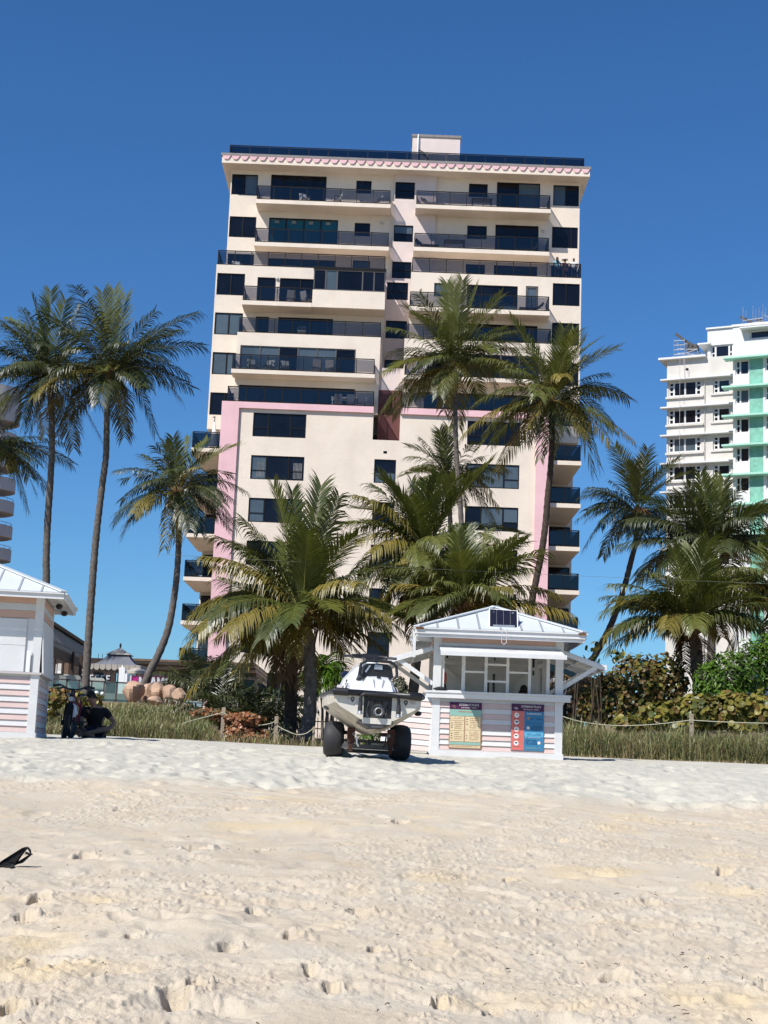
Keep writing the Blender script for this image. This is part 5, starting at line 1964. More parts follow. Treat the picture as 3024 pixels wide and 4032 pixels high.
# menu posters: printed sheets with lettering
def text_obj(txt, size, loc, mat, parent, name='lettering', align='CENTER', xs=1.0):
    cu = bpy.data.curves.new(name, 'FONT')
    cu.body = txt
    cu.size = size
    cu.align_x = align
    cu.extrude = 0.0006
    cu.materials.append(MAT[mat])
    tmp = bpy.data.objects.new('lettering_source', cu)
    COL.objects.link(tmp)
    bpy.context.view_layer.update()
    me = bpy.data.meshes.new_from_object(tmp.evaluated_get(bpy.context.evaluated_depsgraph_get()))
    bpy.data.objects.remove(tmp)
    m_ = Matrix.Translation(Vector(loc)) @ Matrix.Rotation(PI / 2, 4, 'X') @ Matrix.Diagonal((xs, 1, 1, 1))
    me.transform(m_)
    return link(name, me, parent)


def poster(label, x0, x1, z0, z1, kind):
    t = thing('menu_poster', label, 'poster', (x0, KY - .04, z0), group=None)
    W, H = x1 - x0, z1 - z0
    yy = KY - .040

    def pane(name, mat, a, b, c, d, lift, parent):
        mb = MB()
        mb.box(x0 + W * a, x0 + W * b, yy - .004 - lift, yy - .003 - lift + .0004, z0 + H * c, z0 + H * d)
        return mb.build(name, MAT[mat], parent)
    mb = MB()
    mb.box(x0, x1, yy - .003, yy + .012, z0, z1)
    sh = mb.build('sheet', MAT['print_tan' if kind == 1 else 'print_blue'], t)
    pane('header_print', 'print_purple', 0, 1, .845, 1.0, .0005, sh)
    text_obj("ESTEBAN'S PLACE", .052, (x0 + W * .60, yy - .0075, z0 + H * .925), 'print_white', sh, xs=.82)
    text_obj('RESTAURANT / SPIRITS', .026, (x0 + W * .60, yy - .0075, z0 + H * .872), 'print_white', sh)
    mb = MB()
    px_, pz_ = x0 + W * .13, z0 + H * .905
    for k in range(7):
        an = PI * (k - .5) / 6
        mb.bar((px_ + .008 * math.cos(an), yy - .006, pz_ + .008 * math.sin(an)), (px_ + .038 * math.cos(an), yy - .006, pz_ + .034 * math.sin(an) - .012), .004, .002, (0, 1, 0))
    mb.bar((px_, yy - .006, pz_), (px_ + .005, yy - .006, pz_ - .035), .005, .002, (0, 1, 0))
    mb.build('palm_emblem', MAT['print_white' if kind == 2 else 'print_tan'], sh)
    rs = random.Random(kind)

    def lines(a, b, c, d, n, mat, lift=.0025):
        mb = MB()
        for i in range(n):
            z = c + (d - c) * (n - i - .5) / n
            x = a
            while x < b - .03:
                w = rs.uniform(.02, .075)
                x2 = min(x + w, b)
                if rs.random() < .88:
                    mb.box(x0 + W * x, x0 + W * x2, yy - .005 - lift, yy - .004 - lift, z0 + H * z, z0 + H * (z + (d - c) / n * .34))
                x = x2 + .012
        mb.build('small_print', MAT[mat], sh)
    if kind == 1:
        pane('band_print', 'print_teal', .01, .99, .70, .842, .0005, sh)
        lines(.28, .70, .75, .82, 1, 'print_tan')
        for (a, b, c, d) in ((.03, .46, .605, .69), (.03, .46, .385, .595), (.03, .46, .15, .375), (.50, .97, .405, .69), (.50, .97, .15, .395)):
            pane('menu_block', 'print_cream', a, b, c, d, .0008, sh)
            lines(a + .13, b - .05, c + .02, d - .02, max(2, round((d - c) / .05)), 'print_tan')
            lines(a + .03, a + .08, c + .03, d - .04, max(1, round((d - c) / .08)), 'print_ink')
        pane('band_print', 'print_teal', .02, .98, .075, .135, .0005, sh)
        pane('band_print', 'print_cream', .03, .97, .015, .06, .0005, sh)
        lines(.06, .94, .02, .055, 1, 'print_tan')
    else:
        pane('column_print', 'print_red', .005, .395, .005, .843, .0005, sh)
        pane('column_print', 'print_cyan', .41, .99, .30, .40, .0005, sh)
        text_obj('SUBMARINOS', .045, (x0 + W * .70, yy - .0075, z0 + H * .775), 'print_white', sh, xs=.9)
        for k in range(5):
            cz_ = z0 + H * (.755 - k * .150)
            cx_ = x0 + W * .16
            mb = MB()
            mb.prism([(cx_ + .042 * math.cos(2 * PI * i / 16), yy - .0045, cz_ + .042 * math.sin(2 * PI * i / 16)) for i in range(16)], (0, -.0012, 0))
            mb.build('round_emblem', MAT['print_white'], sh)
            mb = MB()
            mb.ball((cx_ + rs.uniform(-.008, .008), yy - .006, cz_ + rs.uniform(-.008, .008)), rs.uniform(.012, .026), .0012, rs.uniform(.01, .022), 8, 5)
            mb.build('dish_picture', MAT['print_ink'], sh)
            lines(.27, .38, .735 - k * .150, .76 - k * .150, 1, 'print_tan')
            lines(.07, .27, .675 - k * .150, .69 - k * .150, 1, 'print_purple')
        for (a, b, c, d, m) in ((.53, .95, .655, .70, 'print_navy'), (.44, .95, .575, .60, 'print_navy'), (.62, .95, .42, .54, 'print_navy'), (.50, .93, .325, .375, 'print_navy'), (.44, .97, .27, .29, 'print_white'), (.45, .80, .13, .24, 'print_navy'), (.45, .96, .03, .08, 'print_teal')):
            lines(a, b, c, d, max(1, round((d - c) / .03)), m)
        for (cx_, cz_) in ((.53, .695), (.52, .49), (.86, .175)):
            mb = MB()
            mb.ball((x0 + W * cx_, yy - .006, z0 + H * cz_), .026, .0014, .028, 9, 6)
            mb.build('dish_picture', MAT['print_tan' if cz_ > .6 else 'print_white'], sh)


poster('faded yellow menu poster with purple heading, left on the kiosk front', 1.24, 1.785, .275, 1.045, 1)
poster('red and blue menu poster with purple heading, right on the kiosk front', 2.29, 2.84, .275, 1.055, 2)
# paddle, poles and a dark cloth on the counter, inside the kiosk
pd = thing('paddle', 'black paddle with orange blade standing inside kiosk window left', 'paddle', (KX + .22, KY + .35, KZ))
mb = MB()
mb.tube([(KX + .27, KY + .35, KZ + .02), (KX + .19, KY + .45, KZ + 1.26)], .022, 7)
mb.build('shaft', MAT['black'], pd)
mb = MB()
mb.tube([(KX + .195, KY + .44, KZ + 1.22), (KX + .19, KY + .45, KZ + 1.30), (KX + .185, KY + .455, KZ + 1.40), (KX + .183, KY + .455, KZ + 1.43)], [.022, .036, .032, .012], 8)
mb.build('blade', MAT['orange'], pd)
for i, (x, z, lb) in enumerate(((.975, 1.30, 'shorter black pole upright inside the kiosk window'), (1.075, 1.43, 'taller black pole upright inside the kiosk window'))):
    t = thing('pole', lb, 'pole', (KX + x, KY + .9, KZ))
    mb = MB()
    mb.tube([(KX + x, KY + .9, KZ), (KX + x, KY + .9, KZ + z)], .022, 7)
    mb.build('shaft', MAT['black'], t)
    mb = MB()
    mb.ball((KX + x, KY + .9, KZ + z), .026)
    mb.build('grip', MAT['rubber'], t)
ct = thing('cloth_bundle', 'crumpled dark cloth on the left end of kiosk counter', 'cloth', (KX + .1, KY - .06, KZ + 1.075))
mb = MB()
rings = []
for j in range(6):
    th = PI * j / 5
    rings.append([Vector((KX + .10 + (.11 + .03 * math.sin(3 * k + j)) * math.sin(th) * math.cos(2 * PI * k / 12), KY - .06 + .05 * math.sin(th) * math.sin(2 * PI * k / 12), KZ + 1.105 - .03 * math.cos(th) * (1 + .4 * math.sin(2.1 * k)))) for k in range(12)])
mb.loft(rings, True, 0, True)
mb.build('fabric', MAT['black'], ct, True)
st = thing('stool', 'plain stool behind the kiosk counter under the seated attendant', 'stool', (KX + 1.62, KY + 1.0, KZ))
mb = MB()
mb.tube([(KX + 1.62, KY + 1.0, KZ + .42), (KX + 1.62, KY + 1.0, KZ + .46)], .17, 14)
mb.build('seat', MAT['black'], st)
for k in range(4):
    mb = MB()
    mb.tube([(KX + 1.62 + .12 * math.cos(k * PI / 2), KY + 1 + .12 * math.sin(k * PI / 2), KZ + .42), (KX + 1.62 + .16 * math.cos(k * PI / 2), KY + 1 + .16 * math.sin(k * PI / 2), KZ)], .015, 6)
    mb.build('leg', MAT['black'], st)
J = standing()
J = {k: (v[0], v[1], v[2] - .40) for k, v in J.items()}
J.update(hipL=(-.09, 0, .52), knL=(-.12, -.38, .50), anL=(-.12, -.34, .10), toL=(-.12, -.46, .05), hipR=(.09, 0, .52), knR=(.12, -.38, .50), anR=(.12, -.34, .10), toR=(.12, -.46, .05),
         elL=(-.23, -.10, .76), wrL=(-.15, -.30, .66), haL=(-.12, -.38, .64), elR=(.23, -.10, .76), wrR=(.15, -.30, .66), haR=(.12, -.38, .64), pelvis=(0, 0, .56))
J = {k: (v[0] * .93, v[1] * .93, v[2] * .93) for k, v in J.items()}
person('dark haired attendant seated low behind the kiosk window', (KX + 1.62, KY + 1.0, KZ - .02), -.3, J, 'skindark', 'tee', ('jeans', 1))


# ------------------------------------------------------------------ jet ski on its beach trailer
jp = at(1476, 2984, 19.4)
JM = Matrix.Translation(Vector((jp.x, 19.4, 0.035))) @ Matrix.Rotation(math.radians(5.5), 4, 'Z') @ Matrix.Rotation(math.radians(1.0), 4, 'Y')
js = thing('jet_ski', 'white jet ski seen from behind, sand stained hull, black handlebar and bumper', 'jet ski', tuple(JM @ Vector((0, 1.3, .3))))


def half(secs, mat, name, mirror=True, smooth=35, parent=None, cap=True):
    """loft of mirrored half sections: (y, [(x,z) from the keel outwards])"""
    mb = MB(JM)
    rings = []
    for y, pts in secs:
        left = [Vector((-x, y, z)) for x, z in reversed(pts)]
        right = [Vector((x, y, z)) for x, z in pts if x > 1e-6 or True]
        if abs(pts[0][0]) < 1e-6:
            right = right[1:]
        rings.append(left + right)
    mb.loft(rings, False, 0, False)
    if cap:
        n = len(rings[0])
        b = len(mb.v)
        mb.add(rings[0], [tuple(range(n))])
        mb.add(rings[-1], [tuple(range(n))])
    return mb.build(name, MAT[mat], parent or js, smooth)


half([(0.06, [(0, .45), (.20, .49), (.49, .645), (.56, .70), (.565, .79)]), (.35, [(0, .325), (.20, .40), (.50, .595), (.605, .68), (.61, .79)]), (1.2, [(0, .315), (.22, .39), (.55, .585), (.655, .665), (.66, .78)]),
      (2.2, [(0, .35), (.2, .43), (.46, .61), (.53, .69), (.54, .81)]), (2.8, [(0, .46), (.12, .55), (.28, .70), (.33, .78), (.34, .87)]), (3.2, [(0, .74), (.04, .78), (.09, .84), (.11, .88), (.11, .94)])], 'hull', 'hull', smooth=28)
# transom panel with the pump opening
mb = MB(JM)
for s in (-1, 1):
    mb.prism([(s * .185, 0, .50), (s * .21, 0, .495), (s * .49, 0, .65), (s * .555, 0, .705), (s * .56, 0, .795), (s * .185, 0, .795)], (0, .06, 0))
mb.prism([(-.185, .004, .445), (.185, .004, .445), (.2, .004, .52), (-.2, .004, .52)], (0, .05, 0))
mb.build('transom', MAT['transom'], js)
mb = MB(JM)
mb.box(-.184, .184, .10, .30, .46, .795)
mb.box(-.184, .184, .03, .10, .74, .795)
mb.prism([(-.184, .02, .80), (-.184, .02, .50), (-.15, .02, .52), (-.13, .02, .74)], (0, .09, 0))
mb.prism([(.184, .02, .80), (.184, .02, .50), (.15, .02, .52), (.13, .02, .74)], (0, .09, 0))
mb.box(-.15, .15, .03, .12, .475, .52)
pump = mb.build('pump_housing', MAT['black'], js)
mb = MB(JM)
mb.ring((.01, -.06, .605), (0, 1, 0), .046, .009, 20, 8)
mb.tube([(.01, -.06, .605), (.01, .12, .61)], [.050, .085], 16, caps=False)
mb.build('steering_nozzle', MAT['steel'], pump, True)
mb = MB(JM)
mb.ring((.01, .04, .615), (0, 1, 0), .115, .022, 24, 8)
mb.box(-.10, -.06, -.01, .06, .66, .74)
mb.box(.07, .11, -.01, .06, .66, .74)
mb.build('pump_ring', MAT['darksteel'], pump, True)
mb = MB(JM)
mb.prism([(-.25, .02, .47), (.23, .02, .47), (.06, .02, .40), (-.10, .02, .40)], (0, .35, -.03))
mb.build('ride_plate', MAT['trailer'], js)
# rear platform and black bumper
half([(0.0, [(0, .80), (.56, .80), (.57, .835), (.545, .85), (0, .86)]), (.5, [(0, .80), (.61, .79), (.625, .83), (.60, .85), (0, .865)]), (1.2, [(0, .80), (.66, .78), (.68, .82), (.65, .845), (0, .865)]),
      (2.2, [(0, .83), (.54, .81), (.56, .845), (.53, .87), (0, .88)]), (2.8, [(0, .88), (.34, .87), (.36, .90), (.33, .92), (0, .93)]), (3.22, [(0, .94), (.11, .935), (.12, .95), (.1, .965), (0, .97)])], 'gelcoat', 'deck', smooth=30)
mb = MB(JM)
mb.tube([(-.595, .05, .838), (-.575, -.03, .836), (-.40, -.045, .833), (-.395, -.045, .833), (0, -.055, .830), (.40, -.045, .828), (.405, -.045, .828), (.545, -.03, .826), (.60, .04, .822)], [.03, .052, .052, .043, .041, .043, .054, .056, .028], 10)
bmp = mb.build('bumper', MAT['black'], js, 50)
for s in (-1, 1):
    mb = MB(JM)
    mb.tube([(s * .57, -.01, .838), (s * .61, .5, .835), (s * .67, 1.2, .825), (s * .55, 2.2, .855), (s * .35, 2.8, .905), (s * .10, 3.22, .955)], [.03, .028, .028, .028, .026, .02], 8)
    mb.build('side_rail', MAT['black'], bmp, True)
mb = MB(JM)
mb.ball((-.575, -.055, .85), .022, .02, .02)
mb.build('cleat', MAT['steel'], bmp, True)
# boarding step: bent tube with two cups
mb = MB(JM)
mb.tube([(-.235, -.085, .585), (-.235, -.085, .76), (-.225, -.09, .80), (-.19, -.095, .822), (.20, -.095, .818), (.245, -.09, .80), (.262, -.085, .76), (.265, -.085, .57)], .021, 10)
stp = mb.build('boarding_step', MAT['black'], js, 50)
for x, z in ((-.235, .60), (.265, .585)):
    mb = MB(JM)
    mb.tube([(x, -.085, z + .12), (x, -.085, z + .03), (x, -.085, z)], [.026, .032, .032], 12)
    mb.build('damper', MAT['rubber'], stp)
    mb = MB(JM)
    mb.tube([(x, -.085, z), (x, -.087, z - .035)], [.030, .036], 12)
    mb.ring((x, -.087, z - .036), (0, 0, 1), .030, .009, 14, 6)
    mb.build('cup', MAT['steel'], stp)
for x, z, s in ((-.335, .752, 1), (.365, .745, 1)):
    mb = MB(JM)
    mb.ring((x, -.004, z), (0, 1, 0), .020, .007, 16, 6)
    mb.tube([(x, .0, z - .03), (x, -.006, z - .03)], .012, 8)
    mb.build('drain_emblem', MAT['darksteel'], js)
mb = MB(JM)
for i, x in enumerate((.43, .447, .464, .481)):
    mb.box(x, x + .009, -.006, -.002, .725, .763)
mb.box(-.405, -.385, -.006, -.002, .735, .768)
mb.build('stencilled_mark', MAT['greyconc'], js, kind=None)
# chine pockets on the hull side
for s, y, z in ((-1, .9, .655), (1, .55, .63)):
    mb = MB(JM)
    mb.ball((s * .60, y, z), .05, .16, .035, 10, 6)
    mb.build('trim_tab', MAT['black'], js, True)
# seat, its white tail and black backrest
half([(.12, [(.0, 1.045), (.13, 1.04), (.165, 1.00), (.205, .86)]), (.22, [(.0, 1.075), (.14, 1.065), (.18, 1.02), (.225, .86)]), (.9, [(0, 1.08), (.15, 1.07), (.2, 1.02), (.26, .86)]), (1.5, [(0, 1.10), (.17, 1.09), (.22, 1.02), (.30, .86)])], 'gelcoat', 'seat_base', smooth=30)
for s in (-1, 1):
    mb = MB(JM)
    mb.prism([(s * .06, .108, 1.03), (s * .045, .108, .93), (s * .052, .108, .93), (s * .075, .108, 1.03)], (0, .03, 0))
    mb.build('tail_crease', MAT['greyconc'], js)
mb = MB(JM)
mb.box(-.02, .03, .11, .15, 1.045, 1.068)
mb.build('seat_latch', MAT['black'], js)
seat_ = half([(.24, [(0, 1.245), (.13, 1.24), (.185, 1.19), (.215, 1.05)]), (.5, [(0, 1.26), (.14, 1.255), (.19, 1.20), (.215, 1.06)]), (1.0, [(0, 1.25), (.15, 1.24), (.19, 1.18), (.21, 1.075)]), (1.5, [(0, 1.24), (.12, 1.23), (.16, 1.18), (.2, 1.08)])], 'black', 'seat', smooth=40)
mb = MB(JM)
for s in (-1, 1):
    mb.tube([(s * .19, .19, 1.04), (s * .25, .18, 1.09), (s * .235, .18, 1.22), (s * .16, .19, 1.27), (0, .20, 1.275)], .020, 8)
mb.build('grab_handle', MAT['black'], seat_, True)
mb = MB(JM)
mb.prism([(-.055, .222, 1.165), (.06, .222, 1.163), (.052, .222, 1.225), (-.047, .222, 1.227)], (0, .02, 0))
mb.build('seat_label', MAT['steel'], seat_)
mb = MB(JM)
mb.prism([(-.175, .226, 1.13), (-.155, .226, 1.115), (-.095, .226, 1.215), (-.12, .226, 1.215)], (0, .02, 0))
mb.build('reflector', MAT['gelcoat'], seat_)
# cowl, white nose top, handlebar, mirrors
cowl = half([(1.25, [(0, 1.06), (.22, 1.06), (.34, .98), (.40, .855)]), (1.45, [(0, 1.28), (.18, 1.26), (.34, 1.06), (.42, .86)]), (1.9, [(0, 1.33), (.17, 1.31), (.34, 1.11), (.44, .87)]), (2.5, [(0, 1.23), (.14, 1.20), (.26, 1.08), (.34, .89)]), (3.05, [(0, 1.0), (.06, .99), (.1, .97), (.14, .93)])], 'gelcoat', 'cowl', smooth=30)
for s in (-1, 1):
    mb = MB(JM)
    mb.prism([(s * .37, 1.30, .99), (s * .40, 1.9, 1.02), (s * .415, 1.9, .96), (s * .40, 1.30, .92)], (s * .012, 0, 0))
    mb.build('cowl_crease', MAT['greyconc'], cowl)
mb = MB(JM)
for i in range(4):
    mb.ring((-.335, 1.22 + .004 * i, 1.045 - i * .045), (.3, 1, 0) if i % 2 else (1, .4, 0), .016, .006, 10, 6)
mb.build('lanyard_chain', MAT['darksteel'], cowl)
mb = MB(JM)
mb.ball((0.03, 1.75, 1.322), .125, .25, .05, 14, 8)
mb.build('dash_cover', MAT['gelcoat'], cowl, True)
mb = MB(JM)
mb.tube([(0, 1.7, 1.22), (0, 1.6, 1.425)], [.075, .055], 10)
mb.hexa([(-.13, 1.52, 1.400), (.12, 1.52, 1.400), (.12, 1.66, 1.395), (-.13, 1.66, 1.395), (-.10, 1.53, 1.460), (.10, 1.53, 1.460), (.10, 1.65, 1.455), (-.10, 1.65, 1.455)])
hb = mb.build('handlebar', MAT['black'], js, 50)
for s in (-1, 1):
    mb = MB(JM)
    mb.tube([(s * .08, 1.6, 1.425), (s * .22, 1.58, 1.420), (s * .25, 1.57, 1.418)], [.035, .030, .032], 9)
    mb.build('control_pod', MAT['black'], hb, 50)
    mb = MB(JM)
    mb.tube([(s * .24, 1.575, 1.418), (s * .38, 1.54, 1.413)], .019, 9)
    mb.build('grip', MAT['rubber'], hb)
    mb = MB(JM)
    mb.tube([(s * .20, 1.56, 1.415), (s * .27, 1.50, 1.410), (s * .35, 1.49, 1.405)], .007, 6)
    mb.build('lever', MAT['darksteel'], hb)
    mb = MB(JM)
    mb.ball((s * .30, 2.0, 1.17), .085, .07, .058, 12, 8)
    mr_ = mb.build('mirror_housing', MAT['black'], js, True)
    mb = MB(JM)
    mb.tube([(s * .30, 1.935, 1.17), (s * .30, 1.93, 1.17)], .052, 16)
    mb.build('mirror_glass', MAT['mirror'], mr_)

# trailer with balloon wheels
tr = thing('beach_trailer', 'grey two wheeled beach trailer with fat balloon tyres under the jet ski', 'trailer', tuple(JM @ Vector((0, 1.25, 0))))
for y, z, h, w in ((1.02, .155, .062, .44), (1.75, .10, .055, .40), (1.28, .235, .035, .44)):
    mb = MB(JM)
    mb.bar((-w, y, z), (w, y, z), .06, h)
    mb.build('cross_beam', MAT['trailer'], tr)
for s in (-1, 1):
    mb = MB(JM)
    mb.bar((s * .25, .75, .20), (s * .17, 2.9, .22), .05, .06)
    mb.build('side_rail', MAT['trailer'], tr)
    mb = MB(JM)
    mb.bar((s * .27, .7, .33), (s * .27, 1.9, .35), .09, .05)
    mb.build('bunk', MAT['strap'], tr)
    mb = MB(JM)
    mb.box(s * .27 - .05, s * .27 + .05, .68, .74, .20, .40)
    mb.box(s * .27 - .025, s * .27 + .025, .69, .75, .08, .20)
    mb.build('bracket', MAT['strap'], tr)
    mb = MB(JM)
    mb.ring((s * .235, .665, .315), (0, 1, 0), .020, .006, 4, 6)
    mb.build('buckle', MAT['steel'], tr)
    mb = MB(JM)
    mb.tube([(s * .20, .67, .30), (s * .19, .67, .20), (s * .165, .67, .15)], .012, 6)
    mb.build('strap_end', MAT['whiteclean' if s < 0 else 'strap'], tr)
    # wheel
    c = Vector((s * .455 - .01, 1.2, .238))
    tilt = math.radians(4 * s)
    prof = [(-.125, .09), (-.138, .155), (-.130, .205), (-.095, .236), (-.04, .247), (0, .249), (.04, .247), (.095, .236), (.130, .205), (.138, .155), (.125, .09)]
    mb = MB(JM @ Matrix.Translation(c) @ Matrix.Rotation(math.radians(-6 if s < 0 else 3), 4, 'Z'))
    rings = []
    for i in range(37):
        a = 2 * PI * i / 36
        rings.append([Vector((x, r * math.cos(a), r * math.sin(a) * (1.0 if r < .2 or math.sin(a) > -.9 else .985))) for x, r in prof])
    mb.loft(rings, False, 0, False)
    wheel = mb.build('wheel', MAT['rubber'], tr, 60)
    mb = MB(JM @ Matrix.Translation(c) @ Matrix.Rotation(math.radians(-6 if s < 0 else 3), 4, 'Z'))
    mb.tube([(-.11, 0, 0), (.11, 0, 0)], .095, 18)
    mb.tube([(-.135, 0, 0), (.135, 0, 0)], .03, 10)
    mb.build('hub', MAT['darksteel'], wheel)
    for k in range(6):
        a = k * PI / 3
        mb = MB(JM @ Matrix.Translation(c) @ Matrix.Rotation(math.radians(-6 if s < 0 else 3), 4, 'Z'))
        mb.bar((s * -.127, .10 * math.cos(a), .10 * math.sin(a)), (s * -.139, .17 * math.cos(a), .17 * math.sin(a)), .012, .012, (1, 0, 0))
        mb.build('sidewall_rib', MAT['rubber'], wheel)
mb = MB(JM)
mb.bar((0, 2.7, .24), (0, 3.9, .30), .06, .06)
mb.build('tongue', MAT['trailer'], tr)
mb = MB(JM)
mb.box(-.015, .035, .98, 1.03, .187, .235)
mb.build('ball_mount', MAT['black'], tr)
# crumpled grey sack on the sand under it
sk = thing('grey_sack', 'crumpled pale grey sack on the sand behind left trailer wheel', 'sack', tuple(JM @ Vector((-.30, 1.5, .02))))
mb = MB(JM)
rings = []
for j in range(7):
    f = j / 6
    w = .17 * (1 - f) ** .8 + .012
    rings.append([Vector((-.32 - .05 * f + w * (1 + .22 * math.sin(3 * k + j)) * math.cos(2 * PI * k / 14), 1.5 + w * .8 * math.sin(2 * PI * k / 14), -.01 + .155 * f + .012 * math.sin(2 * k))) for k in range(14)])
mb.loft(rings, True, 0, True)
mb.build('cloth', MAT['dress'], sk, 30)


# ------------------------------------------------------------------ bicycles, seated man
def bicycle(label, px, Y, rz, frame, lean, parts_red=False):
    p = at(px, 2915, Y)
    base = Vector((p.x, Y, gz(p.x, Y) - .02))
    Mb = Matrix.Translation(base) @ Matrix.Rotation(rz, 4, 'Z') @ Matrix.Rotation(lean, 4, 'Y') @ Matrix.Diagonal((.95, .95, .93, 1))
    t = thing('bicycle', label, 'bicycle', tuple(base), group='bicycles in the shade of the left kiosk')
    for y in (-.52, .50):
        mb = MB(Mb)
        mb.ring((0, y, .32), (1, 0, 0), .275, .048, 32, 10)
        w = mb.build('wheel', MAT['rubber'], t, True)
        mb = MB(Mb)
        mb.ring((0, y, .32), (1, 0, 0), .235, .014, 28, 6)
        mb.build('rim', MAT['darksteel'], w, True)
        mb = MB(Mb)
        for k in range(12):
            a = k * PI / 6
            mb.bar(((-1) ** k * .03, y, .32), (0, y + .23 * math.cos(a), .32 + .23 * math.sin(a)), .005, .005)
        mb.build('spokes', MAT['steel'], w, kind='stuff')
        mb = MB(Mb)
        mb.tube([(-.06, y, .32), (.06, y, .32)], .03, 8)
        mb.build('hub', MAT['darksteel'], w)
    mb = MB(Mb)
    mb.tube([(0, -.40, .62), (0, -.35, .82)], .032, 8)
    mb.tube([(0, -.385, .66), (0, -.05, .30)], .034, 8)
    mb.tube([(0, -.36, .77), (0, .12, .60)], .024, 8)
    mb.tube([(0, -.02, .28), (0, .16, .74)], .024, 8)
    for s in (-1, 1):
        mb.tube([(s * .02, -.02, .29), (s * .055, .50, .32)], .014, 6)
        mb.tube([(s * .02, .12, .60), (s * .055, .50, .32)], .012, 6)
    mb.build('frame', MAT[frame], t, True)
    mb = MB(Mb)
    for s in (-1, 1):
        mb.tube([(s * .02, -.405, .63), (s * .065, -.43, .60), (s * .068, -.52, .32)], .017, 7)
    mb.box(-.075, .075, -.445, -.40, .60, .64)
    mb.build('fork', MAT[frame], t, True)
    mb = MB(Mb)
    rings = []
    for i in range(13):
        a = math.radians(20 + i * 11)
        rings.append([Vector((x, -.52 - .345 * math.cos(a + PI / 2 - PI / 2) * 1.0 if False else -.52 - .345 * math.cos(a), .32 + .345 * math.sin(a))) for x in (-.055, -.03, .03, .055)])
    mb.loft(rings, False, 0, False)
    mb.build('mudguard', MAT[frame], t, True)
    mb = MB(Mb)
    mb.tube([(0, -.35, .82), (0, -.33, .92)], .022, 8)
    mb.tube([(-.34, -.22, .96), (-.22, -.30, .985), (-.08, -.335, .93), (.08, -.335, .93), (.22, -.30, .985), (.34, -.22, .96)], .014, 7)
    hb_ = mb.build('handlebar', MAT['black'], t, True)
    for s in (-1, 1):
        mb = MB(Mb)
        mb.tube([(s * .23, -.295, .985), (s * .355, -.21, .957)], .021, 8)
        mb.build('grip', MAT['rubber'], hb_)
        mb = MB(Mb)
        mb.tube([(s * .19, -.32, .98), (s * .25, -.36, .96), (s * .33, -.32, .94)], .008, 6)
        mb.build('brake_lever', MAT['darksteel'], hb_)
        mb = MB(Mb)
        mb.tube([(s * .18, -.33, .97), (s * .12, -.47, .86), (s * .06, -.45, .66)], .006, 5)
        mb.build('brake_cable', MAT['black'], hb_)
    mb = MB(Mb)
    mb.tube([(0, -.47, .74), (0, -.40, .74)], [.045, .03], 12)
    mb.build('headlight', MAT['steel'], t)
    mb = MB(Mb)
    rings = []
    for y, w, z in ((.02, .02, .83), (.08, .035, .835), (.18, .08, .835), (.27, .085, .845), (.30, .05, .84)):
        rings.append([Vector((-w, y, z)), Vector((-w * .7, y, z + .03)), Vector((w * .7, y, z + .03)), Vector((w, y, z)), Vector((w * .5, y, z - .03)), Vector((-w * .5, y, z - .03))])
    mb.loft(rings, True)
    mb.tube([(0, .16, .72), (0, .18, .82)], .015, 6)
    mb.build('saddle', MAT['black'], t, True)
    mb = MB(Mb)
    mb.tube([(-.10, -.02, .29), (.10, -.02, .29)], .05, 12)
    mb.bar((.10, -.02, .29), (.11, -.12, .16), .015, .03)
    mb.bar((-.10, -.02, .29), (-.11, .08, .42), .015, .03)
    mb.build('crank', MAT['darksteel'], t)
    for x, y, z in ((.16, -.12, .155), (-.16, .08, .425)):
        mb = MB(Mb)
        mb.box(x - .05, x + .05, y - .045, y + .045, z - .012, z + .012)
        mb.build('pedal', MAT['black'], t)
    return t


bicycle('black bicycle with wide handlebar beside the left kiosk', 250, 26.7, .22, 'tee', .10)
bicycle('bicycle with dark red frame and fork beside the seated man', 306, 27.1, -.06, 'redpaint', -.05)
bgp = at(284, 2792, 26.4)
bag_ = thing('plastic_bag', 'pale plastic bag hanging between the two bicycles', 'bag', tuple(bgp))
mb = MB()
rings = []
for j in range(7):
    f = j / 6
    w = .02 + .075 * math.sin(PI * min(1, f * .8 + .02)) ** .8
    rings.append([bgp + Vector((w * (1 + .18 * math.sin(3 * k + 2 * j)) * math.cos(2 * PI * k / 12), w * .7 * math.sin(2 * PI * k / 12), .10 - .24 * f)) for k in range(12)])
mb.loft(rings, True, 0, True)
mb.build('sheet', MAT['whiteclean'], bag_, True)
mb = MB()
mb.tube([bgp + Vector((-.02, 0, .09)), bgp + Vector((-.03, 0, .16)), bgp + Vector((0, 0, .22)), bgp + Vector((.03, 0, .16)), bgp + Vector((.02, 0, .09))], .005, 5)
mb.build('handle', MAT['whiteclean'], bag_)
mp = at(366, 2916, 27.3)
SJ = dict(pelvis=(0, .05, .10), waist=(.01, .07, .27), chest=(0, .03, .46), neck=(-.02, -.02, .61), head0=(-.06, -.05, .69), head1=(-.085, -.06, .79),
          shL=(-.17, .0, .51), elL=(-.24, -.12, .28), wrL=(-.13, -.30, .17), haL=(-.07, -.35, .14), shR=(.18, .03, .51), elR=(.37, .02, .31), wrR=(.275, -.12, .16), haR=(.235, -.17, .11),
          hipL=(-.09, .0, .11), knL=(-.33, -.24, .17), anL=(.0, -.36, .07), toL=(.10, -.40, .04), hipR=(.09, 0, .11), knR=(.31, -.20, .20), anR=(-.12, -.30, .08), toR=(-.22, -.36, .05), face=(-1, -.3, -.12))
person('man in a black tee sitting cross legged in shade, looking towards the bicycles', (mp.x, 27.3, gz(mp.x, 27.3) - .02), 0, SJ, 'skin', 'tee', ('jeans', 0.5))


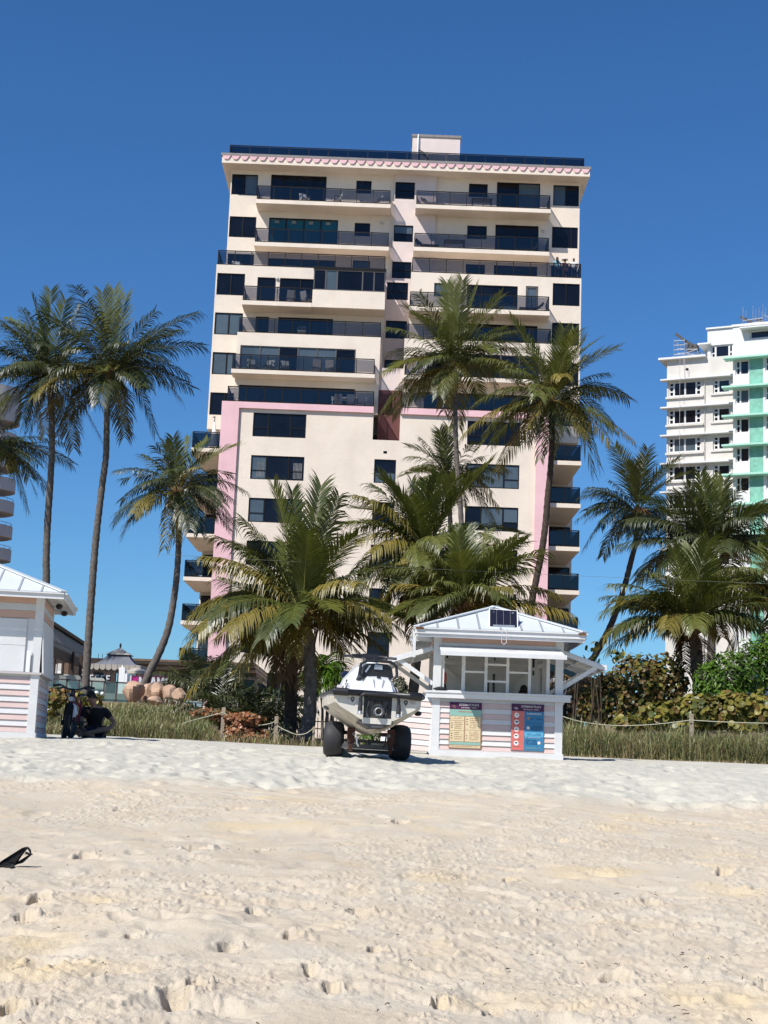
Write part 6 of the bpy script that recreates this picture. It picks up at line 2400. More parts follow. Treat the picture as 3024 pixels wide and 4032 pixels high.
# ------------------------------------------------------------------ palms
def bez(a, c, b, t):
    return a * ((1 - t) ** 2) + c * (2 * t * (1 - t)) + b * (t * t)


def frond_mesh(a, c, b, rs, mat, rib, age, spacing, leaf=1.0, wleaf=1.0):
    mb = MB()
    L = (c - a).length * .55 + (b - c).length * .55
    N = max(16, int(L / (spacing * .47)))
    pts = [bez(a, c, b, k / 8) for k in range(9)]
    r0 = .028 if L > 2.2 else .016
    mb.tube(pts, [r0 * (1 - .88 * k / 8) for k in range(9)], 5, 1, False)
    droop = {'y': .20, 'm': .72, 'o': 1.0, 'd': 1.3}[age]
    vee = {'y': .28, 'm': .10, 'o': -.05, 'd': -.2}[age]
    Lm = (.31 * L + .48) * leaf
    Z = Vector((0, 0, 1))
    gap = set()
    for _ in range(rs.randint(0, 2)):
        g = rs.randint(0, N)
        gap.update(range(g, g + rs.randint(1, 3)))
    tw = rs.uniform(-.35, .35)
    prev = Vector((1, 0, 0))
    for side in (-1, 1):
        for k in range(N):
            if k in gap and age != 'y':
                continue
            t = .10 + .895 * (k + rs.uniform(-.3, .3)) / N
            t = min(.998, max(.08, t))
            p = bez(a, c, b, t)
            T = ((c - a) * (1 - t) + (b - c) * t).normalized()
            S = T.cross(Z)
            if S.length < .15:
                S = prev.copy()
            S.normalize()
            prev = S
            U = S.cross(T).normalized()
            S2 = S * math.cos(tw) + U * math.sin(tw)
            U2 = U * math.cos(tw) - S * math.sin(tw)
            ll = Lm * min(1, .40 + 2.6 * (t - .08)) * (1 - .50 * max(0, t - .45) / .55) * rs.uniform(.80, 1.12)
            fw = ({'y': 1.05, 'm': .70, 'o': .55, 'd': .4}[age]) + .55 * t + rs.uniform(-.14, .14)
            d = (S2 * side + T * fw + U2 * (vee + rs.uniform(-.12, .12))).normalized()
            g = droop * rs.uniform(.65, 1.35)
            w = T.cross(d).cross(d).normalized() * (.020 * wleaf + .003)
            m = p + d * ll * .34
            d1 = (d - Z * g * .70).normalized()
            m2 = m + d1 * ll * .36
            q = m2 + (d1 - Z * g * 1.3).normalized() * ll * .32
            mb.add([p - w * .5, p + w * .5, m + w, m - w, m2 + w * .8, m2 - w * .8, q], [(0, 1, 2, 3), (3, 2, 4, 5), (5, 4, 6)], 0)
    return mb


def palm(name, label, Y, trunk, crown, r0, r1, specs, autos, Lf, group='coconut palms', spacing=.095, seed=0, barkmat='trunk', tilt_back=0.0, leaf=1.0, cool=False, wleaf=1.0, skirt=0, mix='mmmmyo', minel=-9):
    rs = random.Random(seed * 77 + 5)
    C = at(*crown, Y)
    tp = [at(x, y, Y + tilt_back * i / max(1, len(trunk) - 1)) for i, (x, y) in enumerate(trunk)]
    tp = [C - Vector((0, 0, .1))] + tp
    last, prv = tp[-1], tp[-2]
    gzz = gz(last.x, last.y)
    if last.z > gzz - .1:                 # carry the trunk on into the ground
        d = (last - prv).normalized()
        d = Vector((d.x * .4, d.y * .4, min(d.z, -.5))).normalized()
        tp.append(last + d * ((last.z - gzz + .25) / -d.z))
    # smooth path
    path = []
    for i in range(len(tp) - 1):
        p0, p1, p2, p3 = tp[max(i - 1, 0)], tp[i], tp[i + 1], tp[min(i + 2, len(tp) - 1)]
        n = max(3, int((p2 - p1).length / .16))
        for k in range(n):
            t = k / n
            path.append(.5 * ((2 * p1) + (p2 - p0) * t + (2 * p0 - 5 * p1 + 4 * p2 - p3) * t * t + (3 * p1 - p0 - 3 * p2 + p3) * t ** 3))
    path.append(tp[-1])
    base = path[-1]
    t_ = thing(name, label, 'palm tree', tuple(base), group=group)
    n = len(path)
    rad = []
    for i in range(n):
        f = i / (n - 1)
        r = r1 + (r0 - r1) * f ** 1.15
        if f > .93:
            r *= 1 + .35 * ((f - .93) / .07) ** 2
        rad.append(r * (1 + (.07 if i % 2 else -.03) + rs.uniform(-.035, .035)))
    mb = MB()
    mb.tube(path, rad, 10)
    mb.build('trunk', MAT[barkmat], t_, True)
    mb = MB()
    mb.tube([C - Vector((0, 0, .35)), C - Vector((0, 0, .1)), C + Vector((0, 0, .15)), C + Vector((0, 0, .45))], [r1 * 1.15, r1 * 1.8, r1 * 1.5, r1 * .5], 9)
    for k in range(9):                     # leaf bases and dry stubs
        an = rs.uniform(0, 2 * PI)
        o = Vector((math.cos(an), math.sin(an), 0))
        mb.tube([C - Vector((0, 0, .15)) + o * r1, C + o * r1 * 2.6 + Vector((0, 0, rs.uniform(-.05, .3))), C + o * rs.uniform(.5, .8) + Vector((0, 0, rs.uniform(-.3, .45)))], [.05, .035, .012], 5)
    mb.build('crown_shaft', MAT['fibre'], t_, True)
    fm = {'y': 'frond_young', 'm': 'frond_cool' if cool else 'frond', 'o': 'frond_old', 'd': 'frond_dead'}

    def put(a, c, b, age):
        mb = frond_mesh(a, c, b, rs, None, None, age, spacing, leaf, wleaf)
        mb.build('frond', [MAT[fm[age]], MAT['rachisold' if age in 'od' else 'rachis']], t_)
    for s in specs:
        tx, ty = s[0], s[1]
        age = s[2] if len(s) > 2 else 'm'
        dy = s[3] if len(s) > 3 else rs.uniform(-1.1, .9)
        tip = at(tx, ty, Y + dy)
        v = tip - C
        L = v.length
        up = v.z / L
        arch = s[4] if len(s) > 4 else .13 + .27 * (1 - up) + rs.uniform(-.03, .03)
        ctrl = C + v * .46 + Vector((0, 0, arch * L))
        out_ = Vector((v.x, v.y, 0))
        out_ = out_.normalized() * .12 if out_.length > .01 else Vector((0, 0, 0))
        put(C + out_ + Vector((0, 0, .1 + .12 * up)), ctrl, tip, age)
    autos = int(autos * 2.5)
    for k in range(autos):
        az = 2 * PI * (k + rs.uniform(-.3, .3)) / autos
        el = rs.choice((1.1, .8, .55, .3, .1, -.12, -.3)) + rs.uniform(-.12, .12)
        if el < minel:
            el = minel + rs.uniform(0, .5)
        L = Lf * rs.uniform(.8, 1.05)
        d = Vector((math.cos(az) * math.cos(el), math.sin(az) * math.cos(el), math.sin(el)))
        c = C + d * L * .55 + Vector((0, 0, .04 * L))
        sag = rs.uniform(.45, .95) * (1.15 - .55 * max(0, math.sin(el)))
        b = c + (d - Vector((0, 0, sag * 1.5))).normalized() * L * .52
        age = 'y' if el > 1.0 else ('o' if el < .1 and rs.random() < (.12 if cool else .35) else ('m' if cool else rs.choice(mix)))
        put(C + Vector((d.x, d.y, 0)) * .1 + Vector((0, 0, .12)), c, b, age)
    for k in range(skirt):
        az = 2 * PI * (k + rs.uniform(-.4, .4)) / skirt
        L = Lf * rs.uniform(.5, .85)
        d = Vector((math.cos(az), math.sin(az), 0))
        c = C + d * L * .30 + Vector((0, 0, -.1 * L))
        b = C + d * L * rs.uniform(.12, .34) + Vector((0, 0, -L * rs.uniform(.75, 1.0)))
        put(C + d * .08 - Vector((0, 0, .1)), c, b, 'd')
    return t_


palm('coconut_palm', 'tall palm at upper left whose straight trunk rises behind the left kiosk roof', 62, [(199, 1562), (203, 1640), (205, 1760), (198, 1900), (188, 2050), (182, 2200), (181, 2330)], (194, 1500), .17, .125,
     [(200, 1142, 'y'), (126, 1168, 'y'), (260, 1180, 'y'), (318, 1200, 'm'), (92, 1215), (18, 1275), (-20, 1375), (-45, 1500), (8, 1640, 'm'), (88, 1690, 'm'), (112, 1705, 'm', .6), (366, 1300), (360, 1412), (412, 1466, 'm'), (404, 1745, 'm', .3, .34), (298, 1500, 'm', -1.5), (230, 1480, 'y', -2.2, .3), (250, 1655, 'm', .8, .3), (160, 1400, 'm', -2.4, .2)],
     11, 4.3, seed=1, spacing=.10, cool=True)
palm('coconut_palm', 'tall palm with slightly curved trunk standing in front of the cafe', 60, [(423, 1597), (420, 1700), (417, 1800), (400, 1930), (378, 2120), (362, 2320), (348, 2520), (337, 2700), (334, 2725)], (436, 1480), .165, .12,
     [(448, 1138, 'y'), (403, 1150, 'y'), (497, 1160, 'y'), (360, 1200, 'm'), (612, 1226, 'm'), (616, 1330, 'm', .5), (722, 1302, 'm'), (676, 1428, 'm'), (716, 1582, 'm'), (612, 1708, 'm'), (493, 1672, 'o', -.6), (478, 1660, 'm', .9), (350, 1590), (300, 1560, 'm', 1.0), (405, 1460, 'y', -2.0, .3), (520, 1340, 'm', -2.0, .15)],
     10, 4.2, seed=2, spacing=.10, cool=True)
palm('coconut_palm', 'medium palm with a strongly bent trunk rising from the boulders', 58, [(702, 1985), (704, 2080), (701, 2195), (690, 2320), (664, 2470), (625, 2575), (592, 2640), (558, 2722)], (696, 1942), .16, .105,
     [(681, 1722, 'y'), (746, 1724, 'y'), (650, 1740, 'y'), (607, 1752), (560, 1790, 'm', .6), (482, 1892), (474, 1975), (478, 2112), (646, 2166, 'o', -.5, .34), (700, 2130, 'o', -1.0, .4), (972, 1938, 'm', .4), (934, 2092, 'm'), (912, 1868, 'm', .5), (812, 1780, 'm'), (790, 1840, 'o', -1.2), (860, 2040, 'm', .8)],
     8, 3.1, seed=3, spacing=.085, cool=True)
palm('coconut_palm', 'palm mostly outside the left edge, only drooping fronds showing', 66, [(-62, 1820), (-70, 2100), (-75, 2400)], (-55, 1765), .16, .12,
     [(186, 1832, 'm'), (142, 1948, 'm'), (106, 2012, 'm'), (70, 1660, 'm'), (40, 1560, 'y'), (-30, 1470, 'y')], 9, 4.0, seed=4, spacing=.10, cool=True)
palm('coconut_palm', 'tall palm before the recess in the middle of the pink tower', 66, [(1791, 1515), (1792, 1600), (1794, 1700), (1798, 1800), (1808, 1930), (1816, 2050), (1826, 2300), (1830, 2600)], (1787, 1455), .15, .105,
     [(1822, 1100, 'y'), (1760, 1112, 'y'), (1790, 1125, 'y'), (1880, 1128, 'y'), (1650, 1160), (1524, 1290), (1530, 1392), (1502, 1472, 'o'), (1500, 1622, 'm'), (1758, 1590, 'o', -1.2, .34), (1850, 1480, 'o', -1.6, .34), (1995, 1290, 'm'), (1970, 1210), (2040, 1384), (1956, 1520), (1620, 1560, 'm', .8), (1700, 1330, 'm', -2, .15), (1900, 1440, 'm', -1.8, .2)],
     11, 4.0, seed=5, spacing=.095)
palm('coconut_palm', 'palm with a slanting dark trunk before the right pink pier of the tower', 60, [(2172, 1640), (2173, 1740), (2167, 1850), (2157, 1950), (2146, 2080), (2130, 2190), (2108, 2300), (2090, 2420)], (2173, 1590), .17, .115,
     [(2222, 1290, 'y'), (2262, 1300, 'y'), (2306, 1335, 'y'), (2308, 1398, 'o'), (2074, 1322, 'm'), (2022, 1378), (1962, 1560), (1856, 1600, 'm'), (1892, 1748, 'm'), (2082, 1690, 'o', -1), (2124, 1818, 'm', -.4, .3), (2395, 1470), (2470, 1566), (2424, 1686), (2362, 1840), (2338, 1866, 'm', .9), (2225, 1700, 'm', -1.8, .3), (2250, 1480, 'm', -2.0, .2)],
     10, 4.1, seed=6, spacing=.095, barkmat='trunkdark')
palm('coconut_palm', 'smaller palm crown directly behind the tall middle trunk', 70, [(1768, 1960), (1775, 2100), (1780, 2300)], (1766, 1895), .15, .11,
     [(1766, 1678, 'y'), (1730, 1690, 'y'), (1652, 1722), (1578, 1862), (1600, 1800), (1905, 1800), (1870, 1740), (1928, 1922), (1960, 2090, 'm', .5, .42), (1660, 1960, 'm'), (1820, 1980, 'o')], 8, 3.0, seed=7, spacing=.09)
palm('coconut_palm', 'big low palm left of the jet ski with yellowing fronds over its thick trunk', 42, [(1219, 2515), (1219, 2580), (1223, 2700), (1218, 2820), (1203, 2890), (1186, 2952)], (1192, 2430), .215, .15,
     [(1076, 1912, 'y'), (1266, 1908, 'y'), (1150, 1930, 'y', .8), (1338, 1950, 'm'), (946, 2042, 'm'), (846, 2114, 'm'), (794, 2190, 'o'), (850, 2230, 'o', -.8), (744, 2430, 'o'), (718, 2550, 'o'), (734, 2734, 'o', -.3, .30), (918, 2662, 'o', -1.0, .28), (1156, 2586, 'o', -1.3, .30), (1488, 2495, 'o', -.6, .24), (1250, 2160, 'm', .9, .2), (1420, 2340, 'm', .8), (1290, 2330, 'm', -1.3, .3), (1040, 2260, 'm', .5), (1180, 2080, 'm', -1.2, .05), (950, 2480, 'm', .8), (1350, 2560, 'o', .5)],
     12, 3.6, seed=8, spacing=.068, wleaf=.95, mix='mmmyo', minel=.12)
palm('coconut_palm', 'rough dark trunk just left of the big low palm, crown merged with it', 44, [(1147, 2600), (1147, 2700), (1144, 2800), (1140, 2925)], (1150, 2480), .205, .18,
     [(1010, 2200, 'm', 1.0), (1120, 2140, 'y', 1.2), (1290, 2230, 'm', 1.2), (900, 2330, 'm', 1.0), (1000, 2600, 'm', .8, .3)], 9, 2.9, seed=9, barkmat='trunkdark', spacing=.075, skirt=4)
palm('coconut_palm', 'dense palm with olive crown at the centre, left of the kiosk roof', 45, [(1660, 2330), (1648, 2500), (1630, 2700), (1615, 2900)], (1672, 2190), .17, .13,
     [(1460, 1908, 'm'), (1448, 1975, 'm'), (1500, 1880, 'y'), (1724, 1868, 'y'), (1680, 1900, 'y'), (1620, 1890, 'y'), (1352, 2062, 'm'), (1400, 2130, 'o'), (1440, 2240, 'm', -.5), (1840, 2060, 'm'), (1880, 2140), (1560, 2360, 'm'), (1700, 2420, 'o', -1), (1620, 2230, 'o', -1.5, .3), (1790, 2330, 'm'), (1480, 2420, 'o', -.6)],
     14, 3.2, seed=10, spacing=.075, skirt=14, mix='mmmyo')
palm('coconut_palm', 'palm right behind the kiosk roof with upright fronds fanning out', 42, [(1832, 2480), (1836, 2650), (1840, 2900)], (1832, 2400), .17, .13,
     [(1834, 2088, 'y'), (1800, 2100, 'y'), (1922, 2090, 'm'), (2044, 2114, 'm'), (2098, 2240, 'm'), (1978, 2366, 'o', -.8, .36), (2278, 2432, 'o', -.5, .22), (2200, 2340, 'o', .3), (1700, 2180, 'm'), (1620, 2330, 'm'), (1560, 2450, 'o'), (1740, 2290, 'm', -1.2), (2060, 2420, 'o', -.6, .3), (1680, 2480, 'm', -.6)],
     10, 2.7, seed=11, spacing=.07, skirt=6, mix='mmyo')
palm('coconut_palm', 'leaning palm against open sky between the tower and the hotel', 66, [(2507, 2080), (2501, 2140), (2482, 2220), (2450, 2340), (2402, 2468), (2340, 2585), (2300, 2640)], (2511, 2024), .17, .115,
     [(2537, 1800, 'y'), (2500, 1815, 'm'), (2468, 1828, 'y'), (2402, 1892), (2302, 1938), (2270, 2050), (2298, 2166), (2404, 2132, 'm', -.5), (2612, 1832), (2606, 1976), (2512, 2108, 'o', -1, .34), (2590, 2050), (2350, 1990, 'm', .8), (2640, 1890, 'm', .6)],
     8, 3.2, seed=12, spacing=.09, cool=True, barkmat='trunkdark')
palm('coconut_palm', 'large bushy palm at right above the bronze and green shrubs', 44, [(2735, 2530), (2742, 2600), (2750, 2720)], (2718, 2478), .2, .15,
     [(2650, 2160, 'y'), (2720, 2150, 'y'), (2860, 2236, 'm'), (2800, 2200, 'y'), (2552, 2250), (2396, 2302), (2364, 2418, 'm'), (2388, 2560, 'm', -.4, .26), (2600, 2500, 'o', -.6, .3), (2458, 2512, 'o', -.6), (2972, 2266, 'm'), (2924, 2420, 'm'), (2560, 2330, 'm', .8), (2760, 2300, 'm', -1.2, .08)],
     10, 3.0, seed=13, spacing=.07, skirt=4, mix='mmmmyo', minel=.35)
palm('coconut_palm', 'upright feathery palm in front of the hotel, behind the bushy one', 52, [(2808, 2260), (2806, 2400), (2800, 2600)], (2810, 2196), .17, .13,
     [(2756, 1864, 'y'), (2800, 1880, 'y'), (2852, 1888, 'y'), (2652, 1930, 'm'), (2700, 1900, 'y'), (2922, 1906, 'm'), (2466, 2050, 'm', -.6), (2476, 2104, 'm'), (2552, 2192, 'm'), (3020, 1968), (2990, 2060, 'm'), (3040, 2120), (2640, 2100, 'm', .8), (2900, 2060, 'm', -1.4, .1), (2960, 2200, 'o')],
     11, 3.5, seed=14, spacing=.08, cool=True, minel=.15)
palm('coconut_palm', 'palm at the right edge with fronds reaching in over the green bush', 46, [(3090, 2480), (3095, 2700)], (3080, 2380), .19, .14,
     [(2900, 2250, 'm'), (2880, 2420, 'o'), (2870, 2560, 'o', -.5), (3010, 2620, 'o', -.8, .3), (2980, 2150, 'y'), (3060, 2080, 'y'), (2940, 2330, 'm')], 9, 3.0, seed=15, spacing=.075, mix='mmoo', minel=.35)


# low feather palms and a small multi-stem tree on the dune
def low_palm(name, label, px, py, Y, n, L, mat, seed, elev=(.3, 1.35), spacing=.07, cat='palm', group=None, rib='rachis', age='m', leaf=1.0, stem=0.0):
    rs = random.Random(seed)
    p = at(px, py, Y)
    base = Vector((p.x, Y, gz(p.x, Y)))
    t_ = thing(name, label, cat, tuple(base), group=group)
    C = Vector((p.x, Y, max(p.z, base.z)))
    mb = MB()
    mb.tube([base - Vector((0, 0, .2)), C + Vector((0, 0, .15))], [.11, .07], 8)
    mb.build('trunk', MAT['trunkdark'], t_)
    for k in range(n):
        az = 2 * PI * (k + rs.uniform(-.4, .4)) / n
        el = rs.uniform(*elev)
        l = L * rs.uniform(.75, 1.1)
        d = Vector((math.cos(az) * math.cos(el), math.sin(az) * math.cos(el), math.sin(el)))
        c = C + d * l * .58
        b = c + (d - Vector((0, 0, rs.uniform(.5, 1.1)))).normalized() * l * .48
        frond_mesh(C, c, b, rs, None, None, age, spacing, leaf, .8).build('frond', [MAT[mat], MAT[rib]], t_)
    return t_


low_palm('feather_palm', 'dark green clump palm right of the storage box, left of the two trunks', 870, 2860, 48, 22, 2.3, 'frond_cool', 31, group='low dune palms')
low_palm('feather_palm', 'dark feathery palm against the tan pavilion, nearest the boulders', 770, 2760, 58, 18, 2.5, 'frond_cool', 32, group='low dune palms')
low_palm('feather_palm', 'silvery green low palm just left of the rough dark trunk', 1010, 2850, 47, 22, 1.9, 'frond_cool', 33, (.0, 1.3), group='low dune palms')
low_palm('feather_palm', 'stiff young palm before the left pink pier base', 850, 2720, 62, 14, 2.0, 'frond', 34, (.4, 1.4), group='low dune palms')
low_palm('feather_palm', 'brown withered palm hanging between kiosk and bronze shrub', 2290, 2700, 44, 12, 1.3, 'frond_dead', 35, (-.4, .8), age='d', rib='rachisold', group='low dune palms')
tr_ = thing('small_palm_tree', 'slender multi-stemmed palm with bright green tufts left of the jet ski', 'palm', tuple(at(1282, 2905, 50)))
rs_ = random.Random(71)
for (bx_, tx_, ty_) in ((1270, 1262, 2660), (1286, 1282, 2640), (1294, 1310, 2690)):
    b_, t2 = at(bx_, 2905, 50), at(tx_, ty_, 50)
    b_.z = gz(b_.x, 50) - .1
    mb = MB()
    mb.tube([b_, b_.lerp(t2, .5) + Vector((.04, 0, 0)), t2], [.06, .045, .035], 7)
    mb.build('stem', MAT['trunk'], tr_, True)
    for k in range(13):
        az = 2 * PI * (k + rs_.uniform(-.4, .4)) / 13
        el = rs_.uniform(-.1, 1.3)
        l = rs_.uniform(.6, .95)
        d = Vector((math.cos(az) * math.cos(el), math.sin(az) * math.cos(el), math.sin(el)))
        c = t2 + d * l * .6
        b = c + (d - Vector((0, 0, 1.0))).normalized() * l * .45
        frond_mesh(t2, c, b, rs_, None, None, 'm', .045, 1.5, .9).build('frond', [MAT['bushgreen'], MAT['rachis']], tr_)


# ------------------------------------------------------------------ shrubs of separate leaves
def leaf_shape(kind, s):
    if kind == 'round':
        vs = [(0, 0, 0)] + [(s * math.cos(2 * PI * k / 7) * (1 + .1 * (k == 0)), s * math.sin(2 * PI * k / 7), s * .12) for k in range(7)]
        return vs, [(0, 1 + k, 1 + (k + 1) % 7) for k in range(7)]
    vs = [(-s, 0, 0), (-.1 * s, -.36 * s, .06 * s), (s * 1.1, 0, -.05 * s), (-.1 * s, .36 * s, .06 * s), (0, 0, -.03 * s)]
    return vs, [(0, 1, 4), (1, 2, 4), (2, 3, 4), (3, 0, 4)]


def shrub(name, label, Y, lumps, kind, size, n, mats, seed, parts=90, group=None, cat='shrub', depth=.7, stems=True, accent=None):
    rs = random.Random(seed)
    wtot = sum(l[2] * l[3] for l in lumps)
    leaves = []
    base = None
    for (px, py, w, h) in lumps:
        c = at(px, py, Y)
        if base is None:
            base = Vector((c.x, Y, gz(c.x, Y)))
        s_ = Y / F_PX
        rx, rz = w * s_ / 2, h * s_ / 2
        ry = rx * depth
        for _ in range(int(n * w * h / wtot)):
            u, v = rs.uniform(-1, 1), rs.uniform(0, 2 * PI)
            r = rs.uniform(.45, 1.0) ** .5 * (1 + .16 * math.sin(5 * v + px) * math.cos(3 * u + py))
            q = math.sqrt(1 - u * u)
            nrm = Vector((q * math.cos(v), q * math.sin(v), u))
            p = c + Vector((nrm.x * rx * r, nrm.y * ry * r, nrm.z * rz * r))
            if p.z < gz(p.x, p.y) + .03:
                continue
            leaves.append((p, nrm, r))
    t_ = thing(name, label, cat, tuple(base), group=group)
    leaves.sort(key=lambda L_: L_[0].y - L_[2] * .35)
    shapes = []
    for k, m in enumerate(mats):
        vs, fs = leaf_shape(kind, 1.0)
        me = bpy.data.meshes.new('leaf')
        me.from_pydata(vs, [], fs)
        me.materials.append(MAT[m])
        shapes.append(me)
    rest = MB()
    vs0, fs0 = leaf_shape(kind, 1.0)
    inv = ROOTS[t_.name]
    step = max(1, int(len(leaves) * .5 / max(1, parts)))
    chosen = set(range(0, step * parts, step)) if parts else set()
    for i, (p, nrm, r) in enumerate(leaves):
        d = (nrm * .8 + Vector((rs.gauss(0, .5), rs.gauss(0, .5) - .25, rs.gauss(0, .5) + .35))).normalized()
        rot = d.to_track_quat('Z', 'Y').to_matrix().to_4x4() @ Matrix.Rotation(rs.uniform(0, 2 * PI), 4, 'Z')
        sz = size * rs.uniform(.65, 1.25)
        Mx = Matrix.Translation(p) @ rot @ Matrix.Scale(sz, 4)
        k = min(len(mats) - 1, int(rs.random() ** 1.6 * len(mats)))
        if i in chosen:
            o = bpy.data.objects.new('leaf', shapes[k])
            COL.objects.link(o)
            o.parent = t_
            o.matrix_parent_inverse = inv
            o.matrix_basis = Mx
        else:
            rest.add([Mx @ Vector(v) for v in vs0], fs0, k)
    rest.build('foliage', [MAT[m] for m in mats], t_, kind='stuff')
    if stems:
        for k in range(7):
            px, py, w, h = rs.choice(lumps)
            c = at(px, py, Y)
            a = base + Vector((rs.uniform(-.3, .3), rs.uniform(-.2, .2), -.1))
            a.x = c.x + rs.uniform(-.3, .3)
            a.z = gz(a.x, Y) - .1
            b = c + Vector((rs.uniform(-.6, .6) * w, 0, rs.uniform(0, .45) * h)) * (Y / F_PX)
            mb = MB()
            mb.tube([a, a.lerp(b, .5) + Vector((rs.uniform(-.1, .1), rs.uniform(-.1, .1), 0)), b], [.03, .02, .008], 5)
            mb.build('stem', MAT['twig'], t_)
    return t_


SG = 'seagrape and other shrubs right of the kiosk'
shrub('seagrape_shrub', 'bronze and olive seagrape shrub just right of the kiosk', 43, [(2400, 2745, 190, 200), (2520, 2690, 240, 220), (2470, 2790, 260, 160), (2620, 2690, 190, 220), (2330, 2780, 130, 150)], 'round', .058, 5600, ['seabrown', 'seaolive', 'seabrown', 'darkleaf', 'seagrape'], 41, 120, SG)
shrub('seagrape_shrub', 'yellow green seagrape shrub with big round leaves along the rope at right', 40, [(2610, 2820, 200, 110), (2740, 2805, 220, 140), (2880, 2795, 220, 140), (3010, 2800, 200, 150), (2480, 2850, 160, 60), (2680, 2860, 200, 50), (2900, 2860, 240, 50)], 'round', .082, 2500, ['seagrape', 'seaolive', 'seagrape', 'seabrown', 'frond_young'], 42, 150, SG)
shrub('green_bush', 'bright green bush with pointed leaves at the right edge', 42, [(2800, 2680, 150, 150), (2880, 2650, 190, 180), (2975, 2630, 190, 230), (3060, 2600, 160, 260), (2830, 2730, 200, 90)], 'long', .095, 5200, ['bushgreen', 'bushgreen', 'darkleaf'], 43, 130, SG)
shrub('dark_shrub', 'dark bare branched shrub tucked behind the right side of the kiosk', 45, [(2265, 2790, 120, 150), (2300, 2720, 100, 130)], 'round', .075, 500, ['darkleaf', 'seabrown', 'greyleaf', 'seared'], 44, 40, SG)
shrub('seagrape_sprig', 'thin seagrape sprig rising against the sky above the right awning', 42, [(2330, 2545, 60, 40), (2345, 2600, 40, 40), (2290, 2600, 40, 50), (2430, 2580, 60, 50)], 'round', .075, 46, ['darkleaf', 'seagrape'], 45, 20, SG)
shrub('seagrape_shrub', 'small yellow green seagrape seedling on the sand at the lower right', 36, [(2990, 2985, 70, 40), (2960, 2992, 50, 26)], 'round', .07, 70, ['seagrape', 'frond_young'], 46, 30, SG, stems=False)
shrub('seagrape_shrub', 'olive and bronze seagrape shrub behind the bicycles', 39, [(215, 2745, 110, 80), (300, 2755, 120, 70), (370, 2760, 70, 60), (190, 2800, 80, 90)], 'round', .07, 620, ['seagrape', 'seabrown', 'frond', 'dryleaf'], 47, 60)
shrub('withered_shrub', 'rust brown withered shrub between the two rope posts', 40, [(950, 2880, 130, 130), (1000, 2910, 130, 80), (960, 2830, 160, 50)], 'round', .045, 2100, ['dryleaf', 'dryleaf', 'seabrown', 'seared'], 48, 80)
shrub('withered_shrub', 'brown dried groundcover under the rope left of the first post', 44, [(830, 2810, 160, 46), (900, 2830, 120, 50)], 'round', .045, 800, ['dryleaf', 'seabrown', 'greyleaf'], 49, 40)
shrub('dune_shrub', 'grey green low shrub at the foot of the second rope post', 41, [(1050, 2915, 110, 80), (1110, 2900, 100, 110)], 'long', .055, 700, ['greyleaf', 'grass', 'darkleaf'], 50, 40)
shrub('dune_shrub', 'grey leaved bush showing behind the left side of the jet ski', 56, [(1335, 2700, 110, 150), (1320, 2760, 80, 90)], 'long', .10, 700, ['greyleaf', 'darkleaf', 'greyleaf'], 51, 40)
shrub('dune_shrub', 'grey leaved bush showing between the jet ski and kiosk', 56, [(1565, 2720, 80, 130)], 'long', .10, 380, ['greyleaf', 'darkleaf'], 52, 30)
shrub('green_plant', 'bright green low plant seen under the jet ski hull', 36, [(1500, 2895, 140, 70), (1440, 2905, 70, 50)], 'long', .07, 330, ['bushgreen', 'frond_young', 'darkleaf'], 53, 40)
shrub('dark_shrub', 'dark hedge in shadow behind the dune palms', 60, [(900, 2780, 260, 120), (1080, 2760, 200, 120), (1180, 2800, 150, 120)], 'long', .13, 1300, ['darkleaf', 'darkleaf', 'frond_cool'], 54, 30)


# ------------------------------------------------------------------ dune grass
def grass(name, region, n, mats, seed, hmin, hmax, wd=.007):
    rs = random.Random(seed)
    mb = MB()
    for _ in range(n):
        Y, fx = region(rs)
        x = fx * Y
        z = gz(x, Y) - .03
        cl = float(vnoise(x * 1.3, Y * 1.3, 70)) + .5
        h = rs.uniform(hmin, hmax) * (.55 + .75 * cl)
        an = rs.uniform(0, 2 * PI)
        be = rs.uniform(.15, 1.15) * h
        dx, dy = math.cos(an) * be, math.sin(an) * be
        w = wd * rs.uniform(.7, 1.4)
        wx, wy = -math.sin(an) * w, math.cos(an) * w
        if abs(wx) < w * .4:
            wx = math.copysign(w * .6, wx or 1)
        m = 0 if rs.random() < .45 + .35 * cl else 1
        mb.add([(x - wx, Y - wy, z), (x + wx, Y + wy, z), (x + dx * .35 + wx, Y + dy * .35 + wy, z + h * .62), (x + dx * .35 - wx, Y + dy * .35 - wy, z + h * .62),
                (x + dx, Y + dy, z + h * (1.02 - .42 * be / h))], [(0, 1, 2, 3), (3, 2, 4)], m)
    o = mb.build(name, [MAT[m] for m in mats])
    o['kind'] = 'stuff'
    return o


g = grass('dune_grass', lambda r: (35.6 + 5.4 * r.random() ** 1.2, r.uniform(.119, .300)), 12500, ['grass', 'grassdry'], 61, .45, 1.12)
tag(g, 'green and straw dune grass along the foot of the right shrubs', 'grass')
g = grass('dune_grass', lambda r: (36.5 + 9.5 * r.random() ** 1.2, r.uniform(-.245, -.112)), 11000, ['grass', 'grassdry'], 62, .32, .66, .009)
tag(g, 'green and straw dune grass on the bank below the cafe', 'grass')
g = grass('dune_grass', lambda r: (45 + 9 * r.random(), r.uniform(-.245, -.118)), 5200, ['grass', 'grassdry'], 65, .12, .28, .011)
tag(g, 'short green grass higher on the bank under the boulders', 'grass')
g = grass('dune_grass', lambda r: (38 + 6 * r.random(), r.uniform(-.115, .02)), 1700, ['grassdry', 'grass'], 63, .15, .45)
tag(g, 'thin short grass around the palm trunks in the middle', 'grass')
g = grass('beach_litter', lambda r: (35.2 + .7 * r.random(), r.uniform(.119, .300)), 1500, ['grassdry', 'grassdry'], 64, .04, .16)
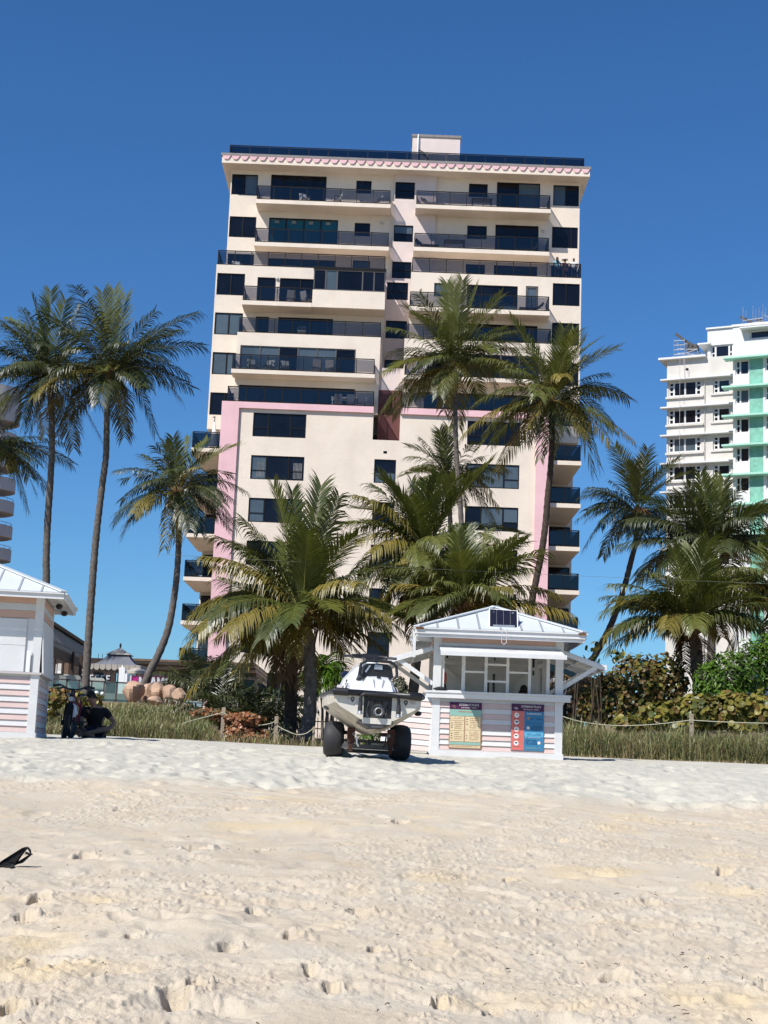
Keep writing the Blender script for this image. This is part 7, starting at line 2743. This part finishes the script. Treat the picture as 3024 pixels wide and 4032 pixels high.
tag(g, 'dry straw litter at the edge of the right grass', 'litter')


# ------------------------------------------------------------------ rope fence, picket fence, overhead cable
def post(label, px, top, basepx, Y, w=.10):
    a = at(px, top, Y)
    z0 = gz(a.x, Y)
    t_ = thing('rope_post', label, 'post', (a.x, Y, z0), group='rope fence posts along the dune')
    mb = MB()
    mb.hexa([(a.x - w / 2, Y - w / 2, z0 - .3), (a.x + w / 2, Y - w / 2, z0 - .3), (a.x + w / 2, Y + w / 2, z0 - .3), (a.x - w / 2, Y + w / 2, z0 - .3),
             (a.x - w / 2 + .005, Y - w / 2, a.z - .01), (a.x + w / 2 + .005, Y - w / 2, a.z), (a.x + w / 2, Y + w / 2, a.z + .01), (a.x - w / 2, Y + w / 2, a.z)])
    mb.build('timber', MAT['wood'], t_)


post('grey wooden rope post left of the rust brown shrub', 881, 2786, 2945, 40)
post('grey wooden rope post right of the rust brown shrub', 1089, 2821, 2950, 40)
post('pale wooden rope post at right before the yellow seagrape', 2722, 2812, 2890, 38, .095)
post('short post beside the big low palm trunk', 1236, 2862, 2950, 40, .07)


def rope(label, pts, Y, r=.013):
    P_ = [at(x, y, Y) for x, y in pts]
    path = []
    for i in range(len(P_) - 1):
        p0, p1, p2, p3 = P_[max(i - 1, 0)], P_[i], P_[i + 1], P_[min(i + 2, len(P_) - 1)]
        for k in range(8):
            t = k / 8
            path.append(.5 * ((2 * p1) + (p2 - p0) * t + (2 * p0 - 5 * p1 + 4 * p2 - p3) * t * t + (3 * p1 - p0 - 3 * p2 + p3) * t ** 3))
    path.append(P_[-1])
    t_ = thing('rope', label, 'rope', tuple(P_[0]), group='ropes of the dune fence')
    mb = MB()
    mb.tube(path, r, 6)
    mb.build('strand', MAT['rope'], t_, True)


rope('rope from the dune grass up to the first wooden post', [(690, 2862), (740, 2842), (800, 2826), (877, 2806)], 39.9)
rope('rope sagging before the rust brown shrub between two posts', [(885, 2808), (935, 2842), (1000, 2856), (1060, 2850), (1087, 2838)], 39.9)
rope('rope sagging across the trunks right of the second post', [(1091, 2858), (1125, 2876), (1168, 2892), (1205, 2888), (1236, 2866)], 39.9, .014)
rope('long pale rope from the kiosk to the right post', [(2205, 2818), (2290, 2842), (2400, 2856), (2520, 2856), (2620, 2848), (2719, 2836)], 37.9)
rope('pale rope running out of frame at right', [(2724, 2836), (2850, 2843), (3024, 2848), (3140, 2846)], 37.9)
rope('thin pale cord hanging from the palm onto the fence', [(1106, 2690), (1094, 2760), (1086, 2800)], 41, .008)

fn = thing('picket_fence', 'black metal picket fence behind the palm trunks', 'fence', tuple(at(1200, 2900, 55)))
xa, xb = at(1020, 2850, 55).x, at(1345, 2850, 55).x
z0 = gz((xa + xb) / 2, 55)
zt = at(1200, 2826, 55).z
k = 0
x = xa
while x < xb:
    mb = MB()
    mb.box(x - .014, x + .014, 54.985, 55.015, z0 - .1, zt)
    mb.hexa([(x - .014, 54.985, zt), (x + .014, 54.985, zt), (x + .014, 55.015, zt), (x - .014, 55.015, zt), (x - .002, 54.998, zt + .06), (x + .002, 54.998, zt + .06), (x + .002, 55.002, zt + .06), (x - .002, 55.002, zt + .06)])
    mb.build('picket', MAT['black'], fn)
    x += .135
for z in (zt - .12, (zt + z0) / 2 + .05, z0 + .1):
    mb = MB()
    mb.box(xa, xb, 54.97, 54.984, z - .02, z + .02)
    mb.build('fence_rail', MAT['black'], fn)
cb = thing('overhead_cable', 'thin grey cable strung across in front of the palms', 'cable', tuple(at(640, 2183, 41)))
P_ = [at(640 + 2440 * k / 20, 2183 + 118 * k / 20 + 6 * math.sin(PI * k / 20), 41) for k in range(21)]
mb = MB()
mb.tube(P_, .004, 5)
mb.build('wire', MAT['cablegrey'], cb)

# ------------------------------------------------------------------ things on the sand
sp_ = ground_hit(70, 3432)
bagt = thing('dark_bag', 'dark folded strap bag with loop lying on the sand at left edge', 'bag', tuple(sp_))
Mg = Matrix.Translation(sp_ + Vector((-.035, 0, .045)))
u_ = sp_.y / F_PX


def flap(pts, h0, h1, y0, y1):
    mb = MB(Mg)
    rings = []
    n = len(pts)
    for f, yy, sc in ((0, y0, .9), (.2, y0 - .012, 1.0), (.8, y1 + .012, 1.0), (1, y1, .9)):
        cx_ = sum(p[0] for p in pts) / n
        cz_ = sum(p[1] for p in pts) / n
        rings.append([Vector(((cx_ + (p[0] - cx_) * sc) * u_, yy, (cz_ + (p[1] - cz_) * sc) * u_)) for p in pts])
    mb.loft(rings, True, 0, True)
    return mb


flap([(-50, -22), (-30, -26), (6, -8), (10, 4), (22, 26), (44, 56), (40, 62), (30, 58), (-46, 6), (-52, -6)], 0, 0, .02, .07).build('body', MAT['tee'], bagt, True)
flap([(-56, -24), (-40, -28), (-4, -24), (6, -14), (6, -2), (-4, 8), (-30, 2), (-52, -12)], 0, 0, -.05, .015).build('front_fold', MAT['black'], bagt, True)
flap([(-96, -10), (-88, -16), (-58, -14), (-54, -4), (-62, 4), (-92, 4)], 0, 0, -.02, .05).build('side_pouch', MAT['tee'], bagt, True)
flap([(8, -6), (18, 8), (56, 34), (64, 34), (54, 28), (24, -2)], 0, 0, .05, .10).build('strap', MAT['tee'], bagt, True)
mb = MB(Mg)
mb.tube([Vector((x * u_, .045, z * u_)) for x, z in ((40, 58), (48, 58), (56, 50), (60, 38), (52, 36), (40, 40))], .007, 7)
mb.build('loop', MAT['black'], bagt, True)
rs = random.Random(99)
mb = MB()
for _ in range(520):
    Y = 4.6 * (15 / 4.6) ** rs.random()
    x = rs.uniform(-.31, .31) * Y
    z = gz(x, Y) + .012
    a = rs.uniform(0, PI)
    L = rs.uniform(.004, .024) * (1.8 if rs.random() < .08 else 1)
    p0 = Vector((x, Y, z + rs.uniform(-.01, .02)))
    p1 = p0 + Vector((math.cos(a) * L, math.sin(a) * L, rs.uniform(-.004, .008)))
    mb.tube([p0, p0.lerp(p1, .5) + Vector((0, 0, rs.uniform(0, .006))), p1], rs.uniform(.0007, .0022), 4)
lt = mb.build('beach_litter', MAT['twig'])
lt['kind'] = 'stuff'
tag(lt, 'tiny dark twigs and seaweed bits scattered over the near sand', 'litter')
